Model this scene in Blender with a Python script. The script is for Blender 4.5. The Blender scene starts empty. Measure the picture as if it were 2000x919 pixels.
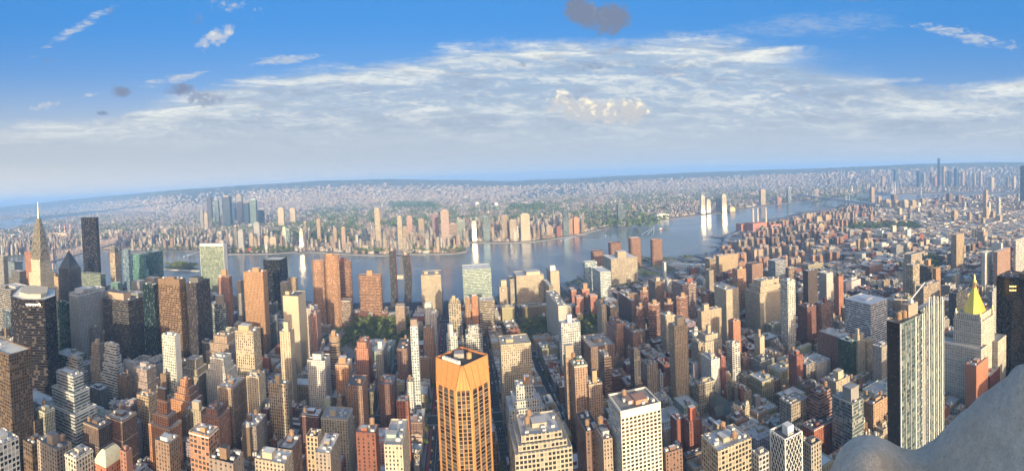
import bpy, math, random
import numpy as np
from mathutils import Vector, Matrix, Quaternion
sc = bpy.context.scene
col = sc.collection
rad = math.radians
# World axes: +X runs along the cross streets away from the camera, +Y uptown, metres.
CAMZ = 322.0
F = 924.0          # pixels per radian of the 2000 px wide photograph
CY = 377.0
PITCH, ROLL = rad(-1.9), rad(-2.5)
A0 = -107.0 / F
_f0 = Vector((math.cos(A0), math.sin(A0), 0)); _r0 = Vector((math.sin(A0), -math.cos(A0), 0)); _u0 = Vector((0, 0, 1))
FW = _f0 * math.cos(PITCH) + _u0 * math.sin(PITCH)
_up = _u0 * math.cos(PITCH) - _f0 * math.sin(PITCH)
RT = _r0 * math.cos(ROLL) + _up * math.sin(ROLL)
UP = _up * math.cos(ROLL) - _r0 * math.sin(ROLL)

cd = bpy.data.cameras.new("camera"); cam = bpy.data.objects.new("camera", cd); col.objects.link(cam)
cd.type = 'PANO'; cd.panorama_type = 'CENTRAL_CYLINDRICAL'
cd.central_cylindrical_range_u_min = -1000 / F; cd.central_cylindrical_range_u_max = 1000 / F
cd.central_cylindrical_range_v_min = (CY - 919) / F; cd.central_cylindrical_range_v_max = CY / F
cd.central_cylindrical_radius = 1.0
cd.clip_start = 0.05; cd.clip_end = 200000
M = Matrix((RT, UP, -FW)).transposed().to_4x4()
M.translation = Vector((0, 0, CAMZ)); cam.matrix_world = M
sc.camera = cam

SUN_EL, SUN_AZ = rad(10.5), rad(180 + 8.0)       # azimuth counted counter-clockwise from +X
SUN_DIR = Vector((math.cos(SUN_AZ) * math.cos(SUN_EL), math.sin(SUN_AZ) * math.cos(SUN_EL), math.sin(SUN_EL)))
sl = bpy.data.lights.new("sun", 'SUN'); so = bpy.data.objects.new("sun", sl); col.objects.link(so)
sl.energy = 4.1; sl.angle = rad(0.5); sl.color = (1.0, 0.82, 0.53)
so.rotation_euler = SUN_DIR.to_track_quat('Z', 'Y').to_euler(); so.location = (0, 0, 900)

sc.view_settings.view_transform = 'Standard'; sc.view_settings.look = 'None'
sc.view_settings.gamma = 1; sc.view_settings.exposure = 1.0
sc.view_settings.use_curve_mapping = False
sc.render.engine = 'CYCLES'
cy = sc.cycles
cy.use_denoising = True
try: cy.denoiser = 'OPENIMAGEDENOISE'
except Exception: pass
cy.max_bounces = 5; cy.diffuse_bounces = 2; cy.glossy_bounces = 3; cy.transmission_bounces = 1; cy.volume_bounces = 1
cy.transparent_max_bounces = 4; cy.caustics_reflective = False; cy.caustics_refractive = False
cy.sample_clamp_indirect = 6.0; cy.use_adaptive_sampling = True; cy.adaptive_threshold = 0.02

# ---------------------------------------------------------------- node expression helper
class N:
    tree = None
    def __init__(s, sock): s.s = sock
    @staticmethod
    def m(op, *a, clamp=False):
        n = N.tree.nodes.new('ShaderNodeMath'); n.operation = op; n.use_clamp = clamp
        for i, v in enumerate(a):
            if isinstance(v, N): N.tree.links.new(v.s, n.inputs[i])
            else: n.inputs[i].default_value = float(v)
        return N(n.outputs[0])
    def __add__(s, o): return N.m('ADD', s, o)
    __radd__ = __add__
    def __sub__(s, o): return N.m('SUBTRACT', s, o)
    def __rsub__(s, o): return N.m('SUBTRACT', o, s)
    def __mul__(s, o): return N.m('MULTIPLY', s, o)
    __rmul__ = __mul__
    def __truediv__(s, o): return N.m('DIVIDE', s, o)
    def lt(s, o): return N.m('LESS_THAN', s, o)
    def gt(s, o): return N.m('GREATER_THAN', s, o)
    def abs(s): return N.m('ABSOLUTE', s)
    def floor(s): return N.m('FLOOR', s)
    def fract(s): return N.m('FRACT', s)
    def step(s, a, b):
        n = N.tree.nodes.new('ShaderNodeMapRange'); n.interpolation_type = 'SMOOTHSTEP'; n.clamp = True
        N.tree.links.new(s.s, n.inputs[0]); n.inputs[1].default_value = a; n.inputs[2].default_value = b
        return N(n.outputs[0])
def vec(x, y, z=0.0):
    n = N.tree.nodes.new('ShaderNodeCombineXYZ')
    for i, v in enumerate((x, y, z)):
        if isinstance(v, N): N.tree.links.new(v.s, n.inputs[i])
        else: n.inputs[i].default_value = v
    return N(n.outputs[0])
def noise(v, scale, detail=4, rough=.55, dist=0.0):
    n = N.tree.nodes.new('ShaderNodeTexNoise'); n.inputs['Scale'].default_value = scale
    n.inputs['Detail'].default_value = detail; n.inputs['Roughness'].default_value = rough
    n.inputs['Distortion'].default_value = dist
    N.tree.links.new(v.s, n.inputs['Vector']); return N(n.outputs[0])
def white(v):
    n = N.tree.nodes.new('ShaderNodeTexWhiteNoise'); N.tree.links.new(v.s, n.inputs['Vector']); return N(n.outputs['Value'])
def cmix(f, a, b, mode='MIX'):
    n = N.tree.nodes.new('ShaderNodeMix'); n.data_type = 'RGBA'; n.blend_type = mode
    for sock, v in ((n.inputs[0], f), (n.inputs[6], a), (n.inputs[7], b)):
        if isinstance(v, N): N.tree.links.new(v.s, sock)
        elif isinstance(v, tuple): sock.default_value = v if len(v) == 4 else v + (1,)
        else: sock.default_value = v
    return N(n.outputs[2])
def cscale(c, f):
    n = N.tree.nodes.new('ShaderNodeVectorMath'); n.operation = 'SCALE'
    N.tree.links.new(c.s, n.inputs[0])
    if isinstance(f, N): N.tree.links.new(f.s, n.inputs['Scale'])
    else: n.inputs['Scale'].default_value = f
    return N(n.outputs[0])
def attr(name, out='Color'):
    n = N.tree.nodes.new('ShaderNodeAttribute'); n.attribute_name = name; return N(n.outputs[out])
def sep(v):
    n = N.tree.nodes.new('ShaderNodeSeparateXYZ'); N.tree.links.new(v.s, n.inputs[0]); return [N(o) for o in n.outputs]
def texco(out):
    n = N.tree.nodes.new('ShaderNodeTexCoord'); return N(n.outputs[out])
def geo(out):
    n = N.tree.nodes.new('ShaderNodeNewGeometry'); return N(n.outputs[out])

# ---------------------------------------------------------------- world: Nishita sky + clouds by direction
wd = bpy.data.worlds.new("World"); sc.world = wd; wd.use_nodes = True
T = wd.node_tree; T.nodes.clear(); N.tree = T
sky = T.nodes.new('ShaderNodeTexSky'); sky.sky_type = 'NISHITA'; sky.sun_disc = False
sky.sun_elevation = SUN_EL; sky.sun_rotation = rad(90) - SUN_AZ
sky.altitude = 300; sky.air_density = 1.0; sky.dust_density = 1.5; sky.ozone_density = 2.0
SKY = N(sky.outputs[0])
d = texco('Generated')
def dotc(v, c):
    n = N.tree.nodes.new('ShaderNodeVectorMath'); n.operation = 'DOT_PRODUCT'
    N.tree.links.new(v.s, n.inputs[0]); n.inputs[1].default_value = c; return N(n.outputs['Value'])
df, dr, du = dotc(d, FW), dotc(d, RT), dotc(d, UP)
th = N.m('ARCTAN2', dr, df)
hy = N.m('SQRT', df * df + dr * dr)
PX = th * (F / 100.0) + 10.0           # azimuth coordinate of the sky, hundreds
PY = CY / 100.0 - (du / hy) * (F / 100.0)
PYC = N.m('MAXIMUM', PY, -3.0)
base = vec(PX, PYC, 0)
n1 = noise(base, 1.3, 9, .62, .3) - 0.5                   # billow
streak = noise(vec(PX * 0.28 + PYC * 0.25, PYC * 1.9, 3.0), 1.6, 8, .62, .6) - 0.5
streak2 = noise(vec(PX * 0.5 - PYC * .2, PYC * 5.0, 7.0), 1.5, 7, .65, .4) - 0.5
fine = noise(vec(PX, PYC * 1.2, 11.0), 4.5, 7, .65, .2) - 0.5
wisp = noise(vec(PX * .8, PYC * 2.6, 5.0), 3.2, 9, .68, .8) - 0.5
def voro(v, scale):
    n = N.tree.nodes.new('ShaderNodeTexVoronoi'); n.feature = 'F1'; n.inputs['Scale'].default_value = scale; n.inputs['Detail'].default_value = 2.5; n.inputs['Roughness'].default_value = .55
    N.tree.links.new(v.s, n.inputs['Vector']); return N(n.outputs['Distance'])
puff = .42 - voro(vec(PX + fine * .25, PYC * 1.15 + fine * .2, 2.0), 6.0)
n5 = noise(vec(PX, PYC, 4.0), 5.0, 9, .62, .25) - 0.5
# clear-sky colour of the view side: Nishita pulled toward the deep blue / pale horizon of the evening
hz = (3.75 - PY)
el = hz.step(0.0, 3.6)
tint = cmix(el, (1.0, 1.0, 1.04), (0.30, 0.78, 1.30))
blue = cmix(1.0, SKY, tint, 'MULTIPLY')
cool = cmix(el, (3.7, 4.2, 5.2), (0.62, 2.6, 6.3))
skyc = cmix(0.72, blue, cool)
skyc = cmix(hz.step(2.4, 0.2) * 0.8, skyc, (4.7, 4.75, 4.95)); LOWH = hz.step(.75, 0.0)
def curve(x, pts, x0=0.0, x1=20.0, lo=0.0, hi=4.0):
    n = N.tree.nodes.new('ShaderNodeFloatCurve'); c = n.mapping.curves[0]
    P = [((a - x0) / (x1 - x0), (b - lo) / (hi - lo)) for a, b in pts]
    c.points[0].location = P[0]; c.points[-1].location = P[-1]
    for p in P[1:-1]: c.points.new(*p)
    n.mapping.update()
    q = (x - x0) / (x1 - x0)
    N.tree.links.new(q.s, n.inputs['Value']); return N(n.outputs[0]) * (hi - lo) + lo
# upper edge of the great veil of cirrus
top = curve(PX, [(0, 2.35), (1.5, 2.25), (3, 2.0), (4.5, 1.55), (6, 1.28), (8, 1.1), (9, .85), (10, .78), (12, .70), (13.5, .66), (15, .80), (16.6, 1.05), (18, 1.62), (20, 1.42)])
below = PY - top + streak * 0.55 + fine * .22
veil = below.step(-0.06, 0.32)
# clear window on the right under the first deck
gx = (PX - 18.4) / 3.4; gy = (PY - 1.22) / 0.42
gap = (1.0 - (gx * gx + gy * gy) + streak * .9).step(-0.15, .6)
veil = veil * (1.0 - gap * .95)
edge = (below.step(-0.06, .16)) * (1.0 - below.step(.25, .8))
rip = (noise(vec(PX * 1.1 + PYC * .9, PYC * 4.2 - PX * .35, 9.0), 3.0, 9, .7, .5) - .5)
wht = N.m('ADD', (streak + rip * .8).step(-.02, .24) * 0.75, edge * (streak + .12).step(0, .3) * .75, clamp=True)
wht2 = N.m('ADD', streak2.step(.02, .3) * .5, (wisp + streak * .6).step(.06, .3) * .55, clamp=True)
veilcol = cmix(hz.step(.4, 2.8), (4.45, 4.55, 4.9), (3.0, 3.9, 5.1))
c1 = cmix(N.m('MULTIPLY', veil, .86), skyc, veilcol)
fade = hz.step(0.55, 1.7)
tex = noise(vec(PX * .42 + PYC * .45, PYC * 2.1 - PX * .16, 13.0), 1.55, 10, .67, .9)
tex2 = noise(vec(PX * 1.3 + PYC * .9, PYC * 3.6 - PX * .5, 17.0), 1.8, 9, .68, .6)
tx = tex * .65 + tex2 * .35
fd2 = hz.step(0.9, 2.3)
c1 = cmix(tx.step(.49, .36) * veil * fd2 * .8, c1, (2.7, 3.0, 4.0))
c1 = cmix(tx.step(.50, .62) * veil * fade * .6, c1, (6.9, 6.6, 6.2))
c1 = cmix(veil * fade * N.m('MAXIMUM', wht, wht2), c1, (7.2, 7.0, 6.6))
c1 = cmix((noise(vec(PX * .3, PYC * 1.5, 21.0), 1.7, 8, .65, .5) + rip * .5).step(.50, .70) * fade * veil * .62, c1, (2.5, 2.95, 3.9))
def cloud(c0, cx, cy, rx, ry, ang, ctop, cbot, ns=1.0, soft=.35, op=1.0, nz=None, hs=.5, b0=1.12, sh0=.12):
    ca, sa = math.cos(ang), math.sin(ang)
    ddx, ddy = PX - cx, PY - cy
    ex = (ddx * ca + ddy * sa) / rx; ey = (ddy * ca - ddx * sa) / ry
    if nz is None: q = b0 - (ex * ex + ey * ey) + n5 * (3.6 * ns) + puff * (1.3 * ns)
    else: q = 1.0 - (ex * ex + ey * ey) + wisp * (7.5 * ns) + nz * 3.0 + rip * 2.0
    mask = q.step(-0.05, 0.1 + soft * 2.6) * op
    shade = (ey * hs - puff * 2.2 + n5 * 1.6 + sh0).step(-.95, 1.05)
    return cmix(mask, c0, cmix(shade, ctop, cbot))
W_, G_, D_ = (8.6, 8.1, 7.4), (4.4, 4.7, 5.4), (1.8, 2.1, 3.1)
c1 = cloud(c1, .85, 2.07, .48, .10, -.25, W_, G_, .8)
c1 = cloud(c1, 1.75, 1.86, .42, .05, -.22, W_, G_, .8)
c1 = cloud(c1, 3.5, 1.52, .62, .10, -.2, W_, G_, .8, .6, .85, nz=streak)
c1 = cloud(c1, 5.5, 1.18, .8, .10, -.12, W_, G_, .8, .6, .85, nz=streak)
c1 = cloud(c1, 1.55, .52, .85, .11, -.55, (6.4, 6.6, 6.9), G_, .9, .7, .85, nz=streak)
c1 = cloud(c1, 2.2, .22, .22, .16, -.6, D_, D_, .8, .5, .6)
c1 = cloud(c1, 2.36, 1.79, .28, .14, 0.1, (2.2, 2.6, 3.6), D_, .4, .3)
c1 = cloud(c1, 2.0, 2.21, .14, .06, .1, D_, D_, .5, .3, .8)
c1 = cloud(c1, 1.0, 1.18, .5, .05, 0, D_, D_, .9, .5, .5)
c1 = cloud(c1, 3.5, 1.74, .36, .16, -.05, (2.4, 2.8, 3.8), D_, .42, .3)
c1 = cloud(c1, 4.0, 1.9, .58, .2, .05, (6.6, 6.3, 6.1), (2.6, 3.0, 4.0), .45, .3)
c1 = cloud(c1, 3.8, .36, .4, .2, .1, (3.2, 3.7, 4.9), D_, 1.0, .7, .7)
c1 = cloud(c1, 4.55, .12, .62, .3, .3, (5.8, 5.9, 6.2), (3.6, 4.1, 5.1), 1.0, .6, .9)
c1 = cloud(c1, 4.2, .74, .5, .2, -.5, (8.8, 8.5, 8.0), (4.6, 4.8, 5.4), .5, .25)
c1 = cloud(c1, 11.38, .24, .50, .34, .5, (2.4, 2.7, 3.6), (1.6, 1.9, 2.8), .34, .2)
c1 = cloud(c1, 11.92, .36, .50, .38, -.2, (2.4, 2.7, 3.6), (1.6, 1.9, 2.8), .34, .2)
c1 = cloud(c1, 10.2, 1.24, .2, .12, 0, D_, D_, .9, .5, .7)
c1 = cloud(c1, 11.6, 1.3, .5, .13, -.1, (3.1, 3.6, 4.7), D_, .7, .5, .85)
c1 = cloud(c1, 12.5, 1.3, .22, .06, 0, D_, D_, .7, .5, .8)
c1 = cloud(c1, 11.4, .82, .4, .08, -.1, D_, D_, .9, .5, .7)
c1 = cloud(c1, 15.9, .48, 2.0, .34, -.08, (3.7, 4.4, 5.6), (3.4, 4.1, 5.4), .35, .9, .75, nz=streak)
c1 = cloud(c1, 16.7, -.05, .9, .1, 0, (3.3, 3.5, 4.0), D_, .4, .5, .9)
c1 = cloud(c1, 19.1, .75, 1.3, .13, .21, (6.3, 6.5, 6.8), G_, .8, .6, .9, nz=streak)
c1 = cloud(c1, 17.5, 1.57, .7, .06, -.03, (5.6, 6.0, 6.6), G_, .6, .6, .7, nz=streak)
c1 = cloud(c1, 10.35, 2.79, .4, .035, 0, (6.9, 6.2, 5.4), G_, .5, .5, .9)
c1 = cloud(c1, 5.75, 3.06, .25, .03, 0, (5.9, 5.6, 5.3), G_, .5, .5, .7)
c1 = cloud(c1, 12.2, 2.38, .8, .12, .04, (5.9, 5.5, 5.1), (4.0, 4.3, 4.9), .8, .5, .85)
c1 = cloud(c1, 11.65, 2.17, 1.1, .30, .1, (10.8, 9.0, 6.2), (5.0, 4.75, 4.75), .50, .26, 1.0, hs=.75, b0=1.3, sh0=-.3)
c1 = cloud(c1, 11.05, 2.0, .46, .26, .3, (9.8, 8.5, 6.5), (5.0, 4.8, 4.8), .52, .26, 1.0, hs=.75, b0=1.25, sh0=-.25)
c1 = cloud(c1, 12.35, 2.15, .44, .27, .3, (10.2, 8.5, 5.9), (5.0, 4.7, 4.6), .52, .26, 1.0, hs=.75, b0=1.3, sh0=-.3)
# behind the camera Nishita, brightened and warmed as added fill light
c1 = cmix(LOWH * .85, c1, (6.4, 5.9, 5.6))
front = df.step(-.1, .35)
fin = cmix(front, cmix(1.0, SKY, (3.1, 2.25, 1.6), 'MULTIPLY'), cmix(1.0, c1, (.60, .625, .625), 'MULTIPLY'))
bg = T.nodes.new('ShaderNodeBackground'); bg.inputs[1].default_value = 0.105
T.links.new(fin.s, bg.inputs[0])
wo = T.nodes.new('ShaderNodeOutputWorld'); T.links.new(bg.outputs[0], wo.inputs[0])
wd.cycles.sampling_method = 'MANUAL'; wd.cycles.sample_map_resolution = 512

# ---------------------------------------------------------------- photo <-> place helpers
def ray(x, y):
    t = (x - 1000) / F; h = (CY - y) / F
    return FW * math.cos(t) + RT * math.sin(t) + UP * h
def W(x, y, D):
    """point seen at photo (x, y) at horizontal distance D"""
    v = ray(x, y); k = D / math.hypot(v.x, v.y); return Vector((v.x * k, v.y * k, CAMZ + v.z * k))
def G(x, y, z=0.0):
    v = ray(x, y)
    k = (z - CAMZ) / min(v.z, -1e-4); return Vector((v.x * k, v.y * k, z))
def P(p):
    v = Vector(p) - Vector((0, 0, CAMZ)); a, b, c = v.dot(FW), v.dot(RT), v.dot(UP)
    return 1000 + F * math.atan2(b, a), CY - F * c / math.hypot(a, b)

# ---------------------------------------------------------------- materials
def newmat(name):
    m = bpy.data.materials.new(name); m.use_nodes = True; m.node_tree.nodes.clear(); N.tree = m.node_tree
    b = m.node_tree.nodes.new('ShaderNodeBsdfPrincipled'); o = m.node_tree.nodes.new('ShaderNodeOutputMaterial')
    m.node_tree.links.new(b.outputs[0], o.inputs[0]); return m, b
def put(b, name, v):
    if isinstance(v, N): N.tree.links.new(v.s, b.inputs[name])
    else: b.inputs[name].default_value = v if not isinstance(v, tuple) or len(v) == 4 else v + (1,)
def setbump(b, h, dist, strength=1.0):
    n = N.tree.nodes.new('ShaderNodeBump'); n.inputs['Distance'].default_value = dist; n.inputs['Strength'].default_value = strength
    N.tree.links.new(h.s, n.inputs['Height']); N.tree.links.new(n.outputs[0], b.inputs['Normal'])

# one facade shader: wall colour, glass colour and window proportions come from face attributes
facade, b = newmat('facade')
uvn = N(N.tree.nodes.new('ShaderNodeUVMap').outputs[0])
wc = attr('wc'); gc = attr('gc'); wp = attr('wp', 'Vector')
u, v, _ = sep(uvn); wf, hf, gl = sep(wp)
fu = (u.fract() - .5).abs() * 2.0; fv = (v.fract() - .5).abs() * 2.0
inw = N.m('MULTIPLY', fu.lt(wf), fv.lt(hf))
cell = white(vec(u.floor(), v.floor(), sep(wc)[0] * 37.0))
cell2 = white(vec(u.floor() + 31.0, v.floor(), sep(wc)[1] * 17.0))
pos = geo('Position')
wn = noise(pos, .06, 5, .6); wn2 = noise(pos, .9, 3, .6)
ph = sep(pos)
stain = noise(vec(ph[0] * .5, ph[1] * .5, ph[2] * .03), 1.0, 4, .6)
wall = cscale(wc, (wn * .5 + wn2 * .25 + stain * .35 + .46))
spand = N.m('MULTIPLY', fu.lt(wf), fv.gt(hf))
wall = cscale(wall, 1.0 - spand * .14 - (fv.gt(.93)) * .12)
glass = cscale(gc, cell * 1.1 + .45)
blind = cell2.gt(.80)
glass = cmix(blind * .55, glass, cmix(.13, wc, (.5, .47, .4)))
put(b, 'Base Color', cmix(inw, wall, glass))
put(b, 'Roughness', N.m('MAXIMUM', .82 - inw * (.68 - blind * .3), .05)); put(b, 'Metallic', inw * gl * (1.0 - blind * .7))
put(b, 'Specular IOR Level', inw * .35 + .15)
setbump(b, 1.0 - inw, .25, .6)

roofm, b = newmat('roof_deck')
wc = attr('wc'); pos = geo('Position')
pn = noise(pos, .12, 5, .65); pn2 = noise(pos, .7, 4, .6)
rc = cscale(wc, pn * .7 + pn2 * .5 + .42)
rc = cmix((noise(pos, .05, 2, .5)).step(.55, .6) * .35, rc, cscale(wc, .55))
put(b, 'Base Color', rc); put(b, 'Roughness', .85)

flat, b = newmat('painted_surface')
wc = attr('wc'); pos = geo('Position')
put(b, 'Base Color', cscale(wc, noise(pos, .4, 4, .6) * .6 + .7)); put(b, 'Roughness', .7)

metal, b = newmat('bright_metal')
wc = attr('wc')
put(b, 'Base Color', cscale(wc, noise(geo('Position'), .3, 4, .6) * .5 + .75)); put(b, 'Roughness', .32); put(b, 'Metallic', .85)
gold, b = newmat('gilded_tiles')
tx = geo('Position'); z_ = sep(tx)[2]
put(b, 'Base Color', cscale(attr('wc'), noise(tx, .5, 4, .6) * .4 + .72 + ((z_ * .8).fract()).lt(.12) * -.12)); put(b, 'Roughness', .38); put(b, 'Metallic', .55)

leaf, b = newmat('leaves')
oi = N.tree.nodes.new('ShaderNodeObjectInfo'); rnd = N(oi.outputs['Random'])
ln = noise(geo('Position'), .35, 3, .6); li = N(N.tree.nodes.new('ShaderNodeNewGeometry').outputs['Random Per Island'])
lc = cmix(rnd, (.06, .115, .026), (.16, .19, .04))
lc = cmix(ln.step(.35, .7) * .5, lc, (.13, .15, .03))
put(b, 'Base Color', cscale(lc, li * .7 + .55)); put(b, 'Roughness', .7)
bark, b = newmat('bark'); put(b, 'Base Color', cscale(cmix(noise(texco('Object'), 4, 4), (.05, .035, .022), (.12, .09, .06)), 1.0)); put(b, 'Roughness', .9)

asphalt, b = newmat('asphalt')
pos = geo('Position')
put(b, 'Base Color', cscale(cmix(noise(pos, .02, 5, .6), (.035, .036, .04), (.085, .083, .08)), noise(pos, 1.5, 3) * .6 + .7)); put(b, 'Roughness', .85)
paving, b = newmat('pavement_concrete')
put(b, 'Base Color', cscale(cmix(noise(pos := geo('Position'), .03, 5, .6), (.16, .155, .145), (.30, .29, .27)), noise(pos, .8, 4) * .7 + .6)); put(b, 'Roughness', .9)
grass, b = newmat('grass')
put(b, 'Base Color', cmix(noise(geo('Position'), .02, 6, .65), (.03, .055, .015), (.10, .12, .04))); put(b, 'Roughness', .95)
landm, b = newmat('far_land')
pos = geo('Position')
nn = noise(pos, .0016, 7, .62); n3 = noise(pos, .012, 5, .7)
lcx = cmix(nn.step(.36, .52), (.06, .085, .04), (.20, .175, .155))
lcx = cmix(n3.step(.55, .68) * .8, lcx, (.36, .32, .29)); lcx = cmix(n3.step(.45, .32) * .7, lcx, (.03, .045, .02))
put(b, 'Base Color', lcx); put(b, 'Roughness', .95)
hillm, b = newmat('wooded_hills')
pos = geo('Position')
hc = cmix(noise(pos, .004, 7, .7).step(.35, .65), (.03, .055, .045), (.09, .11, .08))
hc = cmix(noise(pos, .009, 6, .75).step(.56, .66) * .8, hc, (.42, .40, .37))
put(b, 'Base Color', hc); put(b, 'Roughness', 1.0)

water, b = newmat('river_water')
pos = geo('Position'); s_ = sep(pos)
put(b, 'Base Color', cmix(noise(pos, .002, 5, .6), (.12, .15, .165), (.16, .185, .195)))
calm = noise(vec(s_[0] * .0016, s_[1] * .0009, 0), 1.0, 6, .6, 1.0)
put(b, 'Roughness', calm.step(.35, .65) * .12 + .10); put(b, 'IOR', 1.33)
wv = noise(pos, .035, 5, .62, .3) * 2.0 + noise(vec(s_[0] * .25, s_[1] * .18, 0), 1.0, 4, .6) * .35
setbump(b, wv, 1.0, .32)

def plain(name, c, rough=.6, metal_=0.0, emit=None, es=1.0, ns=2.0, amt=.35):
    m, b = newmat(name)
    put(b, 'Base Color', cscale(cmix(0.0, c, c), noise(texco('Object'), ns, 4) * amt * 2 + (1 - amt))); put(b, 'Roughness', rough); put(b, 'Metallic', metal_)
    if emit: put(b, 'Emission Color', emit); b.inputs['Emission Strength'].default_value = es
    return m

# ---------------------------------------------------------------- mesh builder
MATS = [facade, roofm, flat, metal, gold]
FAC, ROOF, FLAT, METAL, GOLD = range(5)
class MB:
    def __init__(s): s.v = []; s.f = []; s.m = []; s.uv = []; s.wc = []; s.gc = []; s.wp = []
    def face(s, pts, mat=FLAT, c=(.5, .5, .5), g=(.03, .04, .05), w=(0, 0, 0), uv=None):
        i = len(s.v); s.v.extend(tuple(p) for p in pts); s.f.append(tuple(range(i, i + len(pts))))
        s.m.append(mat); s.uv.extend(uv if uv else [(0, 0)] * len(pts)); s.wc.append(c); s.gc.append(g); s.wp.append(w)
    def wall(s, a, b, z0, z1, st, c, blank=False, voff=0.0):
        """vertical wall from a to b, outside on the right-hand side; st = (bay, floor, wf, hf, gloss, glass colour)"""
        L = math.hypot(b[0] - a[0], b[1] - a[1])
        if L < .05: return
        nb = max(1, round(L / st[0])); top = voff - .35; bot = (z1 - z0) / st[1] - .35 + voff
        w = (0, 0, 0) if blank or L < 2.2 else (st[2], st[3], st[4])
        k = 0.0 if st[2] >= 1 else 0.0
        s.face([(a[0], a[1], z0), (b[0], b[1], z0), (b[0], b[1], z1), (a[0], a[1], z1)], FAC, c, st[5], w,
               [(k, bot), (nb - k, bot), (nb - k, top), (k, top)])
    def prism(s, poly, z0, z1, mat=FLAT, c=(.5, .5, .5), top=True, bottom=False, topc=None, topmat=None):
        n = len(poly)
        for i in range(n):
            a, b_ = poly[i], poly[(i + 1) % n]
            s.face([(a[0], a[1], z0), (b_[0], b_[1], z0), (b_[0], b_[1], z1), (a[0], a[1], z1)], mat, c)
        if top: s.face([(p[0], p[1], z1) for p in poly], mat if topmat is None else topmat, topc or c)
        if bottom: s.face([(p[0], p[1], z0) for p in reversed(poly)], mat, c)
    def box(s, x0, x1, y0, y1, z0, z1, mat=FLAT, c=(.5, .5, .5), rot=0.0, **k):
        poly = [(x0, y0), (x1, y0), (x1, y1), (x0, y1)]
        if rot: poly = rotp(poly, rot)
        s.prism(poly, z0, z1, mat, c, **k)
    def cone(s, cx, cy, z0, z1, r0, r1, n=12, mat=FLAT, c=(.5, .5, .5), cap=True, ph=0.0):
        A = [(cx + r0 * math.cos(ph + 2 * math.pi * i / n), cy + r0 * math.sin(ph + 2 * math.pi * i / n), z0) for i in range(n)]
        B = [(cx + r1 * math.cos(ph + 2 * math.pi * i / n), cy + r1 * math.sin(ph + 2 * math.pi * i / n), z1) for i in range(n)]
        for i in range(n):
            j = (i + 1) % n
            if r1 < .01: s.face([A[i], A[j], B[i]], mat, c)
            else: s.face([A[i], A[j], B[j], B[i]], mat, c)
        if cap and r1 >= .01: s.face(B, mat, c)
    def beam(s, p, q, w, mat=FLAT, c=(.5, .5, .5), h=None):
        p, q = Vector(p), Vector(q); d = (q - p).normalized()
        a = d.cross(Vector((0, 0, 1)));
        if a.length < .01: a = Vector((1, 0, 0))
        a = a.normalized() * w / 2; b_ = d.cross(a).normalized() * (h or w) / 2
        c0 = [p + a + b_, p - a + b_, p - a - b_, p + a - b_]; c1_ = [q + a + b_, q - a + b_, q - a - b_, q + a - b_]
        for i in range(4): s.face([c0[i], c0[(i + 1) % 4], c1_[(i + 1) % 4], c1_[i]], mat, c)
        s.face(c0[::-1], mat, c); s.face(c1_, mat, c)
    def build(s, name, parent=None, mats=None, loc=None):
        me = bpy.data.meshes.new(name); o = bpy.data.objects.new(name, me)
        vv = s.v
        if loc is not None: vv = [(p[0] - loc[0], p[1] - loc[1], p[2] - loc[2]) for p in s.v]
        me.from_pydata(vv, [], s.f)
        for m in (mats or MATS): me.materials.append(m)
        me.polygons.foreach_set('material_index', np.array(s.m if not mats else [0] * len(s.f) if len(mats) == 1 else s.m, dtype=np.int32))
        uvl = me.uv_layers.new(name='UVMap'); uvl.data.foreach_set('uv', np.array(s.uv, dtype=np.float32).ravel())
        for nm, dat in (('wc', s.wc), ('gc', s.gc)):
            a = me.attributes.new(nm, 'FLOAT_COLOR', 'FACE')
            arr = np.ones((len(dat), 4), dtype=np.float32); arr[:, :3] = np.array(dat, dtype=np.float32).reshape(-1, 3); a.data.foreach_set('color', arr.ravel())
        a = me.attributes.new('wp', 'FLOAT_VECTOR', 'FACE'); a.data.foreach_set('vector', np.array(s.wp, dtype=np.float32).ravel())
        col.objects.link(o); o.parent = parent
        return o
def rotp(poly, ang, c=None):
    cx = sum(p[0] for p in poly) / len(poly) if c is None else c[0]; cy_ = sum(p[1] for p in poly) / len(poly) if c is None else c[1]
    ca, sa = math.cos(ang), math.sin(ang)
    return [(cx + (p[0] - cx) * ca - (p[1] - cy_) * sa, cy_ + (p[0] - cx) * sa + (p[1] - cy_) * ca) for p in poly]
def rect(x0, x1, y0, y1): return [(x0, y0), (x1, y0), (x1, y1), (x0, y1)]
def inset(poly, dd):
    n = len(poly); out = []
    for i in range(n):
        p0, p1, p2 = Vector(poly[i - 1]), Vector(poly[i]), Vector(poly[(i + 1) % n])
        e1 = (p1 - p0).normalized(); e2 = (p2 - p1).normalized()
        n1_ = Vector((-e1.y, e1.x)); n2_ = Vector((-e2.y, e2.x)); k = 1 + n1_.dot(n2_)
        out.append(tuple(p1 + (n1_ + n2_) * (dd / max(k, .3))))
    return out
def empty(name, loc, label=None, cat=None, group=None, kind=None, rz=0.0):
    o = bpy.data.objects.new(name, None); col.objects.link(o); o.location = loc; o.rotation_euler.z = rz; o.empty_display_size = .5
    return tag(o, label, cat, group, kind)
def tag(o, label=None, cat=None, group=None, kind=None):
    if label: o['label'] = label
    if cat: o['category'] = cat
    if group: o['group'] = group
    if kind: o['kind'] = kind
    return o

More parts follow.
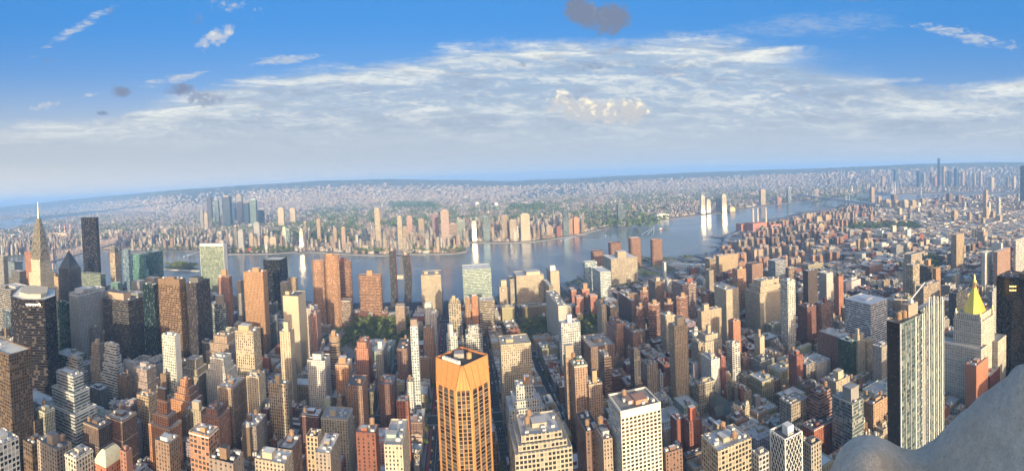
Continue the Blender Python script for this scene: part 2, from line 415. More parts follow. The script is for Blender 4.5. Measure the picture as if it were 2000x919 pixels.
# ---------------------------------------------------------------- facade styles (bay, floor, wf, hf, gloss, glass)
GD = (.03, .038, .045); GB = (.05, .085, .11); GG = (.09, .15, .14)
ST = dict(punch=(2.9, 3.05, .44, .52, .05, GD), small=(3.6, 3.05, .36, .46, .05, GD), dense=(2.6, 3.0, .52, .55, .1, GD), grid=(3.2, 3.7, .74, .62, .15, GD),
          ribbon=(3.1, 3.7, 1.0, .46, .25, GD), pier=(2.4, 3.6, .5, .8, .15, GD), glass=(1.9, 3.9, .92, .84, .55, GB), tglass=(2.2, 3.8, .93, .80, .45, GG),
          black=(1.9, 3.7, .86, .72, .25, (.014, .017, .022)), balc=(4.0, 3.0, .78, .62, .1, GD), blank=(5, 3.3, 0, 0, 0, GD), tall=(2.8, 3.6, .56, .66, .1, GD))
C = dict(red=(.25, .10, .07), brown=(.19, .135, .095), tan=(.33, .26, .18), cream=(.46, .39, .29), white=(.58, .565, .53), grey=(.27, .265, .26),
         dbrown=(.105, .075, .058), orange=(.37, .225, .13), pink=(.36, .275, .21), black=(.018, .018, .022), beige=(.39, .33, .25), silver=(.36, .36, .36),
         dgrey=(.12, .12, .12), bronze=(.14, .095, .06), green=(.26, .30, .25), blue=(.20, .25, .30), maroon=(.15, .065, .052), sand=(.42, .32, .205))
RC = [(.55, .55, .55), (.42, .42, .42), (.30, .30, .30), (.62, .61, .58), (.36, .33, .29), (.12, .12, .12), (.50, .49, .47), (.22, .21, .21)]
BAL = plain('balcony_concrete', (.5, .48, .44), .85)

# shared small roof pieces
def mk_tank():
    m = MB(); w = (.24, .15, .09)
    for a in range(4):
        x, y = 1.5 * math.cos(a * math.pi / 2 + .78), 1.5 * math.sin(a * math.pi / 2 + .78)
        m.beam((x, y, 0), (x * .9, y * .9, 3.0), .25, FLAT, (.12, .11, .1))
    m.box(-1.9, 1.9, -1.9, 1.9, 2.9, 3.1, FLAT, (.15, .13, .12)); m.cone(0, 0, 3.1, 6.8, 2.0, 1.9, 14, FLAT, w)
    m.cone(0, 0, 6.8, 8.1, 2.25, .005, 14, FLAT, (.3, .2, .13)); return m
def mk_unit():
    m = MB(); m.box(-1.5, 1.5, -1.1, 1.1, .3, 2.0, FLAT, (.52, .53, .54)); m.box(-1.3, 1.3, -.9, .9, 0, .3, FLAT, (.2, .2, .2))
    m.cone(-.65, 0, 2.0, 2.3, .55, .5, 10, FLAT, (.3, .3, .31)); m.cone(.7, 0, 2.0, 2.3, .55, .5, 10, FLAT, (.3, .3, .31)); return m
def mk_chim():
    m = MB(); m.box(-.8, .8, -.6, .6, 0, 4.2, FLAT, (.3, .16, .11)); m.box(-.95, .95, -.75, .75, 4.2, 4.6, FLAT, (.35, .3, .26)); return m
_proto = {}
def small(kind, parent, x, y, z, s=1.0, rz=0.0):
    if kind not in _proto:
        o = {'water_tank': mk_tank, 'air_unit': mk_unit, 'chimney': mk_chim}[kind]().build(kind); me = o.data
        bpy.data.objects.remove(o); _proto[kind] = me
    o = bpy.data.objects.new(kind, _proto[kind]); col.objects.link(o); o.parent = parent
    o.location = (x, y, z); o.scale = (s, s, s); o.rotation_euler.z = rz; return o

HEROES = []   # (px0, px1, ytop, yb, D, footprint bbox, short)
def shell(mw, mr, poly, z0, z1, st, c, rc, blank=(), par=1.1, trim=None, courses=0):
    """walls with a real parapet round a sunken roof deck"""
    n = len(poly)
    for i in range(n): mw.wall(poly[i], poly[(i + 1) % n], z0, z1, st, c, blank=i in blank)
    ins = inset(poly, .45)
    for i in range(n):
        j = (i + 1) % n
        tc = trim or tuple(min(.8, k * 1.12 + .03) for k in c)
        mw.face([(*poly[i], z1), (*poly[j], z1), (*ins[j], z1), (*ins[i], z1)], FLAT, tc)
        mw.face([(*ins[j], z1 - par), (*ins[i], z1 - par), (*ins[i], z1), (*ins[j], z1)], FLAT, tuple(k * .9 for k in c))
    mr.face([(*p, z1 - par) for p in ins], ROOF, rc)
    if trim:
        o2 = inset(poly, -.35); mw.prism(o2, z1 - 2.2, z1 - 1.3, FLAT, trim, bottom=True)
    for k in range(courses):
        zz = z0 + (z1 - z0) * (k + 1) / (courses + 1); mw.prism(inset(poly, -.22), zz, zz + .5, FLAT, trim or tuple(min(.8, q * 1.15) for q in c), bottom=True)

def building(name, cat, label, tiers, st, c, rc=None, group=None, pents=(), blank=(), trim=None, courses=0, units=0, tanks=0, balc=False, seed=0, rz=0.0, chim=0, short=None, par=1.1):
    """tiers: [(poly, z0, z1)] bottom first, world coordinates"""
    rnd = random.Random(seed + int(tiers[0][0][0][0] * 7)); poly0 = tiers[0][0]
    cx = sum(p[0] for p in poly0) / len(poly0); cy_ = sum(p[1] for p in poly0) / len(poly0)
    root = empty(name, (cx, cy_, tiers[0][1]), label, cat, group)
    L = (cx, cy_, tiers[0][1]); mw, mr = MB(), MB(); rc = rc or rnd.choice(RC)
    for k, tr_ in enumerate(tiers):
        poly, z0, z1 = tr_[:3]; mr = MB(); shell(mw, mr, poly, z0, z1, tr_[3] if len(tr_) > 3 else st, tr_[4] if len(tr_) > 4 else c, rc, blank, par, trim, courses if k == 0 else 0); mr.build('roof', root, loc=L)
    mw.build('walls', root, loc=L)
    top, zt = tiers[-1][0], tiers[-1][2] - par
    xs = [p[0] for p in top]; ys = [p[1] for p in top]; x0, x1, y0, y1 = min(xs), max(xs), min(ys), max(ys); w, h = x1 - x0, y1 - y0
    occ = []
    for pn in pents:        # (poly, z1, colour)
        m = MB(); pp = pn[0]; r_ = MB()
        stp = ST['blank']; 
        for i in range(len(pp)): m.wall(pp[i], pp[(i + 1) % len(pp)], zt, pn[1], stp, pn[2])
        m.face([(*p, pn[1]) for p in pp], ROOF, pn[3] if len(pn) > 3 else rc)
        m.prism(inset(pp, -.2), pn[1] - .8, pn[1] - .3, FLAT, tuple(min(.8, q * 1.1) for q in pn[2]), bottom=True)
        m.build('penthouse', root, loc=L); qx = [p[0] for p in pp]; qy = [p[1] for p in pp]; occ.append((min(qx), max(qx), min(qy), max(qy)))
    def spot(mg):
        for _ in range(14):
            x, y = rnd.uniform(x0 + mg, x1 - mg) if w > 2 * mg else cx, rnd.uniform(y0 + mg, y1 - mg) if h > 2 * mg else cy_
            if len(top) > 4 and math.hypot(x - (x0 + x1) / 2, y - (y0 + y1) / 2) > min(w, h) * .33: continue
            if all(not (a - 2 < x < b_ + 2 and c_ - 2 < y < d_ + 2) for a, b_, c_, d_ in occ):
                occ.append((x - 1.6, x + 1.6, y - 1.6, y + 1.6)); return x, y
        return None
    if min(w, h) > 5:
        for k, nn_, mg in (('water_tank', tanks, 2.8), ('air_unit', units, 2.2), ('chimney', chim, 1.6)):
            for _ in range(nn_):
                q = spot(mg)
                if q: small(k, root, q[0] - L[0], q[1] - L[1], zt - L[2], rnd.uniform(.85, 1.2), rnd.choice((0, math.pi / 2)))
    if balc:
        z0, z1 = tiers[0][1], tiers[0][2]; n = min(60, int((z1 - z0) / st[1])); poly = inset(tiers[0][0], -1.0)
        m = MB(); p0 = [(p[0] - cx, p[1] - cy_) for p in poly]
        m.prism(p0, 0, .35, FLAT, (.5, .48, .44), bottom=True); ob = m.build('balcony_slab', root); me = ob.data
        ob.location = (0, 0, z1 - z0 - st[1])
        for k in range(2, n):
            o = bpy.data.objects.new('balcony_slab', me); col.objects.link(o); o.parent = root; o.location = (0, 0, z1 - z0 - st[1] * k)
    return root

def foot(x0, xs, x1, y, D, depth=None):
    """footprint whose near corner is seen at photo x = xs; west face on the side turned to the camera"""
    if D is None or D < 0: raise ValueError
    c = W(xs, y, D); lim = 38 if D < 620 else 80
    def dirx(px): v = ray(px, y); return v
    if c.y >= 0:      # left of the street axis: west face x0..xs, south face xs..x1
        v0 = dirx(x0); yN = c.x * v0.y / v0.x if v0.x > .02 else c.y + 60
        yN = min(yN, c.y + 140); xE = c.x + (depth or min(lim, max(14, (yN - c.y) * .9)))
        if depth is None and x1 - xs > 1.5:
            v1 = dirx(x1)
            if v1.y > .01:
                xe = c.y * v1.x / v1.y
                if 6 < xe - c.x < lim: xE = xe
        return c.x, xE, c.y, yN
    v1 = dirx(x1); yS = c.x * v1.y / v1.x if v1.x > .02 else c.y - 60
    yS = max(yS, c.y - 140); xE = c.x + (depth or min(lim, max(14, (c.y - yS) * .9)))
    if depth is None and xs - x0 > 1.5:
        v0 = dirx(x0)
        if v0.y < -.01:
            xe = c.y * v0.x / v0.y
            if 6 < xe - c.x < lim: xE = xe
    return c.x, xE, yS, c.y
def zat(x, y, D): return W(x, y, D).z

def H(name, cat, label, x0, xs, x1, y, D, st='punch', c='brown', yb=None, pents=(), tiers=(), depth=None, g=None, rc=None, units=3, tanks=0, cut=0, short=None, trim=None, courses=0, balc=False, blank=(), gl=None, bay=None, gr=None, chim=0, shape=None, crown=None):
    """a building placed from the photo: silhouette x0..x1, near corner xs, roof line y, horizontal distance D"""
    if yb and yb < 900:
        hy0 = hz_y(xs); D = min(max(D, CAMZ * F / (yb + 62 - hy0)), CAMZ * F / (yb + 4 - hy0))
    a, b_, s_, n_ = foot(x0, xs, x1, y, D, depth); z = W(xs, y, D).z
    if D < 640 and units == 3: units = 7
    if D < 800 and tanks == 0 and st in ('punch', 'small') and int(x0) % 3: tanks = 1
    S = list(ST[st]); 
    if g: S[5] = g
    if gl is not None: S[4] = gl
    if bay: S[0] = bay
    cc = C[c] if isinstance(c, str) else c
    poly = rect(a, b_, s_, n_)
    if cut: poly = [(a + cut, s_), (b_ - cut, s_), (b_, s_ + cut), (b_, n_ - cut), (b_ - cut, n_), (a + cut, n_), (a, n_ - cut), (a, s_ + cut)]
    if shape == 'round':
        cx, cy_ = (a + b_) / 2, (s_ + n_) / 2; r = (n_ - s_) / 2; poly = [(cx + r * math.cos(t * math.pi / 10), cy_ + r * math.sin(t * math.pi / 10)) for t in range(20)]
    TL = []; zlo = 0.0
    grown = [(yy, gw) for yy, gw in tiers]      # from the top down: (roof line, metres wider than the top tier)
    lv = [(z, 0.0)] + [(max(3.0, W(xs, yy, D - gw).z), gw) for yy, gw in grown]; lv = lv[::-1]
    for k, (zz, gw) in enumerate(lv):
        TL.append((inset(poly, -gw) if gw else poly, 0.0 if k == 0 else lv[k - 1][0] - 1.0, zz))
    if crown:       # (photo y where the crown begins, style, colour)
        zc_ = W(xs, crown[0], D).z; q = TL[-1]; TL[-1] = (q[0], q[1], zc_); cs2 = list(ST[crown[1]]); cs2[1] = (z - zc_) * 1.3 if crown[1] == 'pier' else cs2[1]
        TL.append((inset(q[0], .25), zc_ - 1.0, z, tuple(cs2), C[crown[2]] if isinstance(crown[2], str) else crown[2]))
    PN = []
    zt = z - 1.1
    for pn in pents:        # (px0, px1, ytop, colour[, frac depth])
        w = (pn[1] - pn[0]) / F * D * .8; fx = ((pn[0] + pn[1]) / 2 - x0) / max(1, x1 - x0)
        dep = min((b_ - a) * .5, max(4.0, w)); cx = (a + b_) / 2 - (b_ - a) * .12; cy_ = n_ - (n_ - s_) * min(.85, max(.15, fx)) 
        hw = min(w / 2, (n_ - s_) * .46); cy_ = min(n_ - hw - .5, max(s_ + hw + .5, cy_))
        pc = C[pn[3]] if isinstance(pn[3], str) else pn[3]
        ztop = W((pn[0] + pn[1]) / 2, pn[2], math.hypot(cx, cy_)).z
        if ztop < zt + 2: ztop = zt + 2.5
        ztop = min(ztop, zt + 26)
        PN.append((rect(cx - dep / 2, cx + dep / 2, cy_ - hw, cy_ + hw), ztop, pc))
    if not PN and D < 900:
        w = (n_ - s_) * .36; dd_ = min(w, (b_ - a) * .4); cx = (a + b_) / 2; cy_ = (s_ + n_) / 2
        PN.append((rect(cx - dd_ / 2, cx + dd_ / 2, cy_ - w / 2, cy_ + w / 2), zt + 3.4, tuple(k * .9 for k in cc)))
    gmax = max([0] + [gw for _, gw in grown])
    HEROES.append((x0, x1, y, yb or min(918, y + 60), D, (a - gmax, b_ + gmax, s_ - gmax, n_ + gmax), short or label))
    return building(name, cat, label, TL, tuple(S), cc, rc, gr, PN, blank, trim, courses, units if D < 1000 else 0, tanks, balc, chim=chim)

# ================================================================ the ground, the river, the far shore
def sheet(name, pts, z, mat, thick=0.0, kind='structure'):
    me = bpy.data.meshes.new(name); n = len(pts)
    ar = sum(pts[i][0] * pts[(i + 1) % n][1] - pts[(i + 1) % n][0] * pts[i][1] for i in range(n))
    if ar < 0: pts = pts[::-1]
    from mathutils.geometry import tessellate_polygon
    tris = tessellate_polygon([[Vector((p[0], p[1], 0)) for p in pts]])
    v = [(p[0], p[1], z) for p in pts]; f = []
    for t in tris:
        a, b_, c = (Vector(pts[i]) if False else Vector((pts[i][0], pts[i][1])) for i in t)
        f.append(t if (b_ - a).cross(c - a) > 0 else t[::-1])
    if thick:
        v += [(p[0], p[1], z - thick) for p in pts]
        f += [(i + n, (i + 1) % n + n, (i + 1) % n, i) for i in range(n)]
    me.from_pydata(v, [], f); me.materials.append(mat); o = bpy.data.objects.new(name, me); col.objects.link(o)
    return tag(o, kind=kind)
def hz_y(x):        # photo y of the true horizontal at photo x
    t = (x - 1000) / F; return CY + F * (FW.z * math.cos(t) + RT.z * math.sin(t)) / UP.z
PH = [(-60, 411), (0, 405), (125, 391), (250, 379), (375, 368), (500, 360), (625, 353), (750, 350), (875, 351), (1000, 353), (1125, 348), (1250, 342), (1375, 336), (1500, 331), (1625, 327), (1750, 322), (1875, 318), (2060, 315)]
def ph_y(x): return float(np.interp(x, [p[0] for p in PH], [p[1] for p in PH]))
Gp = lambda x, y: G(x, y).to_tuple()[:2]
river = sheet('river', [(-90000, -90000), (90000, -90000), (90000, 90000), (-90000, 90000)], -3.0, water)
NEAR = [(1290, 9000), (1290, 700), (1255, 350), (1262, 0), (1300, -250), (1440, -380), (1640, -480), (1700, -640), (1560, -800), (1580, -860)] + \
       [Gp(*q) for q in ((1345, 520), (1372, 506), (1398, 489), (1410, 476), (1409, 466), (1420, 457), (1450, 447), (1480, 436), (1520, 425), (1560, 416), (1600, 409), (1640, 402), (1660, 396), (1700, 394), (1745, 390), (1860, 388), (2020, 386), (2120, 386))] + [(-9000, -9000), (-9000, 9000)]
sheet('city_ground', NEAR, 0.0, asphalt, 5)
FARL = [(-90, 506), (60, 499), (150, 493), (200, 489), (260, 492), (320, 490), (360, 489), (400, 492), (450, 496), (500, 496), (545, 495), (572, 492), (585, 495), (605, 492), (640, 494), (690, 497), (750, 499), (770, 496), (800, 496), (850, 496), (885, 495), (910, 491), (914, 485), (900, 479), (893, 473), (930, 473), (1000, 474), (1040, 472), (1075, 467), (1100, 463), (1130, 458), (1165, 449), (1200, 442), (1250, 435), (1300, 428), (1370, 420), (1430, 412), (1490, 403), (1530, 397), (1560, 394), (1600, 389), (1640, 386), (1660, 382), (1685, 376), (1712, 379), (1740, 381), (1790, 379), (1850, 377), (1900, 378), (2120, 378)]
farpts = [Gp(*q) for q in FARL]
sheet('far_shore_ground', farpts + [(20000, -88000), (88000, -88000), (88000, 88000), (20000, 88000)], -0.2, landm, 5)
sheet('creek', [Gp(*q) for q in ((772, 497), (784, 497), (786, 480), (787, 440), (800, 428), (792, 424), (778, 426), (776, 440), (774, 480))], .3, water)
sheet('bay', [Gp(*q) for q in ((-60, 434), (60, 424), (150, 415), (250, 404), (330, 395), (330, 398), (230, 410), (170, 420), (90, 431), (0, 452), (-60, 458))], .3, water)
sheet('headland', [Gp(*q) for q in ((40, 433), (120, 424), (200, 415), (230, 407), (150, 413), (60, 424))], .8, hillm)
sheet('harbour', [Gp(*q) for q in ((1740, 346), (1800, 344), (1900, 342), (2060, 341), (2060, 348), (1900, 347), (1820, 348))], .3, water)
# quay lines and shore parks
mq = MB()
for p, q in zip(farpts[8:34], farpts[9:35]): mq.beam((*p, -.4), (*q, -.4), 7, FLAT, (.42, .40, .36), h=1.6)
tag(mq.build('sea_wall'), kind='structure')
for k, pl in enumerate(([(440, 494), (500, 494), (572, 490), (560, 482), (500, 482), (450, 486)], [(690, 494), (760, 496), (770, 488), (700, 486)], [(800, 494), (885, 493), (908, 488), (900, 480), (850, 484), (800, 488)], [(1200, 439), (1300, 425), (1300, 418), (1240, 424)], [(1400, 413), (1460, 405), (1450, 400), (1400, 404)])):
    sheet('shore_lawn', [Gp(*q) for q in pl], .25, grass)
# the land rises gently to wooded heights on the horizon
HD0 = ([-200, 150, 350, 1000, 1240, 2230], [14500, 14500, 7400, 7400, 7700, 7700])
def h_d0(x): return float(np.interp(x, *HD0))
def h_top(x):
    D1 = h_d0(x) + 2600; return CAMZ + (hz_y(x) - ph_y(x)) / F * D1
def hills():
    V, Fc = [], []; rnd = random.Random(3); xs = np.arange(-200, 2231, 6.0); R = 6
    for i, x in enumerate(xs):
        D0 = h_d0(x); D1 = D0 + 2600; top = h_top(x) + (rnd.uniform(-.3, .3) + math.sin(x * .043) * .35 + math.sin(x * .011) * .5) / F * D1
        for k in range(R):
            f = k / (R - 1); p = W(x, hz_y(x), D0 + 2600 * f); V.append((p.x, p.y, -.6 + top * f))
        p = W(x, hz_y(x), D1 + 2500); V.append((p.x, p.y, -.6))
    M_ = R + 1
    for i in range(len(xs) - 1):
        for k in range(M_ - 1): a = i * M_ + k; Fc.append((a, a + M_, a + M_ + 1, a + 1))
    me = bpy.data.meshes.new('hills'); me.from_pydata(V, [], Fc); me.materials.append(hillm); o = bpy.data.objects.new('hills', me); col.objects.link(o); tag(o, kind='structure')
    for p_ in me.polygons: p_.use_smooth = True
hills()

# haze: even air over the whole place
def haze():
    m = bpy.data.materials.new('haze'); m.use_nodes = True; nt = m.node_tree; nt.nodes.clear()
    v = nt.nodes.new('ShaderNodeVolumePrincipled'); o = nt.nodes.new('ShaderNodeOutputMaterial'); nt.links.new(v.outputs[0], o.inputs['Volume'])
    v.inputs['Color'].default_value = (.28, .53, 1.0, 1); v.inputs['Density'].default_value = HAZE_D; v.inputs['Anisotropy'].default_value = .0
    mb = MB(); mb.box(-12000, 30000, -30000, 30000, -9, 535, bottom=True); ob = mb.build('haze', None, [m]); tag(ob, kind='stuff'); m.volume_intersection_method = 'FAST' if hasattr(m, 'volume_intersection_method') else None
HAZE_D = 0.9e-4
try: haze()
except TypeError: pass

# ================================================================ individually placed buildings of Manhattan
LITW = plain('warm_lit_glass', (.8, .5, .2), .5, 0, (1, .62, .2), 1.3)
OT, AT, AB, BB = 'office_tower', 'apartment_tower', 'apartment_building', 'brick_building'
of, ap, bd = 'office tower', 'apartment tower', 'building'
# --- midtown, left quarter
H(OT, of, 'dark brown office tower with pale mullion grid and open roof well, bottom left corner', -70, 17, 60, 692, 500, 'grid', 'bronze', 919, units=4, rc=(.55,.54,.5), short='dark brown gridded tower', pents=((-30, 5, 676, 'grey'),))
H(OT, of, 'low annex of dark bronze windows at the foot of the corner tower', 45, 62, 92, 868, 430, 'grid', 'bronze', 919, short='dark bronze annex')
H(OT, of, 'dark tower with thin pale horizontal stripes at the left edge', -30, 20, 34, 566, 800, 'ribbon', 'grey', 640, short='striped dark tower', g=(.02,.02,.025), pents=((5, 25, 556, 'dgrey'),))
H(OT, of, 'low pale blue glass block between the striped tower and the black faceted tower', 5, 20, 27, 608, 640, 'glass', 'blue', 660, short='pale blue glass block')
H(OT, of, 'silver metal office tower with finned crown and a dark band below it', 134, 153, 206, 573, 640, 'small', (.33,.33,.33), 700, gl=.2, crown=(584, 'pier', (.5,.5,.5)), short='silver finned tower', rc=(.5,.5,.5), units=7, g=(.12,.13,.14), pents=((160, 195, 561, 'silver'),))
H(OT, of, 'charcoal office block banded in dark windows under a pinkish brown plant room', 201, 250, 279, 588, 620, 'ribbon', (.10,.095,.10), 700, short='charcoal banded block', g=(.015,.015,.018), pents=((212, 262, 569, 'pink'),), rc=(.15,.14,.14))
H(OT, of, 'dark teal glass tower squeezed between charcoal block and brown gridded tower', 278, 300, 309, 556, 680, 'glass', (.04,.07,.08), 700, g=(.015,.035,.045), short='dark teal glass tower')
H(OT, of, 'brown office tower with a square window grid and blank brown crown', 308, 350, 363, 546, 640, 'grid', (.22,.15,.10), 705, short='brown gridded tower', g=(.03,.022,.02), rc=(.3,.25,.2), units=5, crown=(557, 'blank', (.17,.12,.085)))
H(OT, of, 'black tower with thin pale vertical ribs on its right side', 364, 383, 410, 553, 690, 'pier', (.06,.055,.06), 705, short='black ribbed tower', g=(.01,.012,.018), pents=((372, 398, 540, 'dgrey'),), rc=(.1,.1,.1))
H(OT, of, 'narrow pale ribbed tower top rising behind the teal glass tower', 283, 300, 311, 543, 760, 'pier', 'beige', 556, short='pale ribbed tower top')
H(OT, of, 'dark green glass slab right of the black faceted tower', 111, 134, 141, 592, 740, 'glass', (.03,.06,.06), 680, g=(.01,.04,.045), short='dark green glass slab')
H(AT, ap, 'tan striped apartment tower right of the spired tower', 102, 113, 122, 540, 860, 'punch', 'sand', 600, short='tan striped tower', pents=((104, 112, 533, 'brown'),))
H(OT, of, 'brown office slab standing behind the spired skyscraper', 48, 60, 66, 492, 1010, 'punch', (.30,.15,.10), 575, short='brown slab behind the spire')
H(AT, ap, 'slender pale apartment tower at the far left edge', -8, 6, 15, 500, 950, 'tall', 'grey', 570, short='slender pale edge tower')
H(AT, ap, 'bluish grey apartment slab beside the far left edge', 14, 28, 44, 512, 1050, 'tall', 'blue', 545)
H(AT, ap, 'dark stepped apartment block left of the spired skyscraper', 22, 38, 50, 530, 900, 'punch', 'dgrey', 575, tiers=((545, 6),))
H(OT, of, 'low white building with cluttered roof left of the spired skyscraper', 8, 30, 52, 560, 820, 'punch', 'white', 590)
H(OT, of, 'very tall black residential tower speckled with lit windows', 158, 187, 192, 424, 1390, 'black', (.02,.02,.024), 535, short='tall black tower', g=(.012,.012,.016), bay=3.2)
H(OT, of, 'long low building of greenish bands below the tall black tower', 159, 196, 206, 536, 980, 'ribbon', 'green', 560, g=(.04,.07,.07))
H(AT, ap, 'white and black checkered apartment tower with dark roof block', 214, 224, 236, 494, 1120, 'grid', 'cream', 556, short='checkered tower', pents=((220, 232, 483, 'dgrey'),))
H(OT, of, 'slim pale blue glass tower with a slanting top', 239, 250, 255, 487, 1230, 'glass', (.22,.30,.36), 560, g=(.16,.25,.32), short='slim pale blue tower')
H(OT, of, 'left one of two green glass hotel towers with stepped front', 256, 280, 284, 497, 1330, 'tglass', (.16,.28,.26), 545, g=(.10,.24,.22), tiers=((526, 5),), short='stepped green glass tower')
H(OT, of, 'right one of two green glass hotel towers, plain box', 284, 300, 318, 492, 1380, 'tglass', (.10,.17,.18), 545, g=(.05,.11,.12), short='plain green glass box')
H(AB, 'apartment building', 'grey apartment block with white rooftop tanks near the green glass towers', 257, 272, 283, 549, 900, 'punch', 'grey', 572)
H(OT, of, 'small green topped tower in front of the checkered tower', 216, 230, 238, 552, 950, 'punch', (.12,.22,.2), 566)
H(AT, ap, 'curved white balcony tower with a pale drum on its roof', 410, 437, 443, 594, 760, 'glass', 'white', 655, short='white balcony tower', g=(.12,.18,.17), pents=((421, 441, 576, 'beige'),), cut=4)
H(AT, ap, 'red brick and white apartment tower with terracotta crown', 425, 447, 453, 539, 900, 'punch', (.33,.19,.15), 640, short='red and white tower', pents=((433, 446, 526, 'orange'),), trim=(.6,.58,.55))
H(AT, ap, 'tall orange brick apartment tower with square roof block', 475, 513, 522, 531, 850, 'punch', 'orange', 640, short='tall orange brick tower', pents=((495, 512, 522, 'orange'),))
H(AB, 'apartment building', 'grey apartment slab left of the tall orange brick tower', 462, 471, 475, 575, 900, 'punch', 'grey', 630)
H(AT, ap, 'narrow grey apartment tower behind the red and white tower', 461, 470, 476, 548, 1050, 'punch', 'beige', 580)
H(AT, ap, 'cream apartment tower with broad yellow roof block and white window bands', 459, 494, 518, 648, 560, 'tall', 'cream', 790, short='cream tower with yellow roof block', pents=((470, 498, 633, 'sand'),))
H(OT, of, 'slender white tower with a blank white side wall', 316, 341, 352, 656, 480, 'grid', 'white', 780, short='slender white blank-sided tower', g=(.2,.24,.18), blank=(0,), gl=.4)
H(AB, 'apartment building', 'cream stepped terraces building below the black ribbed tower', 363, 382, 397, 703, 520, 'punch', 'beige', 745, tiers=((722, 4), (735, 8)))
H(AB, 'apartment building', 'white stepped apartment building with many terraces', 410, 436, 452, 700, 530, 'punch', 'white', 755, tiers=((715, 2), (728, 5)), short='white stepped terraces')
H(AB, 'apartment building', 'pinkish grey stepped building below the white balcony tower', 417, 443, 458, 657, 640, 'punch', 'pink', 715, tiers=((672, 5), (690, 10)))
H(OT, of, 'low dark office block with pale roof edge right of the ribbed tower', 388, 412, 420, 668, 640, 'grid', 'dgrey', 705, trim=(.6,.6,.58))
# --- lower left
H(OT, of, 'blue glass and white stone ziggurat office building in three big steps', 110, 143, 163, 735, 440, 'ribbon', (.48,.50,.50), 866, tiers=((768, 4.5), (808, 10)), short='blue glass ziggurat', g=(.05,.08,.10), pents=((118, 150, 727, 'grey'),), trim=(.62,.62,.6))
H(OT, of, 'white banded ziggurat with narrow top, below the charcoal block', 204, 226, 233, 674, 500, 'ribbon', 'white', 770, tiers=((695, 1.5), (714, 3.2), (735, 5.5)), short='tall white ziggurat', g=(.04,.05,.06))
H(OT, of, 'smaller white stepped office building behind the blue glass ziggurat', 132, 152, 162, 700, 560, 'ribbon', 'white', 755, tiers=((715, 2), (730, 5)), short='small white ziggurat', g=(.04,.05,.06))
H(OT, of, 'old grey stone tower with a chimney like top left of the tall white ziggurat', 178, 193, 203, 672, 560, 'tall', (.36,.31,.26), 755, pents=((189, 197, 661, 'beige'),), tiers=((700, 2),))
H(BB, bd, 'dark grey block with cluttered roof in front of the tall white ziggurat', 171, 196, 213, 762, 470, 'punch', 'dgrey', 808, units=6)
H(BB, bd, 'brown brick loft block right of the tall white ziggurat', 229, 247, 256, 735, 500, 'punch', 'brown', 790)
H(AB, 'apartment building', 'beige twin apartment slab right of the brown loft block', 267, 290, 309, 775, 455, 'tall', 'sand', 835, units=5, tanks=1)
H(AT, ap, 'tall narrow orange brown brick tower with louvred top and stepped side', 307, 325, 333, 783, 430, 'punch', (.40,.20,.11), 880, tiers=((812, 4), (835, 8)), pents=((308, 330, 757, 'dbrown'),), short='louvred orange brick tower', trim=(.5,.4,.3))
H(AT, ap, 'orange sunlit setback tower like a stepped wedding cake', 352, 367, 374, 742, 490, 'punch', (.45,.24,.14), 800, tiers=((758, 3), (772, 6), (785, 10)), short='orange setback tower')
H(AB, 'apartment building', 'beige blank fronted building with planted roof and penthouse', 363, 392, 403, 803, 420, 'small', 'beige', 845, pents=((378, 398, 782, 'beige'),), short='beige building with planted roof')
H(AB, 'apartment building', 'pink brown stepped apartment building right of the planted roof', 402, 424, 441, 800, 430, 'punch', (.34,.19,.14), 862, tiers=((815, 4),), units=4, tanks=1)
H(AB, 'apartment building', 'large grey brown prewar block with a sunlit corner', 425, 454, 480, 757, 470, 'punch', (.33,.25,.19), 838, units=5, tanks=2, trim=(.45,.38,.3), short='large prewar block', courses=2)
H(AT, ap, 'pale beige slab tower with few windows left of the tan apartment tower', 481, 505, 518, 736, 450, 'small', 'cream', 830, short='pale beige slab')
H(BB, bd, 'brown prewar block with cornice and cluttered silver roof', 163, 192, 246, 835, 400, 'punch', (.17,.12,.10), 890, units=7, tanks=1, trim=(.42,.36,.3), courses=2, short='brown prewar block')
H(BB, bd, 'second brown prewar block with pale cornice lines, right of the first', 206, 238, 268, 822, 425, 'punch', (.16,.10,.08), 880, units=7, trim=(.42,.36,.3), courses=2)
H(AB, 'apartment building', 'orange brick apartment building with cream window frames and pale roof', 370, 407, 427, 850, 350, 'grid', (.38,.21,.14), 919, pents=((396, 410, 832, 'orange'),), short='cream framed orange building', rc=(.52,.5,.45), trim=(.62,.58,.5), g=(.06,.06,.06))
H(AB, 'apartment building', 'brown brick block with a white roof hut near the church', 303, 330, 338, 866, 360, 'punch', (.24,.17,.13), 919, pents=((311, 332, 850, 'white'),))
H(AB, 'apartment building', 'grey brown building with black roof and brick penthouse, bottom edge', 408, 455, 476, 905, 325, 'small', (.23,.19,.17), 919, pents=((433, 453, 870, 'brown'),), rc=(.06,.06,.065))
H(BB, bd, 'white trimmed grey brick building right of the black roof', 472, 500, 522, 832, 410, 'punch', (.28,.24,.22), 880, pents=((480, 490, 808, 'brown'),), units=5)
H(AB, 'apartment building', 'old beige stone block with a blank roof tower, bottom left', 73, 110, 140, 878, 370, 'punch', (.34,.29,.24), 919, pents=((99, 120, 845, (.36,.28,.22)),), units=6)
H(BB, bd, 'cream stone building with silver metal roof at the bottom edge', 127, 148, 182, 895, 345, 'tall', (.46,.43,.37), 919, units=5, trim=(.6,.58,.5))
H(BB, bd, 'thin brick building with a white side wall and painted fire stair', 234, 246, 258, 882, 350, 'punch', (.30,.16,.12), 919, blank=(0,), units=2)
H(OT, of, 'white gridded wall at the very bottom left corner', -30, -2, 12, 868, 330, 'grid', 'white', 919)
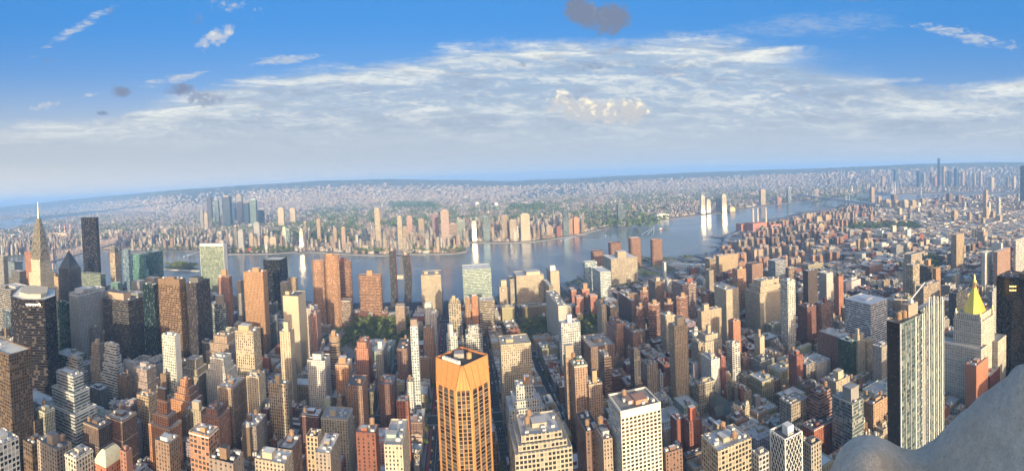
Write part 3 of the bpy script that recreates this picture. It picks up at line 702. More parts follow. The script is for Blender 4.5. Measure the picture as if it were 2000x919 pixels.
# --- centre, near the river
H(OT, of, 'black glass tower by the river, left of the tan twin top tower', 514, 547, 561, 507, 1120, 'black', 'black', 590, short='black river tower', g=(.012,.016,.02), rc=(.5,.5,.48))
H(AT, ap, 'grey and tan double tower right of the black river tower', 547, 561, 566, 551, 1060, 'punch', 'beige', 580, short='grey tan double tower')
H(AT, ap, 'tan ribbed apartment tower just right of the black river tower', 561, 577, 581, 543, 1120, 'pier', 'sand', 580)
H(OT, of, 'pale cream blank slab with dark brown side wall', 552, 582, 597, 578, 720, 'blank', 'cream', 665, short='cream blank slab', pents=((552, 562, 568, 'sand'),))
H(AT, ap, 'brown ridged apartment tower of many rounded columns, tallest by the river', 632, 660, 663, 498, 1130, 'pier', (.42,.24,.14), 640, short='tall ridged brown tower', cut=5, pents=((636, 652, 494, 'orange'),))
H(AT, ap, 'shorter rounded left wing of the ridged brown tower', 607, 630, 635, 509, 1110, 'pier', (.40,.24,.15), 640, cut=6)
H(AT, ap, 'brown balcony tower with domed reddish roof behind the ridged tower', 660, 684, 687, 510, 1200, 'ribbon', (.36,.2,.13), 612, cut=5, short='domed brown balcony tower', pents=((664, 676, 503, 'red'),))
H(AB, 'apartment building', 'small pinkish block with white frames at the park edge', 661, 684, 688, 586, 1060, 'grid', 'pink', 615, trim=(.6,.55,.5))
H(AT, ap, 'wide brown apartment slab of horizontal bands with orange roof block', 699, 743, 746, 537, 1120, 'ribbon', (.40,.23,.14), 612, short='wide brown banded slab', pents=((716, 730, 527, 'orange'),), cut=4)
H(AT, ap, 'cream apartment tower with two square roof blocks by the river', 822, 861, 863, 536, 1130, 'dense', 'cream', 610, short='cream twin topped tower', pents=((827, 836, 529, 'sand'), (849, 858, 529, 'sand')), gl=.2)
H(OT, of, 'broad greenish glass and white banded building by the river', 893, 903, 959, 526, 1120, 'ribbon', (.40,.46,.42), 590, short='broad green banded block', g=(.08,.14,.13), rc=(.6,.6,.58), units=8, gl=.3)
H(AT, ap, 'cream stepped tower with ring balconies on the wide street', 879, 896, 901, 585, 800, 'balc', 'cream', 640, tiers=((592, 3),), short='ring balcony tower', pents=((884, 892, 577, 'sand'),))
H(AT, ap, 'orange brick double tower right of the ring balcony tower', 904, 908, 918, 582, 900, 'punch', 'orange', 628, short='orange double tower')
H(AT, ap, 'taller right half of the orange brick double tower', 918, 921, 933, 578, 915, 'punch', (.45,.22,.12), 628)
H(OT, of, 'low beige laboratory slab with long windows by the orange tower', 933, 936, 966, 587, 960, 'ribbon', 'beige', 613)
H(OT, of, 'beige blank tower with white roof plant and a round dark sign', 970, 975, 993, 560, 1150, 'blank', 'beige', 592, short='beige tower with round sign', pents=((975, 989, 546, 'cream'),))
H(AB, 'apartment building', 'white and grey brick apartment block near the ridged tower', 597, 612, 621, 602, 860, 'punch', (.45,.42,.42), 660)
H(AB, 'apartment building', 'pinkish brick apartment block just left of the park', 606, 618, 626, 612, 820, 'punch', (.34,.2,.17), 655)
H(AB, 'apartment building', 'pinkish brick building with white bands above the park trees', 772, 790, 803, 596, 1000, 'punch', 'pink', 620)
H(BB, bd, 'white blocky building in front of the cream twin topped tower', 829, 842, 848, 592, 850, 'small', 'white', 622)
H(BB, bd, 'grey apartment slab with dark roof left of the wide street', 838, 852, 860, 612, 720, 'punch', (.4,.38,.37), 660)
H(AB, 'apartment building', 'brown brick apartment block left of the wide street behind the white slim tower', 826, 846, 858, 640, 640, 'punch', (.3,.21,.16), 690)
# --- centre left, middle distance
H(AT, ap, 'tall slender cream tower with long neck, centre left', 546, 566, 575, 648, 600, 'small', 'cream', 765, pents=((556, 568, 627, 'cream'),), short='tall slender cream tower')
H(AT, ap, 'tan apartment tower with roof block and pale window columns', 524, 561, 568, 750, 440, 'tall', (.42,.34,.24), 845, pents=((538, 551, 730, 'sand'),), short='tan apartment tower', units=5)
H(AT, ap, 'brick round tower ringed with cream balconies', 639, 660, 667, 658, 700, 'ribbon', (.42,.3,.2), 705, shape='round', pents=((648, 658, 645, 'orange'),), short='round banded tower')
H(AT, ap, 'white prewar apartment tower with tapering crown', 600, 634, 645, 704, 540, 'punch', 'white', 765, tiers=(), pents=((612, 634, 688, 'white'),), short='white prewar tower', units=3)
H(AT, ap, 'orange brick apartment tower with curved crown of columns', 655, 680, 688, 712, 550, 'punch', (.42,.24,.15), 770, pents=((662, 680, 696, 'orange'),), short='curved crown orange tower', trim=(.5,.38,.28))
H(AB, 'apartment building', 'brown block with white balcony rails and orange roof tower', 675, 707, 718, 753, 500, 'punch', (.30,.19,.14), 802, pents=((700, 710, 738, 'orange'),), units=4)
H(AT, ap, 'terracotta stepped apartment tower right of the tunnel road', 697, 715, 722, 668, 640, 'punch', (.46,.22,.15), 705, pents=((703, 712, 660, 'red'),), tiers=((680, 3),), short='terracotta stepped tower')
H(AB, 'apartment building', 'white roofed low apartment row right of the terracotta tower', 733, 748, 757, 684, 620, 'punch', 'grey', 715, pents=((738, 748, 666, 'white'),))
H(AB, 'apartment building', 'dark brown apartment block with roof tower beside the white slim tower', 739, 768, 775, 750, 500, 'punch', (.19,.11,.09), 802, pents=((750, 762, 740, 'maroon'),), units=4)
H(BB, bd, 'brown brick block at the top of the park street', 775, 795, 802, 680, 620, 'punch', (.24,.15,.12), 720, tanks=1)
H(AT, ap, 'slim tower of white framed glass with staggered windows', 801, 815, 826, 637, 530, 'grid', (.66,.67,.66), 770, short='white framed slim tower', g=(.14,.19,.19), pents=((802, 818, 622, (.26,.2,.17)),), gl=.35)
H(AT, ap, 'white framed glass apartment tower behind the orange octagonal tower', 872, 893, 900, 655, 640, 'grid', (.68,.67,.62), 700, g=(.12,.16,.14), pents=((876, 889, 632, 'white'),), short='white framed glass tower')
H(AB, 'apartment building', 'narrow tan building right of the white framed glass tower', 902, 905, 920, 660, 700, 'tall', 'beige', 690)
H(AB, 'apartment building', 'white and glass stepped apartment block above the orange octagonal roof', 911, 914, 936, 640, 760, 'grid', 'white', 680, tiers=((652, 4),))
H(AB, 'apartment building', 'sunlit cream apartment house with a little arched roof temple', 627, 678, 702, 818, 400, 'punch', 'cream', 885, pents=((648, 664, 797, 'cream'),), units=6, short='cream house with roof temple', trim=(.62,.56,.44))
H(AB, 'apartment building', 'dark red brick house with white roof left of the cream house', 586, 622, 632, 812, 430, 'punch', (.17,.09,.08), 862, rc=(.66,.66,.66), units=5, trim=(.4,.35,.3))
H(AB, 'apartment building', 'tan narrow building with orange lit side below the dark red house', 598, 620, 629, 852, 380, 'tall', (.42,.33,.24), 905, units=4)
H(BB, bd, 'brown brick building with silver roof and wooden tank tower', 544, 571, 590, 876, 365, 'punch', (.2,.13,.11), 919, tanks=1, units=4, rc=(.5,.5,.52))
H(BB, bd, 'long white roofed row on a diagonal, bottom centre left', 615, 645, 665, 885, 370, 'punch', (.3,.26,.23), 919, units=8, rc=(.68,.68,.66))
H(AB, 'apartment building', 'dark red brick apartment slab with a flat pale roof and few windows', 695, 733, 760, 845, 375, 'small', (.19,.085,.065), 919, rc=(.42,.4,.38), pents=((712, 728, 832, 'red'),), short='dark red brick slab')
H(AB, 'apartment building', 'red brick apartment building with sunlit blank top by the bus street', 774, 797, 808, 783, 420, 'punch', (.31,.13,.09), 880, tanks=0, units=7, short='sunlit red brick building', rc=(.5,.48,.45))
H(AB, 'apartment building', 'white painted stepped building left of the bus street', 794, 806, 820, 745, 480, 'small', (.55,.53,.48), 790, units=4)
H(OT, of, 'beige office block with low green copper roof house, bottom centre', 750, 786, 799, 868, 340, 'punch', (.44,.40,.32), 919, pents=((752, 776, 872, (.30,.45,.38)),), units=5, short='green copper roof house', rc=(.45,.43,.4))
H(OT, of, 'low wide building with cream roof cabin, bottom edge left of centre', 498, 555, 573, 905, 340, 'punch', (.36,.31,.25), 919, pents=((513, 539, 878, 'cream'),), units=6)
# --- centre right
H(AT, ap, 'cream apartment tower right of the orange octagonal tower', 974, 978, 1037, 673, 570, 'dense', 'cream', 780, short='tall cream street tower', units=5, pents=((985, 1003, 660, 'sand'),))
H(OT, of, 'white stepped office building with terraces, sunlit', 1005, 1008, 1042, 754, 460, 'tall', 'white', 835, tiers=((783, 5), (800, 10)), short='white stepped office', pents=((1022, 1036, 733, 'orange'),))
H(OT, of, 'broad low office building with tiered beige roof decks, bottom centre', 1000, 1018, 1098, 850, 350, 'grid', (.40,.36,.29), 919, tiers=((868, 3), (885, 6)), depth=32, rc=(.42,.42,.42), units=8, short='tiered beige office', tanks=2)
H(AT, ap, 'left brown brick apartment tower of the joined trio', 1091, 1105, 1122, 700, 560, 'punch', (.38,.26,.18), 830, short='left brown trio tower', pents=((1108, 1130, 672, 'pink'),))
H(AT, ap, 'middle brown brick apartment tower with green roof terrace', 1112, 1122, 1147, 714, 530, 'punch', (.36,.24,.17), 830, rc=(.12,.22,.13), trim=(.7,.68,.62), short='green terrace tower')
H(AT, ap, 'right brown brick apartment tower with a lit roof block', 1127, 1150, 1176, 750, 480, 'punch', (.40,.28,.2), 830, pents=((1146, 1158, 722, 'sand'),), short='right brown trio tower', trim=(.55,.5,.42))
H(AB, 'apartment building', 'dark brown building with black roof plant left of the white gridded tower', 1126, 1144, 1172, 842, 370, 'small', (.19,.13,.11), 919, rc=(.07,.07,.075), units=9, short='dark brown plant roof building')
H(AB, 'apartment building', 'narrow tan and grey building with white roof hut against the gridded tower', 1162, 1178, 1196, 858, 350, 'punch', (.33,.27,.22), 919, pents=((1176, 1192, 838, 'white'),), units=4)
H(AT, ap, 'white apartment tower with deep windows on all floors, right of the park', 1091, 1096, 1133, 632, 640, 'grid', 'white', 690, short='white deep windowed tower', pents=((1106, 1117, 613, 'white'),), g=(.14,.16,.2))
H(OT, of, 'cream hospital slab with fine windows by the river', 1001, 1008, 1062, 539, 1150, 'dense', 'cream', 600, short='cream hospital slab', pents=((1023, 1057, 528, 'cream'),))
H(OT, of, 'narrow cream strip tower left of the hospital slab', 993, 996, 1004, 545, 1120, 'pier', 'cream', 595)
H(AT, ap, 'slender white stepped tower standing alone before the river', 1067, 1075, 1092, 530, 1200, 'small', 'cream', 575, short='slender white river tower', pents=((1071, 1084, 518, 'white'),))
H(OT, of, 'long grey blank sided slab running toward the river', 1072, 1090, 1110, 597, 850, 'blank', (.42,.38,.33), 640, short='long grey slab', rc=(.33,.32,.3), units=9, depth=120)
H(AB, 'apartment building', 'beige slab behind the long grey slab', 1062, 1072, 1080, 558, 1080, 'ribbon', 'beige', 600)
H(OT, of, 'tall bluish glass hospital tower, rear left of a pair', 1139, 1142, 1166, 512, 1250, 'tglass', (.5,.56,.58), 560, g=(.14,.2,.22), short='rear bluish glass tower')
H(OT, of, 'bluish glass tower with white banded front, nearer of the pair', 1157, 1172, 1193, 531, 1120, 'ribbon', (.56,.57,.56), 575, g=(.12,.19,.2), short='nearer bluish glass tower', units=8, rc=(.6,.6,.58))
H(OT, of, 'big square cream hospital block with vertical window bands', 1178, 1193, 1245, 506, 1320, 'pier', 'cream', 560, short='big cream hospital block', pents=((1199, 1222, 490, 'tan'),))
for k, (a, m_, b_, y, yb, dd) in enumerate(((1153, 1158, 1178, 491, 515, 1560), (1187, 1193, 1214, 475, 505, 1640), (1226, 1232, 1252, 465, 520, 1640), (1269, 1274, 1294, 468, 515, 1600))):
    H(AT, ap, ('shortest brown riverside tower, leftmost of four alike', 'second brown riverside tower, behind the cream hospital block', 'third brown riverside tower, right behind the hospital block', 'brown riverside tower standing apart on the right of the four')[k],
      a, m_, b_, y, dd, 'pier', (.30,.17,.11), yb, cut=4, gr='four brown riverside towers', short='brown riverside towers' if k == 3 else 'brown riverside tower %d' % k, units=0)
for k, (a, m_, b_, y, dd) in enumerate(((1111, 1116, 1126, 566, 1180), (1133, 1137, 1151, 565, 1130), (1122, 1126, 1139, 580, 1040), (1149, 1153, 1167, 577, 1060))):
    H(BB, bd, ('old red brick hospital wing nearest the long grey slab', 'old red brick hospital centre with domed roof', 'front left red brick pavilion with pale roof', 'front right red brick pavilion with pale roof')[k], a, m_, b_, y, dd, 'punch', (.42,.2,.14), 598, rc=(.55,.5,.46), trim=(.5,.42,.36), pents=() if k != 1 else ((1137, 1147, 553, 'orange'),))
H(BB, bd, 'slender cream brick building with stepped top near the hospital', 1165, 1175, 1184, 594, 850, 'small', 'cream', 640, pents=((1170, 1176, 583, 'sand'),))
H(AB, 'apartment building', 'dark brown and glass block with white roof behind the slender cream building', 1178, 1192, 1207, 600, 900, 'grid', 'dbrown', 640, rc=(.6,.6,.58), pents=((1186, 1194, 589, 'dbrown'),))
H(AB, 'apartment building', 'pink brick building with zigzag sunlit setbacks', 1190, 1205, 1222, 632, 740, 'punch', (.46,.28,.2), 668, tiers=((645, 4),), short='pink zigzag building', tanks=0)
H(BB, bd, 'big dark brown blank brick box with orange roof hut', 1208, 1233, 1240, 587, 940, 'blank', (.17,.11,.09), 635, pents=((1222, 1230, 579, 'orange'),), short='dark brick box')
H(AB, 'apartment building', 'wide brown institutional block with flat roof and gables', 1134, 1152, 1201, 678, 680, 'punch', (.24,.16,.12), 705, rc=(.3,.27,.24), units=6, short='wide brown institution', tiers=())
H(AT, ap, 'brown banded apartment tower behind the white gridded tower', 1168, 1180, 1194, 697, 600, 'ribbon', (.27,.18,.13), 755, short='brown banded tower', pents=((1176, 1188, 688, 'brown'),))
H(AT, ap, 'thin black and cream striped tower right of the brown banded tower', 1230, 1238, 1250, 686, 570, 'balc', (.12,.10,.09), 770, short='thin dark striped tower', pents=((1235, 1246, 680, 'dbrown'),))
H(BB, bd, 'brown brick apartment slab with sloping glass roof strip', 1219, 1236, 1246, 650, 700, 'small', (.2,.12,.1), 690)
H(BB, bd, 'grey brown office block with a silver gridded roof', 1253, 1264, 1285, 712, 590, 'punch', (.3,.26,.22), 750, units=4)
H(OT, of, 'white grey blank office slab with bright edge near the marina', 1272, 1297, 1301, 512, 1330, 'blank', (.46,.47,.47), 545, short='grey white marina slab')
H(AT, ap, 'brown apartment tower with roof hut below the marina slab', 1266, 1280, 1297, 551, 1050, 'punch', (.25,.18,.13), 592, pents=((1278, 1288, 541, 'beige'),))
H(BB, bd, 'white framed building front right of the marina slab', 1299, 1303, 1312, 546, 1150, 'grid', 'white', 566)
H(AT, ap, 'white and dark striped tower with brick right side', 1313, 1333, 1359, 556, 1000, 'ribbon', (.45,.33,.28), 630, short='striped white and brick tower', pents=((1343, 1358, 542, 'red'),))
for k, (a, m_, b_, y, yb, dd) in enumerate(((1248, 1252, 1268, 568, 600, 980), (1263, 1268, 1291, 594, 645, 860), (1240, 1245, 1262, 600, 645, 880), (1295, 1300, 1317, 592, 630, 900), (1318, 1323, 1346, 580, 630, 930))):
    H(AT, ap, ('rounded brick tower with white bands, rear one', 'largest front rounded brick tower with white bands', 'rounded brick tower cut by the dark brick box', 'low rounded brick tower with white rim', 'rounded brick tower left of the striped white tower')[k],
      a, m_, b_, y, dd, 'ribbon', (.40,.22,.16), yb, cut=5, gr='rounded brick towers with white bands', pents=(((a + b_) / 2 - 5, (a + b_) / 2 + 5, y - 9, 'orange'),), trim=(.62,.56,.5), short='rounded brick tower %d' % k)
H(BB, bd, 'cream brick building with two stubby roof blocks', 1290, 1300, 1319, 617, 780, 'punch', 'cream', 645, pents=((1299, 1308, 608, 'cream'),))
H(AT, ap, 'broad cream gridded apartment tower in two halves', 1395, 1418, 1443, 566, 850, 'punch', 'cream', 645, short='broad cream gridded tower', units=5)
H(AT, ap, 'tall orange brick tower with narrow top behind the cream gridded tower', 1430, 1440, 1457, 526, 980, 'tall', (.48,.29,.18), 600, short='tall orange river tower', pents=((1440, 1449, 520, 'sand'),))
H(AT, ap, 'tan wide apartment tower below the cream gridded tower', 1362, 1370, 1409, 608, 760, 'punch', (.44,.35,.26), 655, pents=((1368, 1382, 593, 'beige'),), short='tan wide tower')
H(AT, ap, 'tall tan double tower with recessed dark centre', 1291, 1317, 1343, 637, 610, 'dense', (.40,.32,.23), 765, short='tall tan double tower', pents=((1310, 1329, 618, 'beige'),), rc=(.25,.24,.22))
H(AB, 'apartment building', 'cream stepped apartment block with roof tower behind the double tower', 1363, 1378, 1402, 655, 690, 'punch', (.5,.42,.33), 705, tiers=((668, 4),), pents=((1378, 1386, 634, 'beige'),))
H(AB, 'apartment building', 'beige brick slab left of the white sunlit block', 1350, 1364, 1374, 670, 650, 'punch', 'beige', 712)
H(AB, 'apartment building', 'white brick block with sunlit corner and square roof hut', 1369, 1389, 1406, 703, 590, 'punch', (.66,.64,.6), 742, short='white sunlit block', pents=((1383, 1394, 690, 'cream'),))
H(AB, 'apartment building', 'narrow red brick slab stuck to the white sunlit block', 1405, 1409, 1417, 697, 600, 'punch', (.30,.11,.09), 738)
H(AT, ap, 'white tower with black balconies on the right side', 1419, 1430, 1445, 672, 640, 'balc', 'white', 720, short='white black-balconied tower')
H(AT, ap, 'orange brick tower behind the white black-balconied tower', 1422, 1432, 1446, 628, 740, 'small', (.42,.2,.13), 680, short='orange blank tower')
H(BB, bd, 'tan blank walled tower among low red houses', 1473, 1484, 1493, 658, 720, 'blank', (.42,.36,.27), 690, pents=((1476, 1482, 643, 'tan'),))
H(AT, ap, 'large cream stepped apartment building, right of the orange river tower', 1471, 1486, 1512, 549, 900, 'punch', 'cream', 603, tiers=((560, 6), (572, 12)), short='large cream stepped building')
H(BB, bd, 'cream curved slab above the brown riverside houses', 1376, 1386, 1398, 506, 1250, 'ribbon', 'sand', 540)
H(AB, 'apartment building', 'cream and red medical slab overlooking the highway', 1398, 1404, 1441, 500, 1320, 'punch', 'sand', 530)
H(AT, ap, 'brown tower with chimney like top behind cream slab', 1377, 1385, 1394, 528, 1150, 'punch', (.36,.29,.22), 562)
H(AT, ap, 'brown cross plan tower by the housing estate', 1457, 1468, 1490, 516, 1180, 'punch', (.30,.19,.14), 560)
H(AB, 'apartment building', 'brown banded block below the cream curved slab', 1369, 1378, 1396, 574, 900, 'ribbon', (.28,.17,.13), 603, pents=((1379, 1386, 567, 'maroon'),))
# --- right
H(AT, ap, 'slim white gridded tower with glass lantern top', 1524, 1538, 1553, 549, 760, 'grid', 'white', 668, short='slim white gridded tower', g=(.18,.2,.16), gl=.4, bay=3.8)
H(AB, 'apartment building', 'cream setback building left of the slim white gridded tower', 1497, 1507, 1521, 545, 850, 'punch', 'cream', 580, tiers=((556, 5),))
H(AT, ap, 'blue grey apartment slab with balconies behind slim white tower', 1500, 1514, 1536, 510, 1050, 'ribbon', (.32,.34,.38), 545)
H(AT, ap, 'brown striped rounded slab right of the blue grey slab', 1532, 1542, 1557, 524, 960, 'ribbon', (.33,.25,.2), 570, cut=3)
H(AT, ap, 'black brown apartment tower right of the striped slab', 1568, 1578, 1596, 529, 900, 'small', (.09,.07,.065), 575, short='black brown apartment tower')
H(AT, ap, 'white and tan apartment tower by the red slender tower', 1600, 1614, 1627, 534, 930, 'punch', (.55,.52,.47), 566, short='white and tan tower')
H(AT, ap, 'slender tower half dark brick, half bright orange', 1629, 1638, 1647, 540, 900, 'small', (.36,.17,.11), 578, short='slender orange tower', pents=((1632, 1641, 532, 'dbrown'),))
H(AB, 'apartment building', 'pinkish brown apartment house with red roof tower', 1591, 1605, 1627, 594, 800, 'grid', (.38,.24,.19), 640, short='pinkish apartment house', pents=((1606, 1614, 581, 'red'),), g=(.08,.07,.06))
H(AB, 'apartment building', 'maroon brick apartment wing left of the pinkish house', 1558, 1576, 1594, 600, 780, 'punch', (.2,.1,.085), 645)
H(OT, of, 'white banded office block with sloped white roof, like stacked plates', 1650, 1700, 1733, 594, 720, 'ribbon', (.62,.64,.67), 660, short='white banded office block', g=(.03,.035,.045), rc=(.62,.63,.65), units=0)
H(OT, of, 'large flat brown brick school block with pale roof decks', 1597, 1641, 1665, 660, 640, 'punch', (.26,.14,.11), 690, rc=(.5,.49,.46), units=9, short='large brown school block', pents=((1648, 1660, 648, 'orange'),))
H(AB, 'apartment building', 'narrow sunlit cream building with stepped top', 1665, 1675, 1688, 655, 600, 'small', 'cream', 705, pents=((1668, 1676, 641, 'cream'),), tiers=((668, 3),))
H(AB, 'apartment building', 'sunlit cream ornate building right of the stepped one', 1686, 1693, 1705, 665, 640, 'tall', 'cream', 700, trim=(.6,.52,.38))
H(OT, of, 'building wrapped in dark green netting with white framed base', 1637, 1662, 1676, 668, 540, 'grid', (.05,.09,.07), 712, g=(.02,.05,.035), short='dark green netted building')
H(AB, 'apartment building', 'grey stone building with white roof near the glass tower', 1704, 1722, 1740, 678, 560, 'punch', (.38,.34,.3), 735, units=2, rc=(.66,.66,.66))
H(AT, ap, 'tall slender striped tower in the distance with bright right edge', 1858, 1868, 1883, 458, 1450, 'tall', (.45,.34,.22), 530, short='tall striped distant tower')
H(AT, ap, 'tall beige apartment tower left of the dark terraced building', 1766, 1780, 1801, 497, 1050, 'tall', (.42,.36,.3), 560, tiers=((515, 3),))
H(AT, ap, 'cream zigzag apartment tower behind the crane', 1770, 1783, 1796, 518, 900, 'balc', 'cream', 575)
H(AB, 'apartment building', 'dark terraced building with domed brick top', 1796, 1812, 1824, 520, 900, 'ribbon', (.13,.11,.1), 550, pents=((1805, 1816, 506, 'orange'),), tiers=((532, 3),))
H(AB, 'apartment building', 'orange brick building right of the dark terraced building', 1822, 1828, 1837, 524, 920, 'punch', 'orange', 555)
H(BB, bd, 'beige stone loft building with many windows behind the crane', 1789, 1804, 1836, 560, 720, 'grid', (.42,.35,.28), 600, g=(.05,.05,.05), short='beige stone loft')
H(OT, of, 'black flat roofed building behind the gold pyramid', 1853, 1868, 1890, 573, 800, 'ribbon', 'dgrey', 600, g=(.02,.02,.02), rc=(.1,.1,.11))
H(OT, of, 'grey white gridded tower squeezed beside the big black tower', 1930, 1938, 1951, 569, 720, 'tall', (.46,.46,.46), 700, short='grey white gridded tower')
H(AB, 'apartment building', 'white apartment tower above the gold spire, to its right', 1917, 1924, 1937, 493, 1050, 'punch', 'white', 525)
H(BB, bd, 'brown pink loft block right of the white apartment tower', 1940, 1948, 1976, 492, 1100, 'punch', (.33,.22,.17), 525)
H(OT, of, 'white finely gridded office block at the right edge', 1979, 1984, 2012, 470, 1150, 'grid', 'white', 510)
_bt = H(OT, of, 'big black office tower at the right edge with lit windows near its top', 1946, 2046, 2064, 549, 640, 'black', (.03,.022,.018), 740, short='big black tower', g=(.02,.016,.014), rc=(.12,.08,.06), pents=((1960, 2010, 531, 'dbrown'),), units=9)
H(AT, ap, 'red brick building with bright orange right side and roof tank', 1885, 1907, 1930, 715, 430, 'blank', (.36,.16,.10), 790, short='orange sided brick building', tanks=1, units=3, rc=(.45,.42,.38))
H(BB, bd, 'dark red low annex right of the orange sided building', 1926, 1934, 1953, 735, 440, 'punch', (.2,.06,.045), 760)
H(AB, 'apartment building', 'cream building with square sunlit roof tower', 1611, 1633, 1660, 746, 470, 'punch', 'cream', 790, short='cream building with square roof tower', pents=((1624, 1643, 722, 'cream'),))
H(OT, of, 'blue glass fronted tower with a cream side wall of small square windows', 1625, 1664, 1686, 789, 375, 'tglass', (.44,.44,.4), 885, short='blue glass and cream tower', g=(.09,.14,.17), pents=((1645, 1675, 752, 'grey'),), units=5, tanks=0)
H(OT, of, 'brown pink loft with horizontal bands and black roof', 1555, 1601, 1622, 768, 450, 'ribbon', (.36,.22,.19), 840, short='brown pink banded loft', rc=(.08,.07,.07), units=3, tanks=2, tiers=((785, 3),))
H(OT, of, 'beige stone loft with stepped windows left of the banded loft', 1522, 1545, 1577, 790, 420, 'tall', (.38,.33,.27), 845, units=6, tanks=0, pents=((1535, 1550, 778, 'beige'),))
H(AT, ap, 'red brick apartment tower with orange stair block, lower right', 1336, 1346, 1371, 824, 385, 'small', (.24,.10,.075), 885, short='red brick stair block tower', pents=((1341, 1357, 793, (.42,.14,.09)),), units=2)
H(AT, ap, 'flat red brick wing left of the red brick stair block tower', 1316, 1320, 1337, 820, 400, 'blank', (.24,.10,.075), 872)
H(AT, ap, 'tan brick apartment tower with square roof block', 1382, 1400, 1427, 850, 385, 'grid', (.42,.34,.25), 895, short='tan roof block tower', pents=((1390, 1410, 824, 'tan'),), g=(.06,.05,.05))
H(OT, of, 'long low loft with silver roof, two wooden tanks and cream windows, bottom right', 1370, 1402, 1468, 880, 340, 'grid', (.40,.35,.27), 919, tanks=2, units=9, rc=(.48,.49,.5), short='low loft with wooden tanks', g=(.03,.03,.03))
H(BB, bd, 'brown brick walk-up with white roof below the gridded tower', 1293, 1300, 1333, 885, 370, 'punch', (.22,.14,.11), 919, rc=(.6,.6,.6))
H(BB, bd, 'pale brick loft with grey roof, bottom right of centre', 1469, 1482, 1502, 890, 350, 'grid', (.42,.42,.42), 919, units=5)
H(BB, bd, 'red brick and black roofed building between lattice tower and blue glass tower', 1568, 1590, 1628, 838, 400, 'punch', (.34,.13,.09), 870, rc=(.09,.09,.09), trim=(.6,.6,.58), pents=((1583, 1594, 831, 'red'),))
H(BB, bd, 'grey beige loft with tall windows under the red building', 1567, 1584, 1604, 870, 370, 'tall', (.36,.33,.29), 919, rc=(.1,.1,.1))
H(BB, bd, 'red brick tower with ragged orange top among low roofs', 1540, 1556, 1568, 695, 560, 'small', (.26,.11,.085), 745, short='ragged red tower', pents=((1550, 1560, 684, 'red'),))
H(BB, bd, 'brown lofts with rooftop pool terrace beside the glass tower', 1688, 1706, 1735, 790, 420, 'punch', (.40,.27,.18), 850, units=4)

_c = W(2046, 549, 640)
for _y in (559.0, 566.5):
    for _x in (1973, 1976.5, 1980, 1983.5):
        _v = ray(_x, _y); _k = (_c.y + .25) / _v.y; _p = Vector((_v.x * _k, _c.y + .3, CAMZ + _v.z * _k))
        _m = MB(); _m.box(-1.0, 1.0, -.05, .05, -1.1, 1.1, bottom=True)
        _o = _m.build('lit_window', _bt, [LITW]); _o.location = _p - _bt.location

# ================================================================ landmark buildings with shapes of their own
def reg(x0, x1, y, yb, D, poly, short):
    xs = [p[0] for p in poly]; ys = [p[1] for p in poly]
    HEROES.append((x0, x1, y, yb, D, (min(xs), max(xs), min(ys), max(ys)), short))

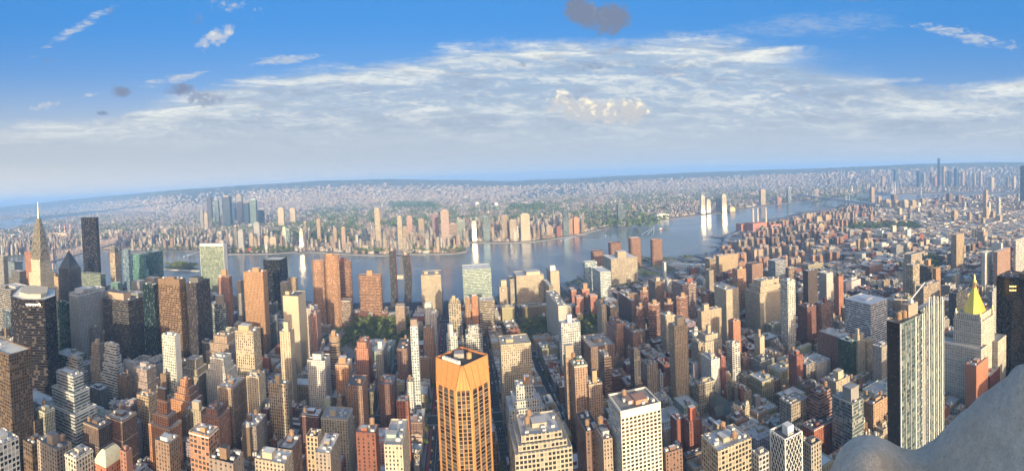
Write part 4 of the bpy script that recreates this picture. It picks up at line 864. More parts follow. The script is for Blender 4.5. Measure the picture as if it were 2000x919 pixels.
# --- orange octagonal tower turned 45 degrees to the streets
def orange_tower():
    c = W(902, 700, 418); cx, cy_ = c.x, c.y; zr = W(903, 716, 393).z; zc = W(850, 739, 415).z - 3
    root = empty('office_tower', (cx, cy_, 0), 'orange sunlit brick office tower turned cornerwise, with sloping crown and black roof', 'office tower')
    oc = (.45, .225, .075); hd = 23.6
    def octo(r, ch):     # square with its corners on the axes, corners cut by ch
        P_ = []
        for k in range(4):
            a = math.pi / 2 * k; n = Vector((math.cos(a), math.sin(a))); t = Vector((-n.y, n.x))
            P_ += [tuple(n * (r - ch) - t * ch), tuple(n * (r - ch) + t * ch)]
        return P_
    base = octo(hd + 6.6, 6.6); topp = octo(hd * 1.03, 1.2)
    m = MB()
    glassc = (.035, .036, .036)
    FH = 3.45; z0, z1 = 0.0, zc
    nfl = int(z1 / FH)
    win = []
    for i in range(8):
        a, b_ = Vector(base[i]), Vector(base[(i + 1) % 8]); e = (b_ - a); L = e.length; e.normalize(); nrm = Vector((e.y, -e.x))
        wide = L > 12
        cols = ([.10, .39, .68], .225) if wide else ([.16, .60], .24)
        # back wall plane, then piers standing proud of it
        aa, bb = a - nrm * .9, b_ - nrm * .9
        m.wall(aa, bb, z0, z1, (L / 2, 3.9, 0, 0, 0, GD), (.09, .06, .05) if wide else oc)
        edges = []; cur = 0.0
        for f0 in cols[0]:
            edges.append((cur, f0)); cur = f0 + cols[1]
        edges.append((cur, 1.0))
        for f0, f1 in edges:
            p, q = a + e * (f0 * L), a + e * (f1 * L)
            m.prism([tuple(p - nrm * .95), tuple(p), tuple(q), tuple(q - nrm * .95)][::-1], z0, z1, FLAT, oc)
        for f0 in cols[0]:
            for k in range(nfl):
                zz = z1 - 2.2 - k * FH
                p, q = a + e * (f0 * L), a + e * ((f0 + cols[1]) * L)
                sp = [tuple(p - nrm * .85), tuple(p - nrm * .2), tuple(q - nrm * .2), tuple(q - nrm * .85)][::-1]
                m.prism(sp, zz - FH + .2, zz - FH + (.8 if wide else 1.0), FLAT, (.27, .2, .15) if wide else (.5, .27, .12), bottom=True)
                vis = nrm.x < .1
                if vis and k < 34: win.append(((p + q) / 2 - nrm * .34, zz - FH / 2 + .5, e.to_tuple(), (q - p).length, k))
    for i in range(8):   # sloping crown
        j = (i + 1) % 8; zt = zr
        a, b_, c_, d_ = base[i], base[j], topp[j], topp[i]
        m.face([(*a, z1), (*b_, z1), (*c_, zt), (*d_, zt)], FLAT, oc)
        L = (Vector(b_) - Vector(a)).length
        for f in ((.0, .26, .52, .78, 1.0) if L > 12 else (.5,)):
            p = Vector(a).lerp(Vector(b_), f); q = Vector(d_).lerp(Vector(c_), f)
            m.beam((*p, z1), (*q, zt), .5, FLAT, (.36, .15, .05))
    it = octo(hd * 1.03 - 1.3, .8)
    for i in range(8):
        j = (i + 1) % 8
        m.face([(*topp[i], zr), (*topp[j], zr), (*it[j], zr), (*it[i], zr)], FLAT, (.5, .25, .1))
        m.face([(*it[j], zr - 1.8), (*it[i], zr - 1.8), (*it[i], zr), (*it[j], zr)], FLAT, (.45, .18, .07))
    m.build('walls', root)
    r = MB(); r.face([(*p, zr - 1.8) for p in it], ROOF, (.05, .05, .055))
    r.build('roof', root)
    ph_ = MB(); ph_.box(-1, 9, -2, 7, zr - 1.8, zr + 2.2, FLAT, (.28, .27, .26)); ph_.build('penthouse', root)
    tk = MB(); tk.cone(-1.5, -6.5, zr - 1.8, zr + 2.6, 2.4, 2.3, 16, FLAT, (.45, .25, .12)); tk.cone(-1.5, -6.5, zr + 2.6, zr + 3.6, 2.5, .3, 16, FLAT, (.45, .25, .12)); tk.build('water_tank', root)
    for k in range(6):      # row of pale cooling units along the front left edge
        f = .12 + k * .135; p = Vector(it[4]).lerp(Vector(it[3]), f) ; cc = Vector((0, 0)); p = p.lerp(cc, .12)
        q = MB(); q.cone(p.x, p.y, zr - 1.8, zr + 1.9, 1.9, 1.9, 12, FLAT, (.60, .59, .55)); q.cone(p.x, p.y, zr + 1.9, zr + 2.4, 1.9, 1.4, 12, FLAT, (.5, .5, .48)); q.build('cooling_unit', root)
    # windows: the hundred largest as parts, the rest together
    win.sort(key=lambda t: t[4]); gm = glassmat; first = None; rest = MB()
    for k, (p, zz, e, w, fl) in enumerate(win):
        hgt = 2.7
        if k < 100:
            key = round(w, 1)
            if key not in wmesh:
                t = MB(); t.box(-w / 2 + .1, w / 2 - .1, -.05, .05, -hgt / 2, hgt / 2); t.box(-.06, .06, -.1, .1, -hgt / 2, hgt / 2); o = t.build('window', None, [gm]); wmesh[key] = o.data; bpy.data.objects.remove(o)
            o = bpy.data.objects.new('window', wmesh[key]); col.objects.link(o); o.parent = root; o.location = (p.x, p.y, zz); o.rotation_euler.z = math.atan2(e[1], e[0])
        else:
            ee = Vector(e) * (w / 2 - .1); a, b_ = p - ee, p + ee
            rest.face([(a.x, a.y, zz - hgt / 2), (b_.x, b_.y, zz - hgt / 2), (b_.x, b_.y, zz + hgt / 2), (a.x, a.y, zz + hgt / 2)])
    tag(rest.build('window_rows', root, [gm]), kind='stuff')
    reg(845, 957, 684, 919, 392, [(cx - hd, cy_ - hd), (cx + hd, cy_ + hd)], 'orange octagonal tower')
wmesh = {}
glassmat, b = newmat('window_glass')
oi = N.tree.nodes.new('ShaderNodeObjectInfo'); rnd = N(oi.outputs['Random']); isl = geo('Random Per Island')
put(b, 'Base Color', cmix(white(vec(rnd, isl, 0)).step(.2, 1.0), (.02, .022, .025), (.14, .13, .11))); put(b, 'Roughness', .12); put(b, 'Metallic', .15)
orange_tower()

# --- white tower of square windows, lower centre
def white_grid():
    D = 342; a, b_, s_, n_ = foot(1196, 1212, 1291, 803, D, 30); z = W(1212, 803, D).z
    root = empty('office_tower', (a, n_, 0), 'white office tower with a square black window grid and cluttered brown roof', 'office tower')
    m = MB(); wcx = (.66, .62, .52); ncol = 10; L = n_ - s_; FH = 3.0; nfl = int((z - 6) / FH)
    bay = L / ncol
    m.box(a + .9, b_, s_, n_ - .9, 0, z - 1.2, FLAT, wcx, top=False)
    for k in range(ncol + 1):
        yy = s_ + bay * k; w = .44
        m.box(a, a + 1.0, max(s_, yy - w), min(n_, yy + w), 0, z - 5.0, FLAT, wcx)
    for k in range(nfl + 1):
        zz = z - 5.0 - k * FH
        m.box(a + .02, a + 1.0, s_, n_, zz - 1.0, zz, FLAT, wcx, bottom=True)
    m.box(a, a + 1.0, s_, n_, z - 5.0, z, FLAT, wcx, bottom=True)
    for (x0, x1, y0, y1) in ((a + 1.0, b_, n_ - 1.0, n_), (a + 1.0, b_, s_, s_ + 1), (b_ - 1, b_, s_ + 1, n_ - 1)):
        m.box(x0, x1, y0, y1, z - 1.2, z, FLAT, wcx)
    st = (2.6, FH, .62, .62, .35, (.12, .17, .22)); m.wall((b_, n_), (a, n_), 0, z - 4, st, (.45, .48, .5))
    m.build('walls', root, loc=(a, n_, 0))
    r = MB(); r.face([(a + 1, s_ + 1, z - 1.3), (b_ - 1, s_ + 1, z - 1.3), (b_ - 1, n_ - 1, z - 1.3), (a + 1, n_ - 1, z - 1.3)], ROOF, (.22, .21, .2)); r.build('roof', root, loc=(a, n_, 0))
    q = MB(); q.box(a + 6, a + 18, s_ + 8, s_ + 18, z - 1.3, z + 2.2, FLAT, (.36, .2, .14)); q.box(a + 10, a + 24, s_ + 16, s_ + 23, z - 1.3, z + 1.2, FLAT, (.3, .2, .16)); q.build('penthouse', root, loc=(a, n_, 0))
    small('water_tank', root, 21, s_ + 22 - n_, z - 1.3, .9)
    for k in range(6): small('air_unit', root, 6 + 5 * (k % 3), s_ + 4 + 2.8 * k - n_ + (k > 3) * 6, z - 1.3, 1.1, .0)
    t = MB(); t.box(-.06, .06, -bay / 2 + .42, bay / 2 - .42, -(FH - 1.0) / 2, (FH - 1.0) / 2); t.box(-.12, .0, -.06, .06, -(FH - 1.0) / 2, (FH - 1.0) / 2)
    o = t.build('window', None, [glassmat]); me = o.data; bpy.data.objects.remove(o); rest = MB(); cnt = 0
    for k in range(nfl):
        for j in range(ncol):
            yy = s_ + bay * (j + .5); zz = z - 5.0 - k * FH - 1.0 - (FH - 1.0) / 2
            if cnt < 100:
                o = bpy.data.objects.new('window', me); col.objects.link(o); o.parent = root; o.location = (.28, yy - n_, zz)
            else: rest.box(.26, .30, yy - n_ - bay / 2 + .6, yy - n_ + bay / 2 - .6, zz - .9, zz + .9)
            cnt += 1
    tag(rest.build('window_rows', root, [glassmat]), kind='stuff')
    reg(1196, 1291, 785, 919, D, rect(a, b_, s_, n_), 'white gridded tower')
white_grid()

# --- white diagonal lattice tower
def lattice():
    D = 350; a, b_, s_, n_ = foot(1512, 1533, 1566, 858, D); z = W(1533, 858, D).z; b_ = a + max(18, min(26, b_ - a))
    root = empty('office_tower', (a, n_, 0), 'small tower wrapped in a white diagonal lattice over dark glass', 'office tower'); L0 = (a, n_, 0)
    m = MB(); m.box(a + .5, b_ - .5, s_ + .5, n_ - .5, 0, z - 1.5, FAC, (.03, .035, .04), top=False)
    m.wall((a + .45, n_ - .45), (a + .45, s_ + .45), 0, z - 1.5, (1.6, 3.6, .94, .85, .3, (.03, .04, .05)), (.03, .03, .035)); m.wall((b_ - .45, n_ - .45), (a + .45, n_ - .45), 0, z - 1.5, (1.6, 3.6, .94, .85, .3, (.03, .04, .05)), (.03, .03, .035))
    m.build('walls', root, loc=L0)
    r = MB(); r.face([(a + .5, s_ + .5, z - 2.5), (b_ - .5, s_ + .5, z - 2.5), (b_ - .5, n_ - .5, z - 2.5), (a + .5, n_ - .5, z - 2.5)], ROOF, (.1, .1, .1)); r.build('roof', root, loc=L0)
    q = MB(); wc_ = (.70, .70, .69)
    def face(p, u_, Lf, nrm):
        nx = max(3, round(Lf / 3.6)); w = Lf / nx; h = w * 2.1; nz = int(z / h) + 1
        for k in range(nz):
            for i in range(nx):
                for (f0, f1) in ((i, i + 1), (i + 1, i)):
                    A_ = Vector((*(p + u_ * (f0 * w)), z - k * h)); B_ = Vector((*(p + u_ * (f1 * w)), max(0, z - (k + 1) * h)))
                    q.beam(A_, B_, .38, FLAT, wc_)
    face(Vector((a, n_)), Vector((0, -1)), n_ - s_, None); face(Vector((a, n_)), Vector((1, 0)), b_ - a, None)
    face(Vector((a, s_)), Vector((1, 0)), b_ - a, None); face(Vector((b_, n_)), Vector((0, -1)), n_ - s_, None)
    for p in ((a, n_), (a, s_), (b_, n_), (b_, s_)): q.beam((*p, 0), (*p, z), .8, FLAT, wc_)
    for p, p2 in (((a, n_), (a, s_)), ((a, s_), (b_, s_)), ((b_, s_), (b_, n_)), ((b_, n_), (a, n_))): q.beam((*p, z), (*p2, z), .7, FLAT, wc_)
    q.build('lattice_screen', root, loc=L0)
    h_ = MB(); h_.box(a + 5, a + 12, s_ + 4, s_ + 10, z - 2.5, z + 5, FLAT, (.6, .6, .6)); h_.build('penthouse', root, loc=L0)
    reg(1512, 1566, 832, 919, D, rect(a, b_, s_, n_), 'white lattice tower')
lattice()

# --- tall glass tower with cream fins, right
def fin_tower():
    D = 345; a, b_, s_, n_ = foot(1733, 1757, 1848, 612, D, 12); z = W(1757, 632, D).z
    root = empty('apartment_tower', (a, n_, 0), 'tall glass tower with cream vertical fins, dark shaded side and a roof crane', 'apartment tower'); L0 = (a, n_, 0)
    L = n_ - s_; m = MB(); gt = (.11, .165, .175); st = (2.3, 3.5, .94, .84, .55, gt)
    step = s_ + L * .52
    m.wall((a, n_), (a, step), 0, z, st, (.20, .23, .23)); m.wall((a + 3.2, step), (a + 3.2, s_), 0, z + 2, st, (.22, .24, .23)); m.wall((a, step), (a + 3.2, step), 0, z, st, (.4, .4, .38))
    m.wall((b_, n_), (a, n_), 0, z, (3, 3.5, .3, .4, .1, GD), (.03, .028, .03)); m.wall((a + 3.2, s_), (b_, s_), 0, z + 2, st, (.4, .4, .38)); m.wall((b_, s_), (b_, n_), 0, z, st, (.3, .3, .3))  # north wall coloured near black, its shade put into the colour
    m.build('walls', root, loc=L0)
    r = MB(); r.face([(a, step, z - 1), (b_, step, z - 1), (b_, n_, z - 1), (a, n_, z - 1)], ROOF, (.2, .18, .17)); r.build('roof', root, loc=L0); r = MB(); r.face([(a + 3.2, s_, z + 1), (b_, s_, z + 1), (b_, step, z + 1), (a + 3.2, step, z + 1)], ROOF, (.4, .38, .35)); r.build('roof', root, loc=L0)
    for i, (f, w, dz, x) in enumerate(((.995, .9, 0, 0), (.90, .35, -3, 0), (.80, .35, -3, 0), (.70, 1.5, 0, 0), (.645, .5, -2, 0), (.56, 1.2, 0, 0), (.52, 1.0, 0, 0), (.46, .5, 3, 3.2), (.40, .4, 4, 3.2), (.345, 1.3, 10, 3.2), (.29, .4, 9, 3.2), (.235, 1.4, 9, 3.2), (.19, .4, 8, 3.2), (.14, 1.2, 7, 3.2), (.085, .4, 4, 3.2), (.035, 1.4, 5, 3.2), (.0, .6, 3, 3.2))):
        q = MB(); yy = s_ + L * f; q.box(a + x - .9, a + x - .02, yy - w * .42, yy + w * .42, 0, z + dz, FLAT, (.60, .59, .56)); q.build('fin', root, loc=L0)
    for k in range(int(z / 3.5)):
        if k % 2 and k < 60: pass
    bal = MB(); bal.box(0, 1.4, -1.2, 1.2, 0, .25, FLAT, (.4, .4, .38)); bal.box(0, .08, -1.2, 1.2, .25, 1.2, FLAT, (.2, .26, .26)); ob = bal.build('balcony'); bm_ = ob.data; bpy.data.objects.remove(ob)
    for k in range(44):
        o = bpy.data.objects.new('balcony', bm_); col.objects.link(o); o.parent = root; o.location = (-1.4, (L * .60 if k % 2 else L * .68) - L, z - 8 - 3.5 * (k))
        if z - 8 - 3.5 * k < 5: break
    q = MB(); q.box(a + 4, a + 11, n_ - 30, n_ - 17, z - 1, z + 9, FLAT, (.30, .24, .2)); q.build('penthouse', root, loc=L0)
    for k, (dx, dy) in enumerate(((4.5, -4), (5.5, -8.6), (3.5, -9.6))): small('water_tank', root, dx, dy - 1, z - 2, 1.15)
    reg(1733, 1848, 598, 890, D, rect(a, b_, s_, n_), 'tall finned glass tower')
    cr = empty('roof_crane', (a + 7, n_ - 24, z + 9), 'white crane with a raised lattice arm on the finned glass tower roof', 'crane')
    c_ = MB(); c_.box(-1.6, 1.6, -1.6, 1.6, 0, 2.6, FLAT, (.6, .6, .6)); c_.build('cab', cr); j_ = MB(); j_.beam((0, 0, 2), (-9, -7, 16), .9, FLAT, (.68, .68, .68)); j_.build('arm', cr)
    k_ = MB(); k_.beam((0, 0, 2), (10, 8, 3), .7, FLAT, (.55, .5, .42)); k_.build('counter_arm', cr)
fin_tower()

# --- gold pyramid tower
def gold_tower():
    D = 610; cc = W(1903, 615, D + 16); cx, cy_ = cc.x, cc.y
    root = empty('office_tower', (cx, cy_, 0), 'pale stone tower with a gilded pyramid roof and lantern', 'office tower'); L0 = (cx, cy_, 0)
    k = 1.0 / F * D; zs = W(1903, 612, D).z; za = W(1900, 535, D + 14).z; zl = W(1900, 563, D + 14).z
    st = (2.9, 3.7, .42, .55, .05, GD); c = (.52, .47, .40); m, r = MB(), MB()
    hw = 20.5
    r = MB(); shell(m, r, rect(cx - hw, cx + hw, cy_ - hw, cy_ + hw), 0, zs - 8, st, c, (.4, .38, .35), trim=(.58, .53, .45), courses=6); r.build('roof', root, loc=L0)
    r = MB(); shell(m, r, rect(cx - hw + 3, cx + hw - 3, cy_ - hw + 3, cy_ + hw - 3), zs - 10, zs, st, c, (.4, .38, .35), trim=(.58, .53, .45)); r.build('roof', root, loc=L0)
    for sx in (-1, 1):
        for sy in (-1, 1):
            x, y = cx + sx * (hw - 2.4), cy_ + sy * (hw - 2.4); m.box(x - 1.6, x + 1.6, y - 1.6, y + 1.6, zs - 8, zs - 1, FLAT, c); m.cone(x, y, zs - 1, zs + 5, 1.8, .01, 8, GOLD, (.85, .6, .12))
    z2 = W(1860, 640, D).z; z3 = W(1945, 680, D).z
    r = MB(); shell(m, r, rect(cx - hw - 6, cx + hw + 20, cy_ + hw - 6, cy_ + hw + 12), 0, W(1860, 668, D).z, st, c, (.4, .38, .35), trim=(.58, .53, .45), courses=4); r.build('roof', root, loc=L0)
    r = MB(); shell(m, r, rect(cx - hw - 8, cx + hw + 20, cy_ - hw - 22, cy_ - hw + 6), 0, W(1945, 690, D - 25).z, st, c, (.4, .38, .35), trim=(.58, .53, .45), courses=4); r.build('roof', root, loc=L0)
    r = MB(); shell(m, r, rect(cx - hw - 8, cx + hw + 30, cy_ - hw - 22, cy_ + hw + 12), 0, W(1900, 790, D).z, st, c, (.4, .38, .35), trim=(.58, .53, .45), courses=2); r.build('roof', root, loc=L0)
    m.build('walls', root, loc=L0)
    p = MB(); p.cone(0, 0, zs - 1, zl, 16.2, 2.9, 8, GOLD, (.95, .66, .12), ph=math.pi / 8); p.build('pyramid_roof', root)
    l = MB()
    for a in range(8): t = a * math.pi / 4; l.beam((2.5 * math.cos(t), 2.5 * math.sin(t), zl), (2.0 * math.cos(t), 2.0 * math.sin(t), zl + 9), .6, GOLD, (.8, .5, .12))
    l.cone(0, 0, zl, zl + 1, 3.4, 3.2, 8, GOLD, (.8, .5, .12)); l.cone(0, 0, zl + 8.6, zl + 10, 2.9, 2.6, 8, GOLD, (.8, .5, .12)); l.cone(0, 0, zl + 10, za, 2.1, .01, 8, GOLD, (.9, .62, .14)); l.build('lantern', root)
    reg(1858, 1968, 605, 740, D - 20, rect(cx - 30, cx + 52, cy_ - 44, cy_ + 34), 'gold pyramid tower')
gold_tower()

# --- spired art deco skyscraper
def spire_tower():
    D = 945; c0 = W(79, 500, D); cx, cy_ = c0.x, c0.y
    root = empty('skyscraper', (cx, cy_, 0), 'art deco skyscraper with arched silver crown and needle spire', 'skyscraper'); L0 = (cx, cy_, 0)
    px = D / F; zz = lambda y: W(79, y, D).z
    m, r = MB(), MB(); c = (.50, .44, .34); st = (3.0, 3.6, .5, .5, .05, GD)
    def sq(h): return rect(cx - h, cx + h, cy_ - h, cy_ + h)
    for h, z0, z1 in ((33, 0, zz(640)), (27, 0, zz(590)), (22, 0, zz(560)), (17.5, 0, zz(530)), (13.6, 0, zz(503))):
        shell(m, r, sq(h), z0, z1, st, c, (.5, .48, .45)); r.build('roof', root, loc=L0); r = MB()
    m.build('walls', root, loc=L0)
    cr = MB(); sc_ = (.50, .45, .35)
    def arch(h, w, z0, zt, n=12):
        for ax in range(4):
            a = ax * math.pi / 2; nx, ny = math.cos(a), math.sin(a); tx, ty = -ny, nx
            pts = [(-w, z0), (w, z0)] + [(w * math.cos(t * math.pi / n), z0 + (zt - z0) * (.25 + .75 * math.sin(t * math.pi / n))) for t in range(n + 1)]
            F_ = [(nx * h + tx * u_, ny * h + ty * u_, z_) for u_, z_ in pts]; Bk = [(nx * (h - w * 1.3) + tx * u_, ny * (h - w * 1.3) + ty * u_, z_) for u_, z_ in pts]
            cr.face(F_, METAL, sc_)
            for i in range(len(pts)): j = (i + 1) % len(pts); cr.face([F_[j], F_[i], Bk[i], Bk[j]], METAL, sc_)
            k = 5
            for i in range(1, k + 1):
                t = math.pi * i / (k + 1); u_, z_ = w * .72 * math.cos(t), z0 + (zt - z0) * (.12 + .62 * math.sin(t)); s_ = w * .15
                cr.face([(nx * (h + .12) + tx * (u_ - s_), ny * (h + .12) + ty * (u_ - s_), z_ - s_), (nx * (h + .12) + tx * (u_ + s_), ny * (h + .12) + ty * (u_ + s_), z_ - s_), (nx * (h + .12) + tx * u_, ny * (h + .12) + ty * u_, z_ + s_ * 1.7)], FLAT, (.03, .03, .03))
    Y = (505, 488, 474, 461, 449, 439, 430)
    for i, (h, w) in enumerate(((14.2, 12.0), (12.8, 10.6), (11.2, 9.0), (9.3, 7.2), (7.2, 5.4), (5.0, 3.8))): arch(h, w, zz(Y[i]), zz(Y[i + 1] - 7 + i * .5))
    cr.cone(0, 0, zz(505), zz(432), 14, 3.0, 4, METAL, sc_, ph=math.pi / 4)
    cr.build('crown', root)
    s_ = MB(); s_.cone(0, 0, zz(440), zz(425), 4.2, 1.9, 8, METAL, sc_); s_.cone(0, 0, zz(425), zz(393), 1.9, .25, 8, METAL, sc_); s_.build('spire', root)
    for sx in (-1, 1):
        for sy in (-1, 1):
            g_ = MB(); x, y = sx * 13.6, sy * 13.6; g_.beam((x, y, zz(506)), (x + sx * 4.5, y + sy * 4.5, zz(506) + 1), 1.6, METAL, sc_); g_.build('gargoyle', root)
    reg(54, 104, 400, 575, D, rect(cx - 34, cx + 34, cy_ - 34, cy_ + 34), 'spired skyscraper')
spire_tower()

# --- black faceted tower with a lit sign
def faceted():
    D = 690; c = W(66, 583, D); root = empty('office_tower', (c.x, c.y, 0), 'broad black faceted glass tower with white roof rim and small lit sign', 'office tower')
    pts = [W(22, 592, 720), W(43, 583, 690), W(86, 574, 680), W(108, 570, 705), W(109, 568, 760), W(40, 580, 800)]
    poly = [(p.x, p.y) for p in pts]
    ar = sum(poly[i][0] * poly[(i + 1) % 6][1] - poly[(i + 1) % 6][0] * poly[i][1] for i in range(6))
    if ar < 0: poly = poly[::-1]
    z = W(64, 583, 690).z; m, r = MB(), MB(); st = (3.1, 3.7, 1.0, .62, .15, (.012, .013, .018))
    shell(m, r, poly, 0, z, st, (.045, .038, .038), (.66, .66, .64), trim=None, par=.8); L0 = (c.x, c.y, 0)
    m.build('walls', root, loc=L0); r.build('roof', root, loc=L0)
    m2 = MB(); q = inset(poly, 12); m2.prism(q, z - 1, z + 5, FLAT, (.5, .44, .33)); m2.build('penthouse', root, loc=L0)
    a, b_ = W(52, 592, 686), W(79, 589, 680); e = (b_ - a); e.z = 0; L = e.length; e.normalize(); nr = Vector((0, 0, 1)).cross(e); 
    if nr.dot(Vector((a.x, a.y, 0))) > 0: nr = -nr
    cu = bpy.data.curves.new('sign', 'FONT'); cu.body = 'wework'; cu.size = 6.5; cu.extrude = .15; cu.align_x = 'CENTER'; cu.space_character = 1.05
    cu.materials.append(plain('sign_light', (.9, .85, .7), .5, 0, (1, .9, .7), 1.6))
    o = bpy.data.objects.new('sign', cu); col.objects.link(o); bpy.context.view_layer.update(); me = bpy.data.meshes.new_from_object(o.evaluated_get(bpy.context.evaluated_depsgraph_get())); bpy.data.objects.remove(o)
    o = bpy.data.objects.new('sign', me); col.objects.link(o); o.parent = root
    e3 = Vector((e.x, e.y, 0)); Rm = Matrix((e3, Vector((0, 0, 1)), e3.cross(Vector((0, 0, 1))))).transposed()
    mid = (Vector(poly and (0, 0, 0))); mid = (W(44, 590, 690) + W(86, 586, 681)) / 2 + nr * 1.0
    o.matrix_local = Matrix.Translation((mid.x - c.x, mid.y - c.y, z - 9)) @ Rm.to_4x4()
    reg(22, 110, 570, 800, 690, poly, 'black faceted tower')
    # golden finned plant roof right behind it
    H(OT, of, 'low tower with golden vertical fins on its roof behind the black faceted tower', 60, 85, 93, 572, 800, 'pier', (.50, .36, .14), 578, short='golden finned roof')
faceted()

# --- dark stepped pyramid topped tower
def pyr():
    D = 1010; c = W(136, 525, D); h = 17
    root = empty('office_tower', (c.x, c.y, 0), 'dark tower ending in a steep slate pyramid, right of the spired skyscraper', 'office tower'); L0 = (c.x, c.y, 0)
    m, r = MB(), MB(); z = W(136, 522, D).z; shell(m, r, rect(c.x - h, c.x + h, c.y - h, c.y + h), 0, z, ST['dense'], (.10, .10, .115), (.1, .1, .1)); m.build('walls', root, loc=L0); r.build('roof', root, loc=L0)
    p = MB(); p.cone(0, 0, z - 1, W(136, 488, D).z, h * 1.38, .01, 4, FLAT, (.07, .085, .11), ph=math.pi / 4); p.build('pyramid_roof', root)
    reg(121, 152, 490, 575, D, rect(c.x - h, c.x + h, c.y - h, c.y + h), 'dark pyramid tower')
pyr()

# --- green glass slab by the river between pale stone end walls
def slab_tower():
    D = 1480; a, b_, s_, n_ = foot(390, 436, 443, 478, D, 24); z = W(436, 476, D).z
    root = empty('office_tower', (a, n_, 0), 'wide green glass slab with pale stone edges standing on the river bank', 'office tower'); L0 = (a, n_, 0)
    m = MB(); st = (3, 3.8, .96, .62, .3, (.10, .16, .12)); m.wall((a, n_ - 1), (a, s_ + 1), 0, z - 7, st, (.36, .39, .31)); sc_ = (.62, .60, .56)
    m.box(a - .5, b_, n_ - 1, n_, 0, z, FLAT, sc_); m.box(a - .5, b_, s_, s_ + 1, 0, z, FLAT, sc_); m.box(a - .3, b_ - .1, s_ + 1, n_ - 1, z - 7, z - .2, FLAT, sc_, bottom=True)
    m.wall((b_ - .2, s_ + 1), (b_ - .2, n_ - 1), 0, z - 7, st, (.36, .39, .31)); m.build('walls', root, loc=L0)
    reg(390, 443, 474, 555, D, rect(a, b_, s_, n_), 'green riverside slab')
slab_tower()

# --- pair of leaning copper and glass towers with a sky bridge
def copper():
    lab = ('taller straight copper and black glass tower joined by a bridge', 'shorter bent copper and glass tower joined by a bridge')
    pos_ = []
    for k, (x0, x1, y, ym, dx, D) in enumerate(((759, 776, 490, 540, 1.5, 1230), (785, 803, 498, 545, 5.0, 1260))):
        a, b_, s_, n_ = foot(x0, x1 - 6, x1, y, D, 30); z = W(x0 + 8, y, D).z; root = empty('apartment_tower', (a, n_, 0), lab[k], 'apartment tower', 'copper tower pair'); L0 = (a, n_, 0)
        m = MB(); st = (3.0, 3.5, .82, .8, .35, (.05, .06, .065)); hs = [(0, 0), (z * .52, -dx * (1 if k else .3)), (z, 0)]
        for (z0, o0), (z1_, o1) in zip(hs, hs[1:]):
            q0 = rect(a, b_, s_ + o0, n_ + o0); q1 = rect(a, b_, s_ + o1, n_ + o1)
            for i in range(4):
                j = (i + 1) % 4; L = max(1, round(math.dist(q0[i], q0[j]) / 3)); nf = (z1_ - z0) / 3.5; cop = i in (0, 2)
                m.face([(*q0[i], z0), (*q0[j], z0), (*q1[j], z1_), (*q1[i], z1_)], FAC, (.30, .13, .09) if cop else (.08, .07, .065), st[5], (0, 0, 0) if cop else (.82, .8, .35), [(0, nf), (L, nf), (L, 0), (0, 0)])
        m.face([(*p, z) for p in q1], ROOF, (.3, .3, .3)); m.build('walls', root, loc=L0); pos_.append((a, b_, s_, n_))
        q = MB(); q.box(a + 6, b_ - 8, s_ + 5, n_ - 5, z, z + 7, FLAT, (.40, .3, .24)); q.build('penthouse', root, loc=L0)
        reg(x0, x1, y, (617, 592)[k], D, rect(a, b_, s_, n_), ('taller copper tower', 'bent copper tower')[k])
    (a, b_, s_, n_), (a2, b2, s2, n2) = pos_
    zb = W(780, 543, 1240).z; q = MB(); am = (a + a2) / 2; q.box(am + 8, am + 18, n2 - 2, s_ + 2, zb - 5, zb + 5, FAC, (.5, .45, .38), bottom=True)
    tag(q.build('sky_bridge'), 'small glazed bridge hanging between the two copper towers', 'bridge')
copper()

# --- stone church with gables among the row houses, and a little church bottom left
def church(x, y, D, L, w, h, c, rc, label, spire=False, rz=0.0, short='church'):
    p = W(x, y, D); root = empty('church', (p.x, p.y, 0), label, 'church', rz=rz); m = MB()
    m.box(-L / 2, L / 2, -w / 2, w / 2, 0, h, FLAT, c, top=False)
    for sx in (-1, 1): m.face([(sx * L / 2, -w / 2 * sx, h), (sx * L / 2, w / 2 * sx, h), (sx * L / 2, 0, h + w * .7)], FLAT, c)
    m.box(-w * .35, w * .35, -w * .95, w * .95, 0, h, FLAT, c, top=False)
    for sy in (-1, 1): m.face([(w * .35 * sy, sy * w * .95, h), (-w * .35 * sy, sy * w * .95, h), (0, sy * w * .95, h + w * .45)], FLAT, c)
    for k in range(-3, 4): m.box(k * L / 8 - .6, k * L / 8 + .6, -w / 2 - .9, -w / 2, 0, h * .9, FLAT, c)
    m.build('walls', root); r = MB()
    for sy in (-1, 1):
        r.face([(-L / 2 - .4, sy * (w / 2 + .4), h - .3), (L / 2 + .4, sy * (w / 2 + .4), h - .3), (L / 2 + .4, 0, h + w * .7), (-L / 2 - .4, 0, h + w * .7)][::sy], ROOF, rc)
        r.face([(sy * (w * .35 + .3), -w * .97, h - .3), (sy * (w * .35 + .3), w * .97, h - .3), (0, w * .97, h + w * .45), (0, -w * .97, h + w * .45)][::-sy], ROOF, rc)
    r.build('roof', root); t = MB()
    tw = w * .3; t.box(-L / 2 - tw * .6, -L / 2 + tw, -w / 2 - tw, -w / 2 + tw * .6, 0, h + w * .8, FLAT, c)
    if spire: t.cone(-L / 2 + tw * .2, -w / 2 - tw * .2, h + w * .8, h + w * 2.2, tw * 1.15, .02, 4, ROOF, rc, ph=math.pi / 4)
    t.build('bell_tower', root); q = MB()
    for k in range(-2, 3): q = MB(); q.box(k * L / 6 - .7, k * L / 6 + .7, -w / 2 - .1, -w / 2 + .1, 3, h * .8, FLAT, (.04, .05, .07), bottom=True); q.build('window', root)
    q = MB()
    q.box(-L / 2 - .1, -L / 2 + .1, -1.6, 1.6, 5, h * 1.05, FLAT, (.04, .05, .07), bottom=True); q.build('window', root)
    k = F / D; reg(x - L / 2 * k, x + L / 2 * k, y - 15, y + 30, D, rect(p.x - L / 2, p.x + L / 2, p.y - w, p.y + w), short)
